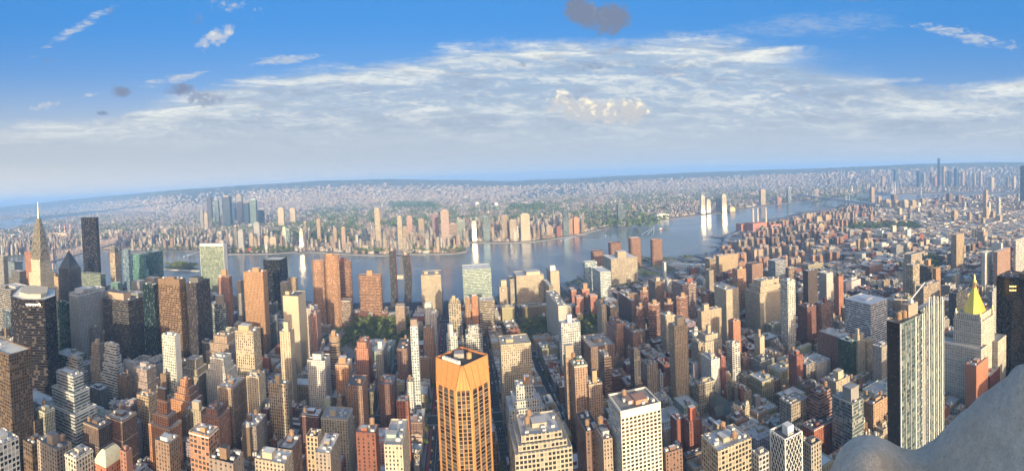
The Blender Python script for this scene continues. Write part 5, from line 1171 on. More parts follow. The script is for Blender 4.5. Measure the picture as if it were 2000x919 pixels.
church(1418, 742, 590, 52, 20, 16, (.20, .13, .10), (.12, .14, .13), 'large brown stone church with grey green gabled roofs among row houses', rz=.0, short='large stone church')
church(292, 882, 372, 30, 12, 15, (.40, .37, .32), (.22, .07, .06), 'small pale church with dark red roof and pointed red steeple', True, rz=math.pi, short='small red roofed church')
# mansard and dark disc sign
def mansard():
    D = 350; a, b_, s_, n_ = foot(183, 207, 238, 915, D, 22); z = W(207, 915, D).z; root = empty('apartment_building', (a, n_, 0), 'red brick house under a pale yellow curved mansard roof, bottom edge', 'apartment building'); L0 = (a, n_, 0)
    m, r = MB(), MB(); shell(m, r, rect(a, b_, s_, n_), 0, z, ST['punch'], (.38, .15, .1), (.3, .3, .3)); m.build('walls', root, loc=L0); r.build('roof', root, loc=L0)
    q = MB(); P0 = rect(a + .5, b_ - .5, s_ + .5, n_ - .5)
    for k in range(5):
        h0, h1 = k * 2.2, (k + 1) * 2.2; i0, i1 = .18 * k * k, .18 * (k + 1) ** 2; A_, B_ = inset(P0, i0), inset(P0, i1)
        for i in range(4): j = (i + 1) % 4; q.face([(*A_[i], z - 1 + h0), (*A_[j], z - 1 + h0), (*B_[j], z - 1 + h1), (*B_[i], z - 1 + h1)], FLAT, (.58, .56, .40))
    q.face([(*p, z - 1 + 11) for p in B_], ROOF, (.25, .22, .2))
    q.build('mansard_roof', root, loc=L0); reg(183, 238, 878, 919, D, rect(a, b_, s_, n_), 'yellow mansard house')
mansard()

# ================================================================ the ordinary blocks of the grid
AVE = [-560, -215, 65, 208, 351, 489, 629, 842, 1071, 1275, 1480, 1690, 1900, 2110, 2330, 2550, 2800, 3050, 3300]
def sy(j): return 40 - 80.5 * (34 - j)
def hw(j): return 15 if j in (34, 42, 23, 14, 57, 0) else 9
CAPX = [0, 120, 150, 200, 260, 330, 400, 440, 600, 700, 800, 1000, 1060, 1130, 1180, 1300, 1340, 1400, 1450, 1500, 1650, 1750, 2000]
CAPY = [548, 556, 560, 556, 562, 568, 572, 578, 596, 606, 598, 598, 590, 580, 566, 546, 528, 492, 462, 434, 404, 392, 372]
nearpoly = NEAR
FARB = (1e7, 1e7 + 1, 1e7, 1e7 + 1)
for a_, b_, y_, d_ in ((664, 816, 674, 1000), (1008, 1098, 660, 930), (1130, 1180, 668, 950), (600, 725, 706, 800)): HEROES.append((a_, b_, y_ - 30, y_, d_, FARB, ''))
def inpoly(x, y, P_):
    c = False; n = len(P_)
    for i in range(n):
        x0, y0 = P_[i]; x1, y1 = P_[i - 1]
        if (y0 > y) != (y1 > y) and x < (x1 - x0) * (y - y0) / (y1 - y0) + x0: c = not c
    return c
PARKS = [[Gp(*q) for q in s_] for s_ in (((668, 668), (690, 628), (800, 628), (812, 655), (790, 690), (700, 690)), ((1006, 668), (1016, 628), (1094, 628), (1100, 668)), ((1640, 452), (1660, 438), (1790, 436), (1800, 452)), ((1752, 532), (1770, 506), (1836, 504), (1850, 530)), ((1128, 668), (1134, 612), (1176, 612), (1186, 668)))]
TUNNEL = [Gp(*q) for q in ((612, 664), (640, 645), (722, 642), (712, 676), (700, 700), (660, 708))]
ESTATE = [Gp(*q) for q in ((1352, 536), (1408, 480), (1440, 452), (1560, 418), (1640, 404), (1700, 402), (1700, 420), (1660, 436), (1600, 505), (1640, 520), (1560, 540))]
rnd = random.Random(11)
def zcap(x0, x1, y0, y1):
    best = 1e9
    cs = [P((x, y, 60)) for x in (x0, x1) for y in (y0, y1)]; a, b_ = min(c[0] for c in cs), max(c[0] for c in cs)
    D = min(math.hypot(x, y) for x in (x0, x1) for y in (y0, y1)); mid = (a + b_) / 2
    ymin = float(np.interp(mid, CAPX, CAPY))
    for h in HEROES:
        if h[4] > D + 8 and h[1] > a + 1.5 and h[0] < b_ - 1.5: ymin = max(ymin, h[3] - 2)
    return W(mid, ymin, D).z, a, b_, ymin
def overlaps(x0, x1, y0, y1, mg=1.0):
    for h in HEROES:
        f = h[5]
        if x0 < f[1] + mg and x1 > f[0] - mg and y0 < f[3] + mg and y1 > f[2] - mg: return True
    return False
PAL = dict(rowred=[('red', 3), ('brown', 4), ('maroon', 1), ('tan', 2), ('white', 1.5), ('grey', 2), ('beige', 1.5), ('pink', 1.5)],
           loft=[('beige', 3), ('tan', 2), ('brown', 2), ('cream', 2), ('grey', 2), ('red', 1), ('white', 1)],
           mid=[('grey', 3), ('beige', 2), ('silver', 2), ('dbrown', 1), ('white', 2), ('brown', 2), ('dgrey', 1)],
           vill=[('tan', 2), ('cream', 3), ('pink', 2), ('red', 2), ('white', 2), ('beige', 3), ('brown', 2), ('grey', 1)],
           estate=[('orangebrick', 1)])
C['orangebrick'] = (.31, .185, .125)
def pick(p): L_ = PAL[p]; return rnd.choices([a for a, _ in L_], [b_ for _, b_ in L_])[0]
BL = []   # fill buildings: x0,x1,y0,y1,h,colour name,style,roof colour,kind
RW = [(.52, .47, .40), (.44, .37, .30), (.60, .56, .50), (.32, .26, .22), (.46, .33, .26), (.40, .39, .38)]
yards = []; paves = MB(); street_trees = []
def zone(u, v):
    if v > 330 and u < 1000: return 'mid', (45, 120), (22, 60), 'mid'
    if v > 330: return 'mid', (30, 80), (16, 40), 'loft'
    if v > -60: return 'rowred', (17, 50), (12, 22), 'rowred'
    if u < 560 and v > -1700: return 'loft', (22, 52), (16, 38), 'loft'
    if v > -900: return 'rowred', (16, 46), (12, 22), 'rowred'
    if v > -1620: return 'rowred', (18, 46), (13, 26), 'loft'
    if v > -3200: return 'vill', (16, 26), (13, 20), 'vill'
    return 'vill', (16, 45), (12, 26), 'vill'
def lot(x0, x1, y0, y1, hr, pal, big):
    if x1 - x0 < 4 or y1 - y0 < 4: return
    mx, my = (x0 + x1) / 2, (y0 + y1) / 2
    if not inpoly(x1 + 6, my, nearpoly): return
    if overlaps(x0, x1, y0, y1, .4):
        w_, d_ = x1 - x0, y1 - y0
        if max(w_, d_) > 9 and math.hypot(mx, my) < 2500:
            if w_ > d_: lot(x0, mx - .03, y0, y1, hr, pal, False); lot(mx + .03, x1, y0, y1, hr, pal, False)
            else: lot(x0, x1, y0, my - .03, hr, pal, False); lot(x0, x1, my + .03, y1, hr, pal, False)
        return
    if any(inpoly(mx, my, p) for p in PARKS) or inpoly(mx, my, TUNNEL): return
    h = rnd.triangular(hr[0], hr[1], hr[0] * .7 + hr[1] * .3)
    if not big and rnd.random() < .06 and my > -1650: h *= rnd.uniform(1.6, 2.6)
    if my < -1650 and rnd.random() < .012: h = rnd.uniform(35, 62)
    inview = x0 > 120 or my < -250
    if inview:
        zc, a, b_, ym = zcap(x0, x1, y0, y1)
        if zc < h:
            h = min(h, zc) * (rnd.uniform(.85, 1) if zc > 14 else 1)
            if h < 7:
                yards.append((mx, my)); return
    cn = pick(pal); tall = h > 28
    stn = rnd.choice(['punch', 'punch', 'small', 'tall', 'dense'] if tall or pal == 'loft' else ['punch', 'small', 'tall'])
    if pal == 'mid' and h > 50: stn = rnd.choice(['ribbon', 'pier', 'grid', 'tall', 'punch'])
    if my < -1300: BL.append([x0, x1, y0, y1, h, cn, stn, rnd.choice(RW), 'b']); return
    BL.append([x0, x1, y0, y1, h, cn, stn, rnd.choice(RC if rnd.random() < .6 else RC[:2] + [RC[3]]), 'b'])
def estate(cx, cy_):
    """one cross shaped red brick block of the housing estate, as three boxes sharing a height"""
    h = rnd.choice((38, 41, 41, 44)); zc = zcap(cx - 20, cx + 20, cy_ - 20, cy_ + 20)[0]; h = min(h, zc)
    if h < 9 or overlaps(cx - 22, cx + 22, cy_ - 22, cy_ + 22): yards.append((cx, cy_)); return
    wcn = rnd.choice(('orangebrick', 'orangebrick', 'pink', 'brown', 'tan'))
    BL.append([cx - rnd.choice((14, 26)), cx + rnd.choice((14, 26)), cy_ - 7, cy_ + 7, h, wcn, 'punch', (.42, .36, .32), 'e'])
    BL.append([cx - 7, cx + 7, cy_ - 20, cy_ - 7, h, wcn, 'punch', (.42, .36, .32), 'e']); BL.append([cx - 7, cx + 7, cy_ + 7, cy_ + 20, h, wcn, 'punch', (.42, .36, .32), 'e'])
for i in range(len(AVE) - 1):
    for j in range(-52, 60):
        u0, u1 = AVE[i] + 14, AVE[i + 1] - 14; v0, v1 = sy(j) + hw(j), sy(j + 1) - hw(j + 1)
        cu, cv = (u0 + u1) / 2, (v0 + v1) / 2
        if not (inpoly(u0 + 5, cv, nearpoly)): continue
        u1 = u1 if inpoly(u1, cv, nearpoly) else u0 + (u1 - u0) * .5
        px, py = P((max(cu, 1), cv, 20)) if cu > 60 or cv < -60 else (0, 2000)
        seen = (cu > 60 or cv < -300) and -60 < px < 2060 and math.hypot(cu, cv) > 330
        behind = cu <= 200 and -700 < cv < 700
        if not seen and not behind: continue
        if behind and not seen:
            if abs(cv) < 40 and -260 < cu < 70: continue
            for a in np.arange(u0, u1 - 20, 40): BL.append([a, a + 32, v0, v1, rnd.uniform(30, 85), pick('mid'), 'punch', RC[0], 'x'])
            continue
        if math.hypot(cu, cv) > 6800: continue
        paves.box(u0 - 4, u1 + 4, v0 - 4, v1 + 4, -.1, .15, FLAT, (.25, .24, .23))
        pal, ha, hm, mp = zone(cu, cv)
        if inpoly(cu, cv, ESTATE):
            for a in np.arange(u0 + 30, u1 - 20, 74): estate(a + rnd.uniform(-6, 6), cv + rnd.uniform(-6, 6)); yards += [(a + rnd.uniform(15, 40), v0 + rnd.uniform(0, 60)) for _ in range(3)]
            continue
        far = math.hypot(cu, cv) > 2200
        # lots along both avenues
        dA = rnd.uniform(24, 34); v = v0
        for (a, b_) in ((u0, u0 + dA), (u1 - dA, u1)):
            v = v0
            while v < v1 - 6:
                w = min(v1 - v, rnd.choice((12, 20, 30, 62)) if not far else 31); w = v1 - v if v1 - v - w < 8 else w
                lot(a, b_, v, v + w, ha if w > 15 else (hm[0], hm[1] * 1.2), pal, w > 15); v += w
        row = (v1 - v0) / 2
        for side in (0, 1):
            u = u0 + dA + .1
            while u < u1 - dA - 6:
                w = rnd.choice((7, 7.5, 8, 12, 15, 22) if not far else (16, 24, 34)); w = min(w, u1 - dA - u - .1)
                if u1 - dA - u - w < 5: w = u1 - dA - u - .1
                dep = row - rnd.uniform(3.5, 9 if w < 14 else 4.5)
                if side: lot(u, u + w - .05, v1 - dep, v1, hm, mp, w > 18)
                else: lot(u, u + w - .05, v0, v0 + dep, hm, mp, w > 18)
                if rnd.random() < .75: yards.append((u + w / 2, (v0 + v1) / 2 + rnd.uniform(-2, 2)))
                u += w
        for u in np.arange(u0, u1, 11.0):
            if rnd.random() < .35 and v0 > -2600: street_trees.append((u, v0 - 2.0 if rnd.random() < .5 else v1 + 2.0))
tag(paves.build('pavement'), kind='structure')

# ---- which of them show, by a coarse painter's pass
ZB = np.full((240, 510), -1, dtype=np.int32); items = []
for k, h in enumerate(HEROES): items.append((h[4], h[0], h[1], h[2], 919 if h[3] > 900 else h[3] + 60, -2 - k))
for k, q in enumerate(BL):
    if q[8] == 'x' or (q[0] < 60 and q[2] > -200): continue
    D = math.hypot((q[0] + q[1]) / 2, (q[2] + q[3]) / 2); cs = [P((x, y, z)) for x in q[:2] for y in q[2:4] for z in (0, q[4])]
    items.append((D, min(c[0] for c in cs), max(c[0] for c in cs), min(c[1] for c in cs), max(c[1] for c in cs), k))
items.sort(key=lambda t: -t[0])
for D, a, b_, t, bt, k in items:
    a, b_, t, bt = (int(round(q / 4)) for q in (a, b_, t, bt))
    if b_ < 0 or a > 505 or t > 235: continue
    ZB[max(0, t):max(0, bt), max(0, a + 4 - 4):max(0, b_)] = k
for xi in range(405, 510):
    yp = float(np.interp(xi * 4, (1622, 1642, 1672, 1712, 1752, 1790, 1822, 1878, 1938, 1978, 2004), (922, 880, 858, 855, 872, 881, 863, 808, 757, 721, 707))); ZB[int(yp / 4):, xi] = -999
cnt = {}
ids, cs_ = np.unique(ZB, return_counts=True)
for i_, c_ in zip(ids, cs_): cnt[int(i_)] = int(c_)
NIND = 125
order = sorted([k for k in cnt if k >= 0 and BL[k][8] == 'b' and cnt[k] >= 8], key=lambda k: -cnt[k])[:NIND]
chosen = set(order)

# ---- the chosen ones: things with parts and a label of their own
WORD = dict(red='red brick', brown='brown brick', maroon='dark red brick', tan='tan brick', white='white', grey='grey', beige='beige stone', pink='pinkish brick', cream='cream', silver='silver grey', dbrown='dark brown', dgrey='dark grey', orangebrick='orange brick')
anchors = [(((h[0] + h[1]) / 2), (h[2] + h[3]) / 2, h[6]) for h in HEROES if h[2] > 440 and h[6] and len(h[6].split()) <= 6]
an2 = {}
for a in anchors: an2.setdefault(a[2], []).append(a)
anchors = [v_[0] for v_ in an2.values() if len(v_) == 1]
plans = []
for k in order:
    q = BL[k]; yy, xx = np.where(ZB == k); cx, cy_ = xx.mean() * 4, yy.mean() * 4
    best = min(anchors, key=lambda a: math.hypot(a[0] - cx, (a[1] - cy_) * 1.2)); dx, dy = cx - best[0], cy_ - best[1]
    rel = ('left of' if dx < 0 else 'right of') if abs(dx) > abs(dy) * .8 else ('behind' if dy < 0 else 'in front of')
    plans.append([k, cx, cy_, best[2], rel, math.hypot(dx, dy)])
from collections import defaultdict
grp = defaultdict(list)
def rname(c): return 'white roofed' if c[0] > .5 else 'grey roofed' if c[0] > .28 else 'dark roofed'
for p_ in plans: grp[(p_[3], p_[4], BL[p_[0]][5], rname(BL[p_[0]][7]))].append(p_)
ORD = ['nearest', 'second', 'third', 'fourth', 'fifth', 'sixth', 'seventh', 'eighth']
LAB = {}
for key, L_ in grp.items():
    L_.sort(key=lambda p_: p_[5])
    for i_, p_ in enumerate(L_):
        pre = '' if len(L_) == 1 else ORD[min(i_, 7)] + ' '
        hh = BL[p_[0]][4]; tall = 'low' if hh < 22 else 'mid rise' if hh < 45 else 'tall'
        rr = rname(BL[p_[0]][7])
        LAB[p_[0]] = (pre + tall + ' ' + WORD[BL[p_[0]][5]] + ' building, ' + rr + ', ' + p_[4] + ' the ' + p_[3])
seenlab = {}
for k in order:
    w = LAB[k].split()
    if len(w) > 16: LAB[k] = ' '.join(w[:16])
    q = BL[k]; x0, x1, y0, y1, h = q[:5]; c = C[q[5]]; c = tuple(v_ * rnd.uniform(.85, 1.15) for v_ in c); D = math.hypot(x0, y0)
    st = ST[q[6]]; poly = rect(x0, x1, y0, y1); w_, d_ = x1 - x0, y1 - y0; pen = []; tiers = [(poly, 0, h)]
    if h > 45 and rnd.random() < .6: tiers = [(poly, 0, h * .8), (inset(poly, 2.5), h * .8 - 1, h)]
    if w_ > 11 and d_ > 9:
        pw, pd = rnd.uniform(4, w_ * .45), rnd.uniform(4, d_ * .4); px, py = rnd.uniform(x0 + 3, x1 - 3 - pw), rnd.uniform(y0 + 3, y1 - 3 - pd)
        if px > x0 + 1 and py > y0 + 1: pen = [(rect(px, px + pw, py, py + pd), h + rnd.uniform(2.2, 5), tuple(v_ * .95 for v_ in c))]
    prew = h > 20 and q[5] in ('red', 'brown', 'beige', 'tan', 'pink', 'cream', 'maroon')
    cat = 'apartment building' if h > 20 else 'town house' if min(w_, d_) < 9 else 'building'
    building(cat.replace(' ', '_'), cat, LAB[k], tiers, st, c, q[7], None, pen, (1, 3) if not (w_ > 22) and rnd.random() < .5 else (), tuple(min(.7, v_ * 1.25 + .06) for v_ in c) if prew else None, 2 if prew and D < 700 else 0,
             (3 if D < 800 else 1), (1 if prew and w_ > 10 and rnd.random() < .6 else 0), False, k, chim=1 if h < 24 else 0)
# ---- all the others: one mass of city
mm = MB()
tanks_far = []
for k, q in enumerate(BL):
    if k in chosen: continue
    x0, x1, y0, y1, h, cn, stn, rc, kd = q; c = C[cn]; f_ = rnd.uniform(.8, 1.2); c = tuple(v_ * f_ for v_ in c); st = ST[stn]
    D = math.hypot(x0, y0)
    P4 = rect(x0, x1, y0, y1); party = (1, 3) if (x1 - x0) < 18 and rnd.random() < .5 else ()
    for i in range(4): mm.wall(P4[i], P4[(i + 1) % 4], 0, h, st, c, blank=(i in party))
    if D < 1400 and kd != 'x':
        ins = inset(P4, .4); tc = tuple(min(.75, v_ * 1.2 + .05) for v_ in c)
        for i in range(4):
            j = (i + 1) % 4; mm.face([(*P4[i], h), (*P4[j], h), (*ins[j], h), (*ins[i], h)], FLAT, tc); mm.face([(*ins[j], h - 1), (*ins[i], h - 1), (*ins[i], h), (*ins[j], h)], FLAT, tc)
        mm.face([(*p, h - 1) for p in ins], ROOF, rc)
    else: mm.face([(*p, h) for p in P4], ROOF, rc)
    if kd == 'x': continue
    w_, d_ = x1 - x0, y1 - y0
    nb_ = rnd.choice((2, 3, 4, 6)) if D < 900 else rnd.choice((1, 2, 3, 4)) if D < 1500 else rnd.choice((0, 1, 1, 2))
    for _ in range(nb_):
        s1, s2 = rnd.uniform(1.8, max(2, w_ * .3)), rnd.uniform(1.8, max(2, d_ * .3))
        if w_ < s1 + 3 or d_ < s2 + 3: continue
        a, b_ = rnd.uniform(x0 + 1, x1 - 1 - s1), rnd.uniform(y0 + 1, y1 - 1 - s2)
        mm.box(a, a + s1, b_, b_ + s2, h - 1.0, h + rnd.uniform(.8, 3.6 if h < 30 else 5), FLAT, c if rnd.random() < .55 else rnd.choice(((.5, .5, .5), (.3, .3, .3), (.6, .58, .54))))
    if h > 18 and D < 1800 and rnd.random() < .22 and min(w_, d_) > 8:
        a, b_ = rnd.uniform(x0 + 3, x1 - 3), rnd.uniform(y0 + 3, y1 - 3); mm.box(a - 1.2, a + 1.2, b_ - 1.2, b_ + 1.2, h - 1, h + 2, FLAT, (.14, .12, .11)); mm.cone(a, b_, h + 2, h + 5.5, 1.9, 1.8, 8, FLAT, (.26, .17, .1)); mm.cone(a, b_, h + 5.5, h + 6.6, 2.0, .01, 8, FLAT, (.3, .2, .13))
tag(mm.build('city_blocks'), kind='stuff')

# ================================================================ streets: markings, bus lanes, crossings
mk = MB(); Y34, Y33 = sy(34), sy(33)
def strip(m, x0, x1, y0, y1, z, c): m.face([(x0, y0, z), (x1, y0, z), (x1, y1, z), (x0, y1, z)], FLAT, c)
rl = MB()
for a, b_ in ((366, 474), (504, 614), (644, 827), (857, 1056), (223, 336)):
    strip(rl, a, b_, Y34 + 6.2, Y34 + 9.6, .008, (.30, .055, .05)); strip(rl, a, b_, Y34 - 9.6, Y34 - 6.2, .008, (.30, .055, .05))
    for yy in (Y34 - 3.2, Y34, Y34 + 3.2, Y33, Y33 - 2.7, Y33 + 2.7):
        for x in np.arange(a + 4, b_ - 4, 9.0): strip(mk, x, x + (8.9 if abs(yy - Y34) < .1 else 3.5), yy - .12, yy + .12, .012, (.6, .6, .56))
tag(rl.build('bus_lane'), kind='structure')
for u in AVE[3:10]:
    for j in range(8, 44):
        y = sy(j)
        if not inpoly(u, y, nearpoly): continue
        for sgn in (-1, 1):
            for t in np.arange(-9, 9, 1.3): strip(mk, u + t, u + t + .6, y + sgn * (hw(j) + 1.2) - 1.4, y + sgn * (hw(j) + 1.2) + 1.4, .012, (.55, .55, .53))
            for t in np.arange(-hw(j) + 5, hw(j) - 5, 1.3): strip(mk, u + sgn * 12.6 - 1.4, u + sgn * 12.6 + 1.4, y + t, y + t + .6, .012, (.55, .55, .53))
        for t in (-3.3, 0, 3.3):
            for s_ in np.arange(y + hw(j) + 4, y + 78 - hw(j), 9): strip(mk, u + t - .1, u + t + .1, s_, s_ + 3, .012, (.5, .5, .48))
tag(mk.build('road_markings'), kind='structure')
tn = MB()     # sunken tunnel approach between low walls
tp = [G(640, 690), G(712, 655), G(724, 662), G(660, 700)]
for k in range(6):
    f = k / 5; a = tp[0].lerp(tp[3], f); b_ = tp[1].lerp(tp[2], f); tn.beam((a.x, a.y, .6), (b_.x, b_.y, .6), .5, FLAT, (.42, .4, .37), h=1.2)
tag(tn.build('tunnel_road_walls'), 'row of low concrete walls dividing the tunnel approach lanes beside the park', 'wall')
for pk in (PARKS[0], PARKS[1], PARKS[2], PARKS[3], PARKS[4]): sheet('park_lawn', pk, .2, grass)

# ================================================================ trees
def leafmesh(seed, n=230, R=4.6, H=5.2, z0=2.6, lobes=6):
    r = random.Random(seed); V, Fc = [], []; Lb = [(r.uniform(-.5, .5) * R, r.uniform(-.5, .5) * R, z0 + r.uniform(.25, .8) * H, r.uniform(.38, .62) * R) for _ in range(lobes)]
    for _ in range(n):
        lx, ly, lz, lr = r.choice(Lb); a, b_ = r.uniform(0, 6.283), math.acos(r.uniform(-.7, 1)); q = lr * r.uniform(.72, 1.06)
        p = Vector((lx + q * math.sin(b_) * math.cos(a), ly + q * math.sin(b_) * math.sin(a), lz + q * math.cos(b_) * .8)); s_ = r.uniform(.35, .85)
        nrm = (p - Vector((lx, ly, lz))).normalized() + Vector((r.uniform(-.5, .5), r.uniform(-.5, .5), r.uniform(-.2, .6))); nrm.normalize()
        t = nrm.orthogonal().normalized() * s_; b2 = nrm.cross(t).normalized() * s_ * r.uniform(.6, 1)
        i = len(V); V += [p + t, p + b2, p - t, p - b2]; Fc.append((i, i + 1, i + 2, i + 3))
    me = bpy.data.meshes.new('crown'); me.from_pydata(V, [], Fc); me.materials.append(leaf); return me
def trunkmesh():
    m = MB(); m.cone(0, 0, 0, 3.6, .32, .2, 7); r = random.Random(4)
    for k in range(5): a = k * 1.26; m.beam((0, 0, 2.6 + .2 * k), (2.1 * math.cos(a), 2.1 * math.sin(a), 5 + .3 * k), .16)
    o = m.build('trunk', None, [bark]); me = o.data; bpy.data.objects.remove(o); return me
CR = [leafmesh(s_) for s_ in (1, 2, 3, 4)]; TM = trunkmesh()
def tree(x, y, s_, label, group, z=.15):
    r = empty('tree', (x, y, z), label, 'tree', group, rz=rnd.uniform(0, 6)); r.scale = (s_, s_, s_ * rnd.uniform(.9, 1.15))
    a = bpy.data.objects.new('crown', rnd.choice(CR)); col.objects.link(a); a.parent = r
    b2 = bpy.data.objects.new('trunk', TM); col.objects.link(b2); b2.parent = r
def scatter(pl, n, s0, s1, label, group, dmin=7):
    xs = [p[0] for p in pl]; ys = [p[1] for p in pl]; got = []; t = 0
    while len(got) < n and t < n * 60:
        t += 1; x, y = rnd.uniform(min(xs), max(xs)), rnd.uniform(min(ys), max(ys))
        if inpoly(x, y, pl) and all(math.hypot(x - a, y - b_) > dmin for a, b_ in got) and not overlaps(x - 3, x + 3, y - 3, y + 3): got.append((x, y)); tree(x, y, rnd.uniform(s0, s1), label, group)
scatter(PARKS[0], 95, 1.5, 2.2, 'leafy green tree in the thick park grove in front of the wide brown slab', 'trees of the park by the tunnel road', 9)
scatter(PARKS[1], 42, 1.3, 1.9, 'dark green tree in the grove left of the long grey slab', 'trees of the hospital grove', 9)
scatter(PARKS[4], 22, 1.2, 1.7, 'green tree among low buildings right of the white deep windowed tower', 'trees by the hospital wings', 9)
st_ = [t for t in street_trees if t[0] > 330 and t[0] < 1250 and -1300 < t[1] < 500 and not overlaps(t[0] - 2, t[0] + 2, t[1] - 2, t[1] + 2)]
st_.sort(key=lambda t: math.hypot(*t)); ns = 0
for x, y in st_:
    px, py = P((x, y, 6))
    if 0 < px < 2000 and py < 925 and ns < 130:
        c_ = ZB[min(239, max(0, int(py / 4) - 1)), min(509, int(px / 4))]
        dc_ = 1e9 if c_ == -1 else 0 if c_ == -999 else HEROES[-2 - c_][4] if c_ < 0 else math.hypot(BL[c_][0], BL[c_][2])
        if math.hypot(x, y) < dc_ + 6: tree(x, y, rnd.uniform(.9, 1.3), 'small street tree growing on the pavement between buildings', 'street trees of the grid'); ns += 1
def tree_mass(name, pts, smin, smax, nleaf=70, seed=9, kind='stuff', k=1.0):
    r = np.random.default_rng(seed); V = []; 
    for (x, y) in pts:
        s_ = r.uniform(smin, smax); n = nleaf; a = r.uniform(0, 6.283, n); cb = r.uniform(-.3, 1, n); sb = np.sqrt(1 - cb ** 2); q = 4.2 * s_ * r.uniform(.7, 1.1, n)
        c3 = np.stack([x + q * sb * np.cos(a) * k, y + q * sb * np.sin(a) * k, 5.2 * s_ + q * cb * .8], 1); t = r.normal(size=(n, 3)); t /= np.linalg.norm(t, axis=1)[:, None]; b2 = np.cross(t, r.normal(size=(n, 3))); b2 /= np.linalg.norm(b2, axis=1)[:, None]
        z = (1.0 * s_ * r.uniform(.6, 1.2, n))[:, None] * k; V.append(np.stack([c3 + t * z, c3 + b2 * z, c3 - t * z, c3 - b2 * z], 1).reshape(-1, 3))
    if not V: return
    V = np.concatenate(V).astype(np.float32); n = len(V) // 4; me = bpy.data.meshes.new(name); me.vertices.add(len(V)); me.vertices.foreach_set('co', V.ravel()); me.loops.add(4 * n); me.loops.foreach_set('vertex_index', np.arange(4 * n, dtype=np.int32))
    me.polygons.add(n); me.polygons.foreach_set('loop_start', np.arange(0, 4 * n, 4, dtype=np.int32)); me.polygons.foreach_set('loop_total', np.full(n, 4, dtype=np.int32)); me.update(); me.validate(); me.materials.append(leaf)
    o = bpy.data.objects.new(name, me); col.objects.link(o); tag(o, kind=kind)
tree_mass('courtyard_foliage', [p for p in yards if 100 < p[0] < 4500 and not overlaps(p[0] - 3, p[0] + 3, p[1] - 3, p[1] + 3, 0)][:4200], .8, 1.5, 46)
def inarea(pl, n, seed):
    r = random.Random(seed); xs = [p[0] for p in pl]; ys = [p[1] for p in pl]; out = []
    for _ in range(n * 30):
        x, y = r.uniform(min(xs), max(xs)), r.uniform(min(ys), max(ys))
        if inpoly(x, y, pl): out.append((x, y))
        if len(out) >= n: break
    return out
tree_mass('far_park_foliage', inarea(PARKS[2], 260, 5) + inarea(PARKS[3], 120, 6), 1.4, 2.4, 60)

# ================================================================ cars
def carmesh(kind):
    m = MB(); L, w, h = {'car': (4.5, 1.85, 1.45), 'van': (5.6, 2.0, 2.3), 'bus': (12, 2.6, 3.1)}[kind]
    m2 = FLAT; c = (1, 1, 1)
    if kind == 'car':
        pr = [(-2.25, .3), (2.25, .3), (2.25, .75), (1.2, .9), (.7, 1.42), (-1.2, 1.45), (-1.8, .95), (-2.25, .85)]
    elif kind == 'van': pr = [(-2.8, .35), (2.8, .35), (2.8, 1.1), (2.0, 1.3), (1.5, 2.3), (-2.8, 2.3)]
    else: pr = [(-6, .4), (6, .4), (6, 3.0), (5.8, 3.1), (-6, 3.1)]
    A_ = [(x, -w / 2, z) for x, z in pr]; B_ = [(x, w / 2, z) for x, z in pr]; n = len(pr)
    m.face(A_, FLAT, c); m.face(B_[::-1], FLAT, c)
    for i in range(n): j = (i + 1) % n; m.face([A_[j], A_[i], B_[i], B_[j]], FLAT, c)
    return m
def car_kind(kind, paint, nm):
    m = carmesh(kind); m.m = [0] * len(m.f)
    base = len(m.f); L = {'car': (-1.15, .65), 'van': (-.5, 1.4), 'bus': (-5.6, 5.4)}[kind]; w = {'car': 1.87, 'van': 2.02, 'bus': 2.62}[kind] / 2; z0, z1 = {'car': (.95, 1.33), 'van': (1.4, 2.0), 'bus': (1.5, 2.5)}[kind]
    for s_ in (-1, 1): m.box(L[0], L[1], s_ * w - .01, s_ * w + .01, z0, z1, FLAT, bottom=True)
    for x in (-.3, .31):
        for s_ in (-1, 1): m.box((x * 4.4) - .34, (x * 4.4) + .34, s_ * (w - .12) - .1, s_ * (w - .12) + .13, 0, .66, FLAT)
    m.m = [0] * base + [1] * (len(m.f) - base)
    o = m.build(nm, None, [paint, tyre]); me = o.data; bpy.data.objects.remove(o); return me
tyre = plain('tyre_and_glass', (.02, .022, .025), .3)
KINDS = [('car', 'car', car_kind('car', plain('white_paint', (.75, .75, .75), .3), 'car'), 'small white car'), ('car', 'car', car_kind('car', plain('black_paint', (.03, .03, .035), .25), 'car'), 'small black car'),
         ('car', 'car', car_kind('car', plain('grey_paint', (.3, .31, .33), .3, .3), 'car'), 'small grey car'), ('taxi', 'taxi', car_kind('car', plain('yellow_paint', (.75, .42, .03), .3), 'taxi'), 'yellow taxi'),
         ('van', 'van', car_kind('van', plain('van_paint', (.72, .72, .70), .4), 'van'), 'white delivery van'), ('bus', 'bus', car_kind('bus', plain('bus_paint', (.65, .67, .7), .35), 'bus'), 'long white bus')]
def putcar(k, x, y, rz, where, z=.02):
    nm, cat, me, lb = KINDS[k]; o = bpy.data.objects.new(nm, me); col.objects.link(o); o.location = (x, y, z); o.rotation_euler.z = rz
    tag(o, lb + ' ' + where, cat, lb + 's ' + where)
ncar = 0
for (yy, x0, x1, gap, where) in ((Y34 - 4.8, 430, 1000, 26, 'on the wide street with red bus lanes'), (Y34 + 4.8, 430, 1000, 22, 'on the wide street with red bus lanes'), (Y33 - 6.6, 480, 900, 9, 'on the street right of the orange octagonal tower'), (Y33 + 6.6, 480, 820, 10, 'on the street right of the orange octagonal tower'), (Y33, 480, 900, 34, 'on the street right of the orange octagonal tower'), (sy(32) - 6.4, 500, 800, 8, 'along the tree lined street left of the brown trio towers'), (sy(32) + 6.4, 500, 800, 9, 'along the tree lined street left of the brown trio towers')):
    x = x0
    while x < x1:
        x += gap * rnd.uniform(.6, 1.8)
        if any(abs(x - a) < 13 for a in AVE): continue
        putcar(rnd.choices(range(5), (3, 3, 3, 2, 1))[0], x, yy, 0, where); ncar += 1
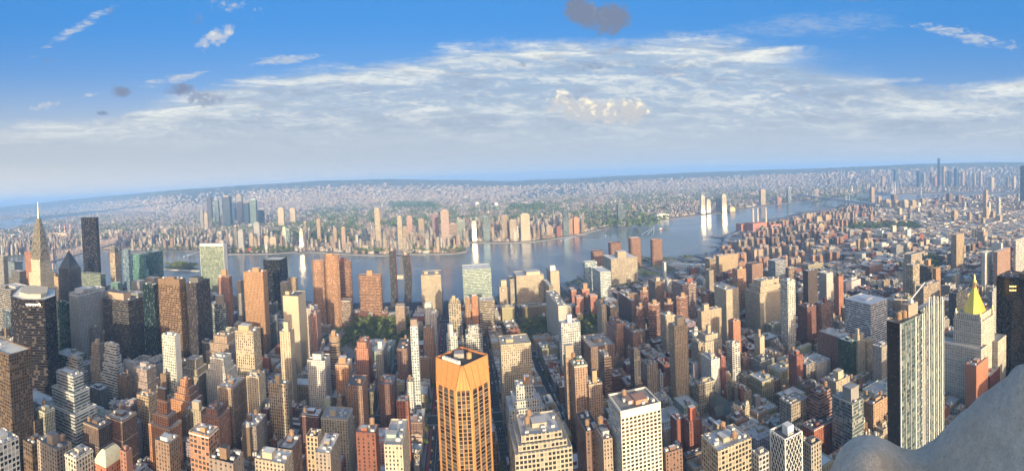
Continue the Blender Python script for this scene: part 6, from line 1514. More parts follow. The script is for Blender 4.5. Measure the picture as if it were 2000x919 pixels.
p = G(966, 905); putcar(5, p.x, Y33 - 2.4, 0, 'on the street right of the orange octagonal tower')
for u in AVE[5:8]:
    for j in (33, 34, 35, 32, 31):
        for _ in range(4): putcar(rnd.choices(range(5), (3, 3, 2, 3, 1))[0], u + rnd.choice((-6.5, -2, 2, 6.5)), sy(j) + rnd.uniform(18, 60), math.pi / 2, 'on an avenue crossing the wide street')

# ================================================================ towers beyond the river
def T(x0, x1, y, yb, st, c, label, g=None, pent=None, split=None, cat=ap, D=None, top=None, group='towers beyond the river', gl=None):
    xm = (x0 + x1) / 2; D = D or min(7200, (CAMZ / max(.02, (yb - hz_y(xm)) / F)))
    p = W(xm, y, D); az = math.atan2(p.y, p.x); w = (x1 - x0) / F * D; z = max(12, p.z); ca, sa = abs(math.cos(az)), abs(math.sin(az))
    a = w / (ca + .55 * sa) ; d_ = a * .6
    c_ = C[c] if isinstance(c, str) else c; S = list(ST[st])
    if g: S[5] = g
    if gl is not None: S[4] = gl
    root = empty(cat.replace(' ', '_'), (p.x, p.y, 0), label, cat, group); m, r = MB(), MB(); P4 = rect(p.x - d_ / 2, p.x + d_ / 2, p.y - a / 2, p.y + a / 2)
    for i in range(4): m.wall(P4[i], P4[(i + 1) % 4], 0, z, tuple(S), c_)
    ins = inset(P4, 1.0); r.face([(*q, z) for q in ins], ROOF, (.4, .4, .4))
    for i in range(4): m.face([(*P4[i], z), (*P4[(i + 1) % 4], z), (*ins[(i + 1) % 4], z), (*ins[i], z)], FLAT, c_)
    m.build('walls', root, loc=(p.x, p.y, 0)); r.build('roof', root, loc=(p.x, p.y, 0))
    q = MB(); pc = C.get(pent, c_) if pent else tuple(v_ * .9 for v_ in c_); hh = 9 if pent else 5
    if top == 'dome': q.cone(0, 0, z, z + 16, a * .48, a * .22, 12, FLAT, c_)
    else: q.box(-d_ * .28, d_ * .28, -a * .3, a * .3, z, z + hh, FLAT, pc)
    q.build('penthouse', root)
    HEROES.append((x0, x1, y, yb, D, (p.x - d_, p.x + d_, p.y - a, p.y + a), ''))
TD = [
 (390, 398, 410, 447, 'punch', 'grey', 'short grey tower at the left end of the far glass cluster'), (398, 407, 416, 449, 'punch', 'beige', 'small beige tower in front of the far left glass tower'),
 (403, 414, 384, 430, 'ribbon', 'dgrey', 'dark slim tower, leftmost tall one of the far cluster'), (418, 428, 391, 441, 'glass', (.3,.4,.38), 'pale greenish tower left of the widest dark glass tower'),
 (433, 452, 384, 445, 'glass', (.12,.15,.2), 'widest dark glass tower of the far cluster, with pink roof block'), (452, 461, 396, 432, 'glass', (.08,.14,.24), 'narrow blue tower right of the widest dark glass tower'),
 (461, 474, 382, 438, 'punch', 'grey', 'tall grey tower with orange construction crown across the river'), (475, 487, 396, 441, 'glass', (.08,.12,.2), 'dark blue glass tower between grey crowned and green rounded towers'),
 (487, 502, 391, 444, 'glass', (.34,.46,.40), 'pale green glass tower with rounded top across the river'), (502, 516, 411, 439, 'glass', (.08,.11,.2), 'low dark blue tower right of the green rounded tower'),
 (456, 464, 441, 490, 'glass', 'cream', 'cream glass tower at the shore, lit gold'), (464, 477, 450, 490, 'punch', 'silver', 'grey shore tower joined to the gold lit tower'),
 (486, 496, 456, 487, 'punch', 'beige', 'short beige tower behind the red shore sign'), (495, 509, 435, 478, 'punch', 'silver', 'pale stepped tower behind the red shore sign'),
 (515, 526, 461, 485, 'punch', 'cream', 'low cream shore block, left half'), (526, 542, 464, 485, 'punch', 'cream', 'low cream shore block, right half'),
 (542, 556, 406, 446, 'punch', 'cream', 'left one of two beige twin slabs inland beyond the river'), (565, 578, 407, 441, 'punch', 'cream', 'right one of two beige twin slabs inland beyond the river'),
 (551, 559, 444, 484, 'punch', (.5,.52,.42), 'thin greenish cream tower at the shore'), (558, 567, 448, 486, 'glass', (.4,.5,.46), 'pale green glass shore tower beside the thin cream one'),
 (592, 600, 434, 479, 'glass', 'cream', 'thin cream tower above the brightest glitter on the water'), (618, 626, 428, 478, 'punch', 'pink', 'thin pinkish tower on the far bank left of the ridged brown tower'),
 (650, 658, 446, 485, 'punch', 'tan', 'slim tan tower on the far bank behind the ridged brown tower'), (666, 675, 444, 487, 'punch', 'pink', 'slim pink grey tower on the far bank over the domed brown tower'),
 (675, 689, 474, 489, 'grid', 'pink', 'low pink shore block on the far bank'), (706, 717, 446, 476, 'glass', 'dgrey', 'dark grey tower on the far bank above the brown banded slab'),
 (731, 742, 408, 487, 'pier', 'cream', 'tallest slender cream tower on the far bank by the creek'), (775, 785, 423, 487, 'pier', 'cream', 'slender cream tower beside the creek mouth'),
 (786, 796, 443, 483, 'punch', 'tan', 'tan tower right of the creek mouth'), (794, 805, 422, 471, 'punch', (.4,.26,.22), 'reddish brown tower behind the tan creek tower'),
 (817, 828, 428, 469, 'punch', 'tan', 'lone tan tower above the cream twin topped tower'), (843, 856, 418, 470, 'punch', (.24,.17,.18), 'dark plum coloured tower on the far bank'),
 (860, 876, 411, 486, 'punch', (.38,.29,.26), 'broad pinkish brown tower, tallest by the round green shore'), (877, 893, 437, 476, 'ribbon', 'pink', 'stepped pinkish block right of the tallest brown tower'),
 (891, 908, 431, 471, 'ribbon', (.32,.38,.34), 'green grey tower left of the bright gold tower'), (942, 955, 423, 471, 'glass', (.2,.24,.23), 'dark grey glass tower right of the bright gold tower'),
 (978, 993, 421, 468, 'pier', 'tan', 'striped tan tower on the far bank above the round sign'), (994, 1008, 430, 470, 'pier', 'beige', 'beige striped tower, second right of the gold tower'),
 (1015, 1034, 418, 470, 'punch', 'cream', 'wide pale tower standing alone on the far bank'), (1098, 1110, 411, 460, 'glass', (.14,.17,.19), 'dark glass tower with brick neighbours on the far bank'),
 (1110, 1118, 430, 458, 'punch', 'orange', 'orange brick block touching the dark glass tower'), (1119, 1130, 425, 457, 'punch', (.5,.26,.14), 'sunlit orange tower at the far right of its group'),
 (1066, 1078, 441, 462, 'punch', 'pink', 'low pink block on the far bank left of the dark glass tower'), (1086, 1096, 443, 462, 'punch', 'red', 'low red block on the far bank'),
 (1204, 1220, 399, 437, 'glass', (.2,.25,.26), 'lone grey glass tower where the river bends'), (1203, 1224, 434, 441, 'grid', 'white', 'white podium under the lone grey glass tower'),
 (1233, 1239, 400, 413, 'punch', 'pink', 'small pink tower beyond the river bend'), (1242, 1248, 412, 423, 'glass', 'dgrey', 'small dark tower beyond the river bend'),
 (1277, 1306, 418, 427, 'blank', 'white', 'long low white warehouse on the far bank'), (1398, 1408, 387, 413, 'glass', 'cream', 'third of the four bright riverside towers upstream'),
 (1422, 1436, 405, 413, 'blank', (.55,.45,.25), 'low golden sheds beside the bright towers'), (1482, 1495, 370, 400, 'punch', 'beige', 'pair of beige towers beyond the river, near bridge'),
 (1536, 1545, 367, 395, 'glass', (.5,.52,.54), 'pale slim tower at the far bridge end'), (1514, 1527, 386, 398, 'punch', (.36,.2,.16), 'low red brick factory by the far bridge end'),
 (1586, 1599, 370, 388, 'punch', 'pink', 'group of small pink towers behind the bridge'),
 (1745, 1753, 331, 358, 'glass', (.06,.12,.22), 'dark blue tower left in the distant downtown'), (1790, 1801, 333, 362, 'glass', (.07,.12,.2), 'dark glass tower pair in the distant downtown'),
 (1802, 1808, 338, 360, 'punch', 'grey', 'grey tower left of the tallest distant tower'), (1816, 1823, 336, 360, 'punch', 'brown', 'brown tower left of the tallest distant tower'),
 (1831, 1836, 309, 360, 'pier', (.03,.035,.05), 'tallest distant tower, thin and nearly black'), (1839, 1848, 325, 360, 'punch', 'tan', 'broad tan tower right of the tallest distant tower'),
 (1850, 1858, 334, 358, 'glass', (.1,.15,.22), 'blue grey tower right of the broad tan tower'), (1863, 1873, 329, 358, 'glass', (.14,.2,.26), 'pale blue glass tower, right in the distant downtown'),
 (1876, 1884, 336, 360, 'punch', 'pink', 'small pink tower right of the pale blue distant tower'), (1720, 1728, 344, 360, 'punch', 'tan', 'small tan tower at the left end of the distant downtown'),
 (1822, 1832, 346, 364, 'punch', (.45,.24,.17), 'sunlit reddish tower under the tallest distant tower'), (1899, 1908, 338, 362, 'punch', 'beige', 'beige distant tower with orange sunlit face'),
 (1912, 1919, 335, 356, 'punch', 'pink', 'thin pink distant tower far right'), (1930, 1942, 347, 372, 'punch', 'cream', 'cream distant block with flat crown'), (1965, 1972, 346, 372, 'punch', 'tan', 'thin tan distant tower near the right edge'), (1976, 1984, 344, 372, 'punch', 'cream', 'thin cream distant tower at the right edge'),
 (1993, 2006, 324, 400, 'glass', (.25,.3,.33), 'hazy glass tower cut by the right edge'), (1928, 1936, 395, 425, 'small', 'white', 'thin white tower in the lower east blocks'), (1946, 1955, 388, 425, 'grid', 'white', 'white stepped tower in the lower east blocks'), (1921, 1930, 372, 410, 'punch', 'sand', 'tan tapering tower in the lower east blocks'),
]
for t in TD: T(*t[:7], pent='orange' if 'crown' in t[6] else ('pink' if 'widest dark' in t[6] and 'left' not in t[6] and 'right' not in t[6] else None), top='dome' if 'rounded top' in t[6] else None)
# estate and apartment towers in the middle distance, sunlit
for (x0, x1, y, yb, c, lb) in ((1698, 1708, 366, 402, 'pink', 'first brown estate tower left of the far park'), (1712, 1722, 384, 408, 'sand', 'tan estate slab, leftmost of the sunlit row'), (1724, 1740, 390, 408, 'sand', 'second sunlit tan estate slab'), (1742, 1758, 392, 410, 'sand', 'third sunlit tan estate slab'),
    (1760, 1774, 391, 410, 'cream', 'fourth sunlit cream estate slab'), (1776, 1790, 392, 412, 'sand', 'fifth sunlit tan estate slab'), (1796, 1807, 388, 404, 'tan', 'sixth estate slab, at the right end of the row'), (1740, 1754, 380, 395, 'brown', 'brown towers behind the sunlit estate row'), (1848, 1860, 378, 400, 'brown', 'pair of brown towers right of the estate row'), (1866, 1878, 382, 402, 'brown', 'second pair of brown towers right of the estate row'),
    (1857, 1871, 412, 432, 'sand', 'sunlit tan block left in the right hand cluster'), (1889, 1898, 416, 437, 'tan', 'tan block in front of the pointed tower'), (1906, 1916, 419, 436, 'tan', 'small tan block left of pointed tower'), (1920, 1932, 405, 432, 'sand', 'tall tan block beside the pointed tower'), (1934, 1944, 413, 430, 'tan', 'tan block right of the pointed tower'),
    (1898, 1907, 448, 470, 'cream', 'broad sunlit cream block above the black tower'), (1909, 1926, 446, 470, 'sand', 'tan sunlit block above the black tower'), (1697, 1706, 420, 437, 'orange', 'lone orange brick tower by the far park'), (1571, 1584, 418, 440, 'sand', 'golden tower at the estate edge, left'), (1590, 1606, 424, 446, 'sand', 'golden tower at the estate edge, centre'), (1608, 1621, 420, 438, 'sand', 'golden tower at the estate edge, right'), (1546, 1566, 428, 442, 'sand', 'low golden slab at the estate edge'), (1594, 1610, 438, 452, 'sand', 'lower golden slab of the estate edge'),
    (1672, 1682, 468, 498, 'tan', 'left tan tower of the pair beyond the red estate'), (1684, 1695, 468, 498, 'sand', 'right tan tower of the pair beyond the red estate'), (1699, 1706, 472, 500, 'beige', 'narrow beige tower beside the tan pair'), (1712, 1736, 476, 498, 'white', 'wide white striped slab beyond the red estate'), (1740, 1764, 480, 505, 'grey', 'wide grey balcony block beyond the red estate'), (1766, 1780, 476, 500, 'cream', 'cream block left of the far garden square'), (1824, 1852, 466, 484, 'white', 'long white hospital block beyond the squares')):
    T(x0, x1, y, yb, 'punch', c, lb, group=None)

# towers whose glass throws the sun onto the water
def glint(x0, x1, y, yb, label):
    xm = (x0 + x1) / 2; D = CAMZ / ((yb - hz_y(xm)) / F); p = W(xm, y, D); az = math.atan2(p.y, p.x); w = (x1 - x0) / F * D; z = max(20, p.z)
    back = az + math.pi; na = (back + SUN_AZ) / 2      # the wall faces halfway between the sun and the viewer
    while na > math.pi * 2: na -= 2 * math.pi
    root = empty('apartment_tower', (p.x, p.y, 0), label, 'apartment tower', 'towers beyond the river', rz=na)
    m = MB(); st = (3, 3.6, .90, .86, .7, (.42, .38, .30)); cc = (.58, .54, .44); d_ = w * .8; h = w / 2
    m.wall((0, -h), (0, h), 0, z, st, cc); m.wall((0, h), (-d_, h), 0, z, ST['punch'], cc); m.wall((-d_, h), (-d_, -h), 0, z, ST['punch'], cc); m.wall((-d_, -h), (0, -h), 0, z, ST['punch'], cc)
    m.build('walls', root); r = MB(); r.face([(0, -h, z), (0, h, z), (-d_, h, z), (-d_, -h, z)], ROOF, (.5, .5, .48)); r.build('roof', root)
    q = MB(); q.box(-d_ * .7, -d_ * .3, -h * .5, h * .5, z, z + 5, FLAT, cc); q.build('penthouse', root)
    HEROES.append((x0, x1, y, yb, D, (p.x - w, p.x + w, p.y - w, p.y + w), ''))
glint(921, 930, 433, 472, 'bright gold sunlit glass tower mirrored as a streak in the river')
glint(1369, 1377, 382, 418, 'first of four bright riverside towers upstream, leftmost'); glint(1380, 1388, 390, 416, 'second and lower of four bright riverside towers upstream'); glint(1410, 1419, 380, 414, 'fourth and tallest of four bright riverside towers upstream')
glint(584, 591, 448, 489, 'small glassy shore building right above the widest glitter streak')

# ================================================================ the low city beyond the river: one mass of small blocks
def far_city(n, seed):
    r = np.random.default_rng(seed); xs = r.uniform(-30, 2030, n); fl = np.array(FARL); ysh = np.interp(xs, fl[:, 0], fl[:, 1]); hy_ = np.array([hz_y(x) for x in xs])
    f = r.uniform(0, 1, n); php = np.array([ph_y(x) for x in xs]); ylo = php + 9 + 20 * r.uniform(0, 1, n) ** 1.2; ys = ysh - 3 - f * (ysh - 3 - ylo)
    bx, by = [], []
    t = (xs - 1000) / F; h = (CY - ys) / F; V = np.outer(np.cos(t), FW) + np.outer(np.sin(t), RT) + np.outer(h, UP); k = CAMZ / -V[:, 2]; k = np.where(V[:, 2] < -1e-4, k, 1e5); hd = np.hypot(V[:, 0], V[:, 1]); t_ = -V[:, 2] / hd; d0 = np.interp(xs, *HD0); tp = np.array([h_top(x) for x in xs]); D = np.where(k > 0, k * hd, 1e6); Dh = (CAMZ + tp * d0 / 2600) / (t_ + tp / 2600); on = (D > d0); D = np.where(on, Dh, D); zb = np.where(on, tp * (D - d0) / 2600 - 1, -.3); X, Y = V[:, 0] / hd * D, V[:, 1] / hd * D
    bayp = [(-60, 434), (60, 424), (150, 415), (250, 404), (330, 395), (330, 398), (230, 410), (170, 420), (90, 431), (0, 452), (-60, 458)]
    keep = np.array([not inpoly(a, b_, bayp) and not (774 < a < 800 and 424 < b_ < 497 and a < 789) for a, b_ in zip(xs, ys)]) & (D < d0 + 2500) & (D > 500)
    # street grid: snap to avenues of a rotated lattice per district, leaving the streets open
    cell = (np.floor(X / 1900) * 7 + np.floor(Y / 1900) * 13); ang = (np.sin(cell * 12.9898) * 43758.5453 % 1) * 1.2 - .3
    ca, sa = np.cos(ang), np.sin(ang); U = X * ca + Y * sa; Vv = -X * sa + Y * ca; pit = np.where(D < 5000, 86, 130)
    cl_ = np.sin(X / 620 + 1.3 * np.sin(Y / 900)) + np.sin(Y / 480 + 2 + np.sin(X / 1300)); keep &= (cl_ > -1.25) | (r.uniform(0, 1, n) < .25); keep &= (np.abs(((Vv / pit) % 1) - .5) < .39) & (np.abs(((U / 230) % 1) - .5) < .46)
    X, Y, D, ca, sa, ys, xs, zb = (q[keep] for q in (X, Y, D, ca, sa, ys, xs, zb)); n = len(X)
    s_ = np.maximum(11, D * .0036); w = s_ * r.uniform(.5, 1.6, n); l = s_ * r.uniform(.5, 1.3, n); big = r.uniform(0, 1, n) < .05; w = np.where(big, w * 2.6, w); l = np.where(big, l * 2, l)
    ht = r.uniform(7, 15, n) * np.where(r.uniform(0, 1, n) < .06, 2.4, 1) + D * .0006; ht = np.where((xs > 1600) & (r.uniform(0, 1, n) < .12), ht * 2.6, ht)
    nsh = (np.interp(xs, fl[:, 0], fl[:, 1]) - ys < 30) & (r.uniform(0, 1, n) < .16) & (xs < 1140) & (D < 4000); ht = np.where(nsh, r.uniform(22, 75, n), ht); w = np.where(nsh, np.minimum(w, 26), w); l = np.where(nsh, np.minimum(l, 24), l)
    pal = np.array([(.48, .43, .35), (.42, .35, .27), (.34, .25, .18), (.30, .20, .14), (.52, .49, .43), (.41, .37, .31), (.26, .24, .21), (.46, .38, .29), (.36, .32, .27), (.36, .27, .20)])
    wcol = pal[r.integers(0, len(pal), n)] * r.uniform(.75, 1.15, (n, 1)); rp = np.array([(.50, .48, .45), (.34, .32, .31), (.22, .21, .21), (.60, .58, .54), (.38, .29, .25), (.12, .12, .12), (.30, .22, .19)]); rcol = rp[r.integers(0, len(rp), n)] * r.uniform(.8, 1.1, (n, 1))
    cx = np.stack([-w, w, w, -w], 1) / 2; cyy = np.stack([-l, -l, l, l], 1) / 2; px = X[:, None] + cx * ca[:, None] - cyy * sa[:, None]; py = Y[:, None] + cx * sa[:, None] + cyy * ca[:, None]
    Vt = np.zeros((n, 8, 3), dtype=np.float32); Vt[:, :4, 0] = px; Vt[:, :4, 1] = py; Vt[:, 4:, 0] = px; Vt[:, 4:, 1] = py; Vt[:, :4, 2] = zb[:, None] - 12; Vt[:, 4:, 2] = (zb + ht)[:, None]
    q = np.array([(0, 1, 5, 4), (1, 2, 6, 5), (2, 3, 7, 6), (3, 0, 4, 7), (4, 5, 6, 7)]); Fi = (np.arange(n)[:, None, None] * 8 + q[None]).astype(np.int32).reshape(-1)
    me = bpy.data.meshes.new('far_city_blocks'); me.vertices.add(n * 8); me.vertices.foreach_set('co', Vt.ravel()); me.loops.add(n * 20); me.loops.foreach_set('vertex_index', Fi); me.polygons.add(n * 5)
    me.polygons.foreach_set('loop_start', np.arange(0, n * 20, 4, dtype=np.int32)); me.polygons.foreach_set('loop_total', np.full(n * 5, 4, dtype=np.int32)); me.update()
    uv = np.zeros((n, 5, 4, 2), dtype=np.float32)
    for k_, ln in ((0, w), (1, l), (2, w), (3, l)):
        nb = np.maximum(1, np.round(ln / 5)); nf = np.maximum(1, np.round(ht / 3.6)); uv[:, k_, 1, 0] = nb; uv[:, k_, 2, 0] = nb; uv[:, k_, 0, 1] = nf; uv[:, k_, 1, 1] = nf
    ul = me.uv_layers.new(name='UVMap'); ul.data.foreach_set('uv', uv.ravel())
    colr = np.ones((n, 5, 4), dtype=np.float32); colr[:, :4, :3] = wcol[:, None]; colr[:, 4, :3] = rcol; a = me.attributes.new('wc', 'FLOAT_COLOR', 'FACE'); a.data.foreach_set('color', colr.ravel())
    gcol = np.ones((n * 5, 4), dtype=np.float32) * .05; a = me.attributes.new('gc', 'FLOAT_COLOR', 'FACE'); a.data.foreach_set('color', gcol.ravel())
    wpv = np.tile(np.array([.45, .5, .05], dtype=np.float32), (n * 5, 1)); a = me.attributes.new('wp', 'FLOAT_VECTOR', 'FACE'); a.data.foreach_set('vector', wpv.ravel())
    mi = np.zeros((n, 5), dtype=np.int32); mi[:, 4] = 1; me.materials.append(facade); me.materials.append(roofm); me.polygons.foreach_set('material_index', mi.ravel()); me.validate()
    o = bpy.data.objects.new('far_city_blocks', me); col.objects.link(o); tag(o, kind='stuff')
far_city(120000, 7)
def fartrees(n, seed, regions):
    r = random.Random(seed); pts = []
    for (x0, x1, y0, y1, m) in regions:
        for _ in range(m):
            x, y = r.uniform(x0, x1), r.uniform(y0, y1)
            if y < hz_y(x) + 14: continue
            p = G(x, y); pts.append((p.x, p.y))
    return pts
tree_mass('far_bank_foliage', fartrees(0, 3, ((440, 572, 484, 494, 200), (690, 770, 490, 495, 90), (800, 905, 484, 494, 130), (250, 440, 480, 489, 150), (1200, 1300, 420, 432, 120), (1400, 1460, 402, 410, 60))), 1.6, 2.8, 26, 3)
tree_mass('distant_foliage', fartrees(0, 4, ((0, 700, 400, 480, 700), (600, 1300, 372, 450, 1000), (760, 850, 398, 408, 250), (1000, 1060, 405, 412, 200), (1200, 1700, 352, 400, 600), (1600, 2000, 345, 372, 400))), 3.0, 6.5, 16, 4, k=1.5)
# the little wooded island
isl_ = [(322, 519), (345, 516), (372, 519), (388, 523), (372, 525), (340, 524)]
sheet('island', [Gp(*q) for q in [(320, 520), (340, 516), (372, 519), (389, 524), (372, 527), (340, 526)]], -.5, grass, 4)
tree_mass('island_foliage', inarea([Gp(*q) for q in isl_], 90, 8), 1.5, 2.4, 50, 8)
mq = MB(); a, b_ = G(318, 525), G(390, 528); mq.beam((a.x, a.y, -1), (b_.x, b_.y, -1), 6, FLAT, (.5, .48, .45), h=3); tag(mq.build('stone_jetty'), 'long pale stone jetty beside the small wooded island', 'jetty')

# ================================================================ bridges, stacks, tanks, boats
def truss_bridge():
    pts = [(60, 2050), (104, 2250), (168, 2560), (190, 2700), (232, 3000), (300, 3350), (345, 3700)]
    q = [W(x, 480, D) for x, D in pts]; root = empty('bridge', (q[0].x, q[0].y, 0), 'long pinkish steel cantilever bridge with peaked towers on the left', 'bridge'); L0 = (q[0].x, q[0].y, 0); cst = (.45, .36, .33)
    dk = MB()
    for a, b_ in zip(q, q[1:]): dk.beam((a.x, a.y, 40), (b_.x, b_.y, 40), 22, FLAT, (.35, .31, .29), h=6)
    dk.build('deck', root, loc=L0)
    for k in (1, 2, 3, 4):
        t = MB(); 
        for s_ in (-8, 8): t.beam((q[k].x + s_, q[k].y, 0), (q[k].x + s_ * .8, q[k].y, 100), 6, FLAT, cst); t.cone(q[k].x + s_ * .8, q[k].y, 100, 114, 3.4, .1, 6, FLAT, cst)
        t.beam((q[k].x - 8, q[k].y, 82), (q[k].x + 8, q[k].y, 82), 4, FLAT, cst); t.build('tower', root, loc=L0)
    tr = MB()
    def span(a, b_, ha, hb, n=14):
        prev = None
        for i in range(n + 1):
            f = i / n; p = a.lerp(b_, f); sag = ha * (1 - f) ** 1.6 + hb * f ** 1.6; sag = max(sag, 12); cur = Vector((p.x, p.y, 43 + sag))
            tr.beam((p.x, p.y, 42), tuple(cur), 1.6, FLAT, cst)
            if prev is not None: tr.beam(tuple(prev), tuple(cur), 2.6, FLAT, cst); tr.beam((pp.x, pp.y, 42), tuple(cur), 1.4, FLAT, cst)
            prev = cur; pp = p
    span(q[0], q[1], 12, 56); span(q[1], q[2], 56, 56, 22); span(q[2], q[3], 56, 56, 10); span(q[3], q[4], 56, 56, 22); span(q[4], q[5], 56, 10, 16); tr.build('truss', root, loc=L0)
    for i in range(18): pr = MB(); p = q[5].lerp(q[6], i / 17); pr.beam((p.x, p.y, 0), (p.x, p.y, 38), 3, FLAT, (.35, .3, .28)); pr.build('pier', root, loc=L0)
truss_bridge()
def susp():
    a, b_ = G(1725, 399), G(1545, 396); t1, t2 = G(1655, 402), G(1590, 392); d = (t2 - t1).normalized(); root = empty('bridge', (a.x, a.y, 0), 'grey steel suspension bridge crossing the upper right bend of the river', 'bridge'); L0 = (a.x, a.y, 0); c = (.24, .27, .31)
    a = t1 - d * 520; b_ = t2 + d * 420; dk = MB(); dk.beam((a.x, a.y, 42), (b_.x, b_.y, 42), 36, FLAT, c, h=9); dk.build('deck', root, loc=L0); side = d.cross(Vector((0, 0, 1))) * 16
    for t in (t1, t2):
        m = MB()
        for s_ in (-1, 1): p = t + side * s_; m.beam((p.x, p.y, -3), (p.x, p.y, 100), 9, FLAT, c)
        for z in (60, 80, 98): p, p2 = t + side, t - side; m.beam((p.x, p.y, z), (p2.x, p2.y, z), 5, FLAT, c)
        m.build('tower', root, loc=L0)
    for s_ in (-1, 1):
        m = MB(); n = 22; prev = None
        for i in range(n + 1):
            f = i / n; p = t1.lerp(t2, f) + side * s_; z = 50 + 50 * (2 * f - 1) ** 2; cur = (p.x, p.y, z)
            if prev: m.beam(prev, cur, 2.2, FLAT, c)
            m.beam((p.x, p.y, 44), cur, .8, FLAT, c); prev = cur
        for t, e in ((t1, a), (t2, b_)): p, p2 = t + side * s_, e + side * s_; m.beam((p.x, p.y, 100), (p2.x, p2.y, 46), 2.2, FLAT, c)
        m.build('cable', root, loc=L0)
    for i in range(12): m = MB(); p = a.lerp(t1, i / 12); m.beam((p.x, p.y, 0), (p.x, p.y, 40), 6, FLAT, c); m.build('pier', root, loc=L0)
susp()
def stack(x, y, yb, D, c1, c2, label, group, w=5.5):
    p = W(x, yb, D); z = W(x, y, D).z; o = MB(); n = 8
    for i in range(n): o.cone(0, 0, z * i / n, z * (i + 1) / n, w * (1 - .04 * i), w * (1 - .04 * (i + 1)), 10, FLAT, c2 if (i % 2 and i > 3) else c1)
    ob = o.build('smokestack'); ob.location = (p.x, p.y, 0); tag(ob, label, 'smokestack', group)
rw = ((.62, .56, .50), (.60, .12, .10))
for x, y, lb in ((98, 451, 'lone leftmost'), (118, 436, 'first of the close three'), (127, 438, 'middle of the close three'), (138, 436, 'last of the close three')): stack(x, y, 467, 4000, rw[0], rw[1], 'red and white power plant smokestack, ' + lb, 'red and white smokestacks')
p = W(118, 466, 3950); m = MB(); m.box(-40, 40, -150, 130, 0, 38, FLAT, (.5, .4, .3)); m.box(-30, 20, -110, 80, 38, 58, FLAT, (.45, .36, .28)); o = m.build('power_station'); o.location = (p.x, p.y, 0); tag(o, 'tan power station under the red and white smokestacks', 'power station')
for x, y, yb, lb in ((1471, 406, 434, 'left one'), (1480, 406, 433, 'middle one'), (1496, 405, 432, 'right one')): stack(x, y, yb, W(x, yb, 1).length and CAMZ / ((yb + 18 - hz_y(x)) / F), (.45, .38, .32), (.40, .34, .30), 'brown chimney of the red riverside power plant, ' + lb, 'chimneys of the riverside plant', 7)
for x, y, yb, lb in ((1744, 354, 372, 'left'), (1748, 354, 372, 'right')): stack(x, y, yb, 5600, (.6, .58, .55), (.6, .58, .55), 'thin white chimney of the far plant, %s of the pair' % lb, 'thin white chimneys', 7)
stack(1799, 357, 374, 5400, (.45, .42, .4), (.45, .42, .4), 'lone thin grey chimney before the distant downtown', None, 7)
m = MB(); p = G(1478, 452); 
for (dx, dy, a, b2, h, c) in ((0, 0, 60, 90, 48, (.34, .15, .11)), (70, 10, 50, 110, 40, (.38, .18, .13)), (-20, -90, 60, 70, 34, (.36, .16, .12))): m.box(dx - a / 2, dx + a / 2, dy - b2 / 2, dy + b2 / 2, 0, h, FLAT, c)
o = m.build('power_plant'); o.location = (p.x, p.y, 0); tag(o, 'big red brick power plant at the river bend under brown chimneys', 'power plant')
for k, (x, y) in enumerate(((932, 399), (969, 400))):
    p = G(x, y + 4); r0 = 4.2 / F * math.hypot(p.x, p.y); m = MB()
    for i in range(8): a0, a1 = i * math.pi / 8 - math.pi / 2, (i + 1) * math.pi / 8 - math.pi / 2; m.cone(0, 0, r0 * 1.2 + r0 * math.sin(a0), r0 * 1.2 + r0 * math.sin(a1), max(.02, r0 * math.cos(a0)), max(.02, r0 * math.cos(a1)), 14, FLAT, (.7, .7, .7))
    for q in range(6): a0 = q * 1.047; m.beam((r0 * .7 * math.cos(a0), r0 * .7 * math.sin(a0), 0), (r0 * .7 * math.cos(a0), r0 * .7 * math.sin(a0), r0), 3, FLAT, (.6, .6, .6))
    o = m.build('storage_tank'); o.location = (p.x, p.y, 0); tag(o, ('left', 'right')[k] + ' one of two round white storage tanks far beyond the river', 'storage tank', 'white storage tanks')
def boat(x, y, L, head, kind, label, wake=0):
    p = G(x, y, -3); root = empty('ship' if kind == 'ship' else 'boat', (p.x, p.y, -3), label, 'ship' if kind == 'ship' else 'boat', rz=head); w = L * .17; h = L * .06; hc = {'ship': (.36, .08, .06), 'ferry': (.6, .62, .64), 'barge': (.1, .1, .11)}[kind]
    m = MB(); B_ = [(-L / 2, -w / 2), (L * .32, -w / 2), (L / 2, 0), (L * .32, w / 2), (-L / 2, w / 2)]; A_ = [(a * .94, b_ * .8) for a, b_ in B_]
    for i in range(5): j = (i + 1) % 5; m.face([(*A_[i], 0), (*A_[j], 0), (*B_[j], h), (*B_[i], h)], FLAT, hc)
    m.face([(*q, h) for q in B_], FLAT, (.4, .2, .16) if kind == 'ship' else (.5, .5, .5)); m.build('hull', root)
    s_ = MB()
    if kind == 'ship':
        s_.box(-L * .46, -L * .30, -w * .42, w * .42, h, h + L * .11, FLAT, (.7, .7, .68)); s_.box(-L * .41, -L * .37, -w * .12, w * .12, h + L * .11, h + L * .17, FLAT, (.15, .15, .2))
        for k in range(4): s_.box(-L * .2 + k * L * .13, -L * .12 + k * L * .13, -w * .3, w * .3, h, h + L * .03, FLAT, (.5, .42, .36))
    else: s_.box(-L * .35, L * .18, -w * .36, w * .36, h, h + L * .08, FLAT, (.68, .68, .68)); s_.box(-L * .1, L * .1, -w * .28, w * .28, h + L * .08, h + L * .14, FLAT, (.6, .62, .65))
    s_.build('deck_house' if kind == 'ship' else 'cabin', root)
    if wake:
        d = Vector((math.cos(head), math.sin(head), 0)); sd = Vector((-d.y, d.x, 0)); m = MB(); n = 10; P0 = Vector((p.x, p.y, -2.93)) - d * L * .5; r = random.Random(3)
        for s2 in (-1, 0, 1):
            prev = None
            for i in range(n + 1):
                f = i / n; c = P0 - d * wake * f + sd * s2 * (wake * .10 * f + L * .08); ww = L * .08 * (1 - f) + 1.4 + r.uniform(0, .5); cur = (c + sd * ww, c - sd * ww)
                if prev: m.face([prev[0], prev[1], cur[1], cur[0]], FLAT, (.42, .47, .50))
                prev = cur
        tag(m.build('wake', None, [foam]), kind='stuff')
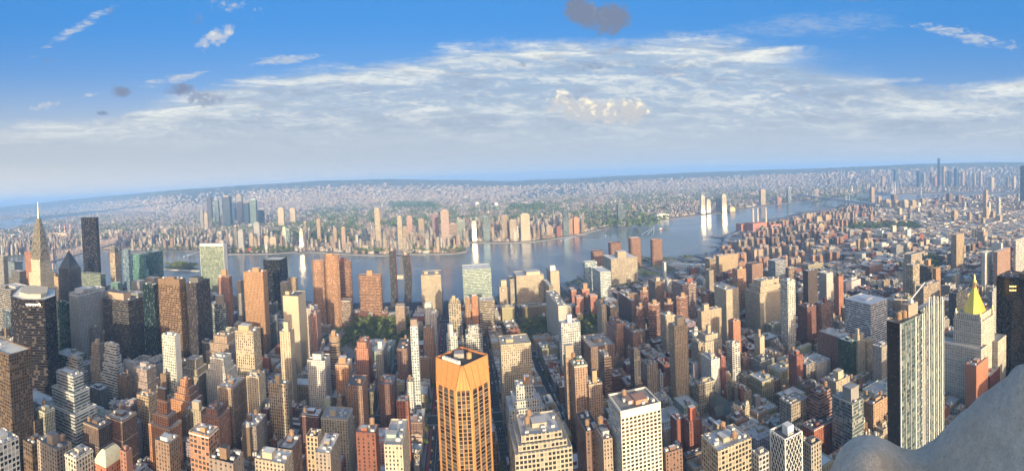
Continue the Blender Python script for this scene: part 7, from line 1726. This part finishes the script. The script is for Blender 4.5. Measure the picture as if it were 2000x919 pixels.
foam = plain('foam', (.75, .78, .80), .6, 0, None, 1, .05, .4)
boat(1292, 448, 66, rad(-35), 'ship', 'long red cargo ship in mid river at the bend', 0)
boat(1277, 444, 22, rad(-30), 'ferry', 'small white boat just left of the red cargo ship', 300)
boat(1183, 460, 24, rad(170), 'ferry', 'small white boat near the far bank pier', 0)
boat(360, 502, 34, rad(195), 'ferry', 'white ferry with a foamy wake left of the green riverside slab', 160)
boat(1394, 481, 34, rad(60), 'barge', 'dark boat with cabin by the near bank of the river bend', 0)
boat(1096, 470, 16, rad(140), 'ferry', 'tiny boat pulling a long wake below the far orange towers', 260)
boat(829, 498, 10, rad(100), 'barge', 'tiny dark boat off the round green shore', 0)
boat(447, 497, 20, rad(90), 'ferry', 'small ferry moored at the far shore right of the green riverside slab', 0)
# finger pier, marina shed, riverside highway
m = MB(); a, b_ = G(1120, 459), G(1172, 464); m.beam((a.x, a.y, -2), (b_.x, b_.y, -2), 9, FLAT, (.2, .18, .16), h=3); tag(m.build('pier'), 'long dark finger pier jutting from the far bank', 'pier')
p = G(1332, 524); m = MB(); m.prism(rotp(rect(-45, 45, -22, 22), .5, (0, 0)), 0, 14, FLAT, (.5, .49, .46)); m.prism(rotp(rect(-38, 30, -12, 12), .5, (0, 0)), 14, 18, FLAT, (.55, .54, .5)); o = m.build('marina_shed'); o.location = (p.x, p.y, -1); tag(o, 'low grey marina shed on the water beside the brown riverside towers', 'shed')
for k in range(16):
    f = k / 15; p = G(1284 + 42 * f, 532 + (k % 3) * 4, -3); m = MB(); L = 13
    m.prism([(-L / 2, -1.6), (L * .3, -1.6), (L / 2, 0), (L * .3, 1.6), (-L / 2, 1.6)], 0, 1.6, FLAT, (.7, .7, .7)); m.box(-3, 2, -1.1, 1.1, 1.6, 3, FLAT, (.6, .62, .65)); o = m.build('yacht'); o.location = (p.x, p.y, -3); o.rotation_euler.z = .5 + (k % 2) * 3.1; tag(o, 'small white yacht moored in the marina beside the grey shed', 'yacht', 'yachts moored in the marina')
m = MB(); hp = [G(*q) for q in ((1318, 566), (1352, 545), (1380, 520), (1404, 500), (1415, 484), (1419, 472), (1424, 462), (1450, 452), (1490, 440))]
for a, b_ in zip(hp, hp[1:]): m.beam((a.x, a.y, 5), (b_.x, b_.y, 5), 26, FLAT, (.30, .29, .28), h=1.2); m.beam((a.x, a.y, 6), (b_.x, b_.y, 6), .8, FLAT, (.5, .48, .45), h=1.4)
for i in range(1, 8): m.beam((hp[i].x, hp[i].y, 0), (hp[i].x, hp[i].y, 5), 6, FLAT, (.3, .29, .28))
tag(m.build('elevated_highway'), 'raised concrete highway curving along the near river bank', 'highway')
p = G(490, 492); m = MB()
for a in range(9): t = a * .698; m.beam((0, 9 * math.cos(t) * .3, 12 + 3 * math.sin(t)), (0, 16 * math.cos(t), 14 + 9 * math.sin(t)), 3.2, FLAT, (.62, .10, .09))
m.beam((1, 0, 0), (1, 0, 12), 2, FLAT, (.3, .1, .1)); m.beam((0, -18, 6), (0, 18, 6), 2, FLAT, (.6, .1, .09)); o = m.build('shore_sign'); o.location = (p.x, p.y, 0); tag(o, 'curly red landmark sign on the far shore lawn', 'sign')
# round sign on the beige tower
p = W(983, 566, 1148); m = MB(); n = 24
for (r0, x, c) in ((4.6, -1.2, (.16, .05, .05)), (3.4, -1.35, (.5, .42, .4))):
    m.face([(x, r0 * math.cos(t * 2 * math.pi / n), r0 * math.sin(t * 2 * math.pi / n)) for t in range(n)][::-1], FLAT, c)
m.box(-1.6, -1.4, -2.6, 2.6, -.9, .9, FLAT, (.8, .78, .75), bottom=True); o = m.build('round_sign'); o.location = (p.x, p.y, p.z); tag(o, 'round dark red sign with a white bar high on the beige tower', 'sign')

# ================================================================ stone parapet of the lookout and the wall behind it
stone, b = newmat('weathered_stone')
pos = texco('Object')
a1, a2, a3 = noise(pos, 4.5, 6, .7), noise(pos, 38, 7, .8), noise(pos, 140, 4, .75)
sc1 = cmix(a1.step(.3, .7), (.84, .73, .61), (.95, .87, .77)); sc1 = cscale(sc1, a2 * 1.1 + a3 * .7 + .1); sc1 = cmix(a2.step(.60, .70) * .75, sc1, (.34, .29, .24)); 
put(b, 'Base Color', sc1); put(b, 'Roughness', .95); setbump(b, a2 * .6 + a3 * .5 + a1 * .8, .03, 1.0)
def parapet():
    out = [(1585, 1010), (1608, 950), (1622, 922), (1631, 900), (1642, 880), (1656, 866), (1672, 858), (1692, 854), (1712, 855), (1732, 862), (1752, 872), (1770, 879), (1788, 881), (1804, 877), (1822, 863), (1848, 836), (1878, 808), (1908, 781), (1938, 757), (1962, 738), (1978, 721), (1990, 711), (2004, 707), (2040, 690), (2100, 668)]
    import itertools
    pts = []
    for i in range(len(out) - 1):
        p0, p1, p2, p3 = out[max(0, i - 1)], out[i], out[i + 1], out[min(len(out) - 1, i + 2)]
        for s_ in range(6):
            t = s_ / 6; pts.append(tuple(.5 * ((2 * p1[k]) + (-p0[k] + p2[k]) * t + (2 * p0[k] - 5 * p1[k] + 4 * p2[k] - p3[k]) * t * t + (-p0[k] + 3 * p1[k] - 3 * p2[k] + p3[k]) * t ** 3) for k in (0, 1)))
    pts.append(out[-1]); n = len(pts); rows = []; R = 22
    from mathutils import noise as mn
    for x, y in pts:
        hump = math.exp(-((x - 1690) / 75) ** 2) * .12; De = 1.25 - hump * .6 - max(0, (x - 1800)) * .0006
        e = W(x, y, De); col_ = []
        out_h = Vector((e.x, e.y, 0)).normalized()
        for k, (o_, dz) in enumerate(((.16, -.62), (.15, -.30), (.11, -.10), (.06, -.03))): col_.append(e + out_h * o_ + Vector((0, 0, dz)))
        col_.append(e)
        for k in range(1, R):
            f = k / (R - 1); yy = y + (1090 - y) * f ** 1.1; xx = x + (1850 - x) * .12 * f; D = De * (1 - .20 * f) - .05 * math.sin(min(1, f * 5) * math.pi / 2)
            col_.append(W(xx, yy, D))
        rows.append([v_ + Vector((0, 0, .006)) * (mn.noise(v_ * 9) * 1.2 + .9 * mn.noise(v_ * 25)) for v_ in col_])
    M_ = len(rows[0]); V = [tuple(v_ - Vector((0, 0, CAMZ))) for r in rows for v_ in r]; Fc = [(i * M_ + k, i * M_ + k + 1, (i + 1) * M_ + k + 1, (i + 1) * M_ + k) for i in range(n - 1) for k in range(M_ - 1)]
    me = bpy.data.meshes.new('stone_parapet'); me.from_pydata(V, [], Fc); me.materials.append(stone)
    for p_ in me.polygons: p_.use_smooth = True
    o = bpy.data.objects.new('stone_parapet', me); col.objects.link(o); o.location = (0, 0, CAMZ); tag(o, 'rough grey stone parapet with a rounded hump in the lower right corner', 'parapet')
    sm = MB(); 
parapet()
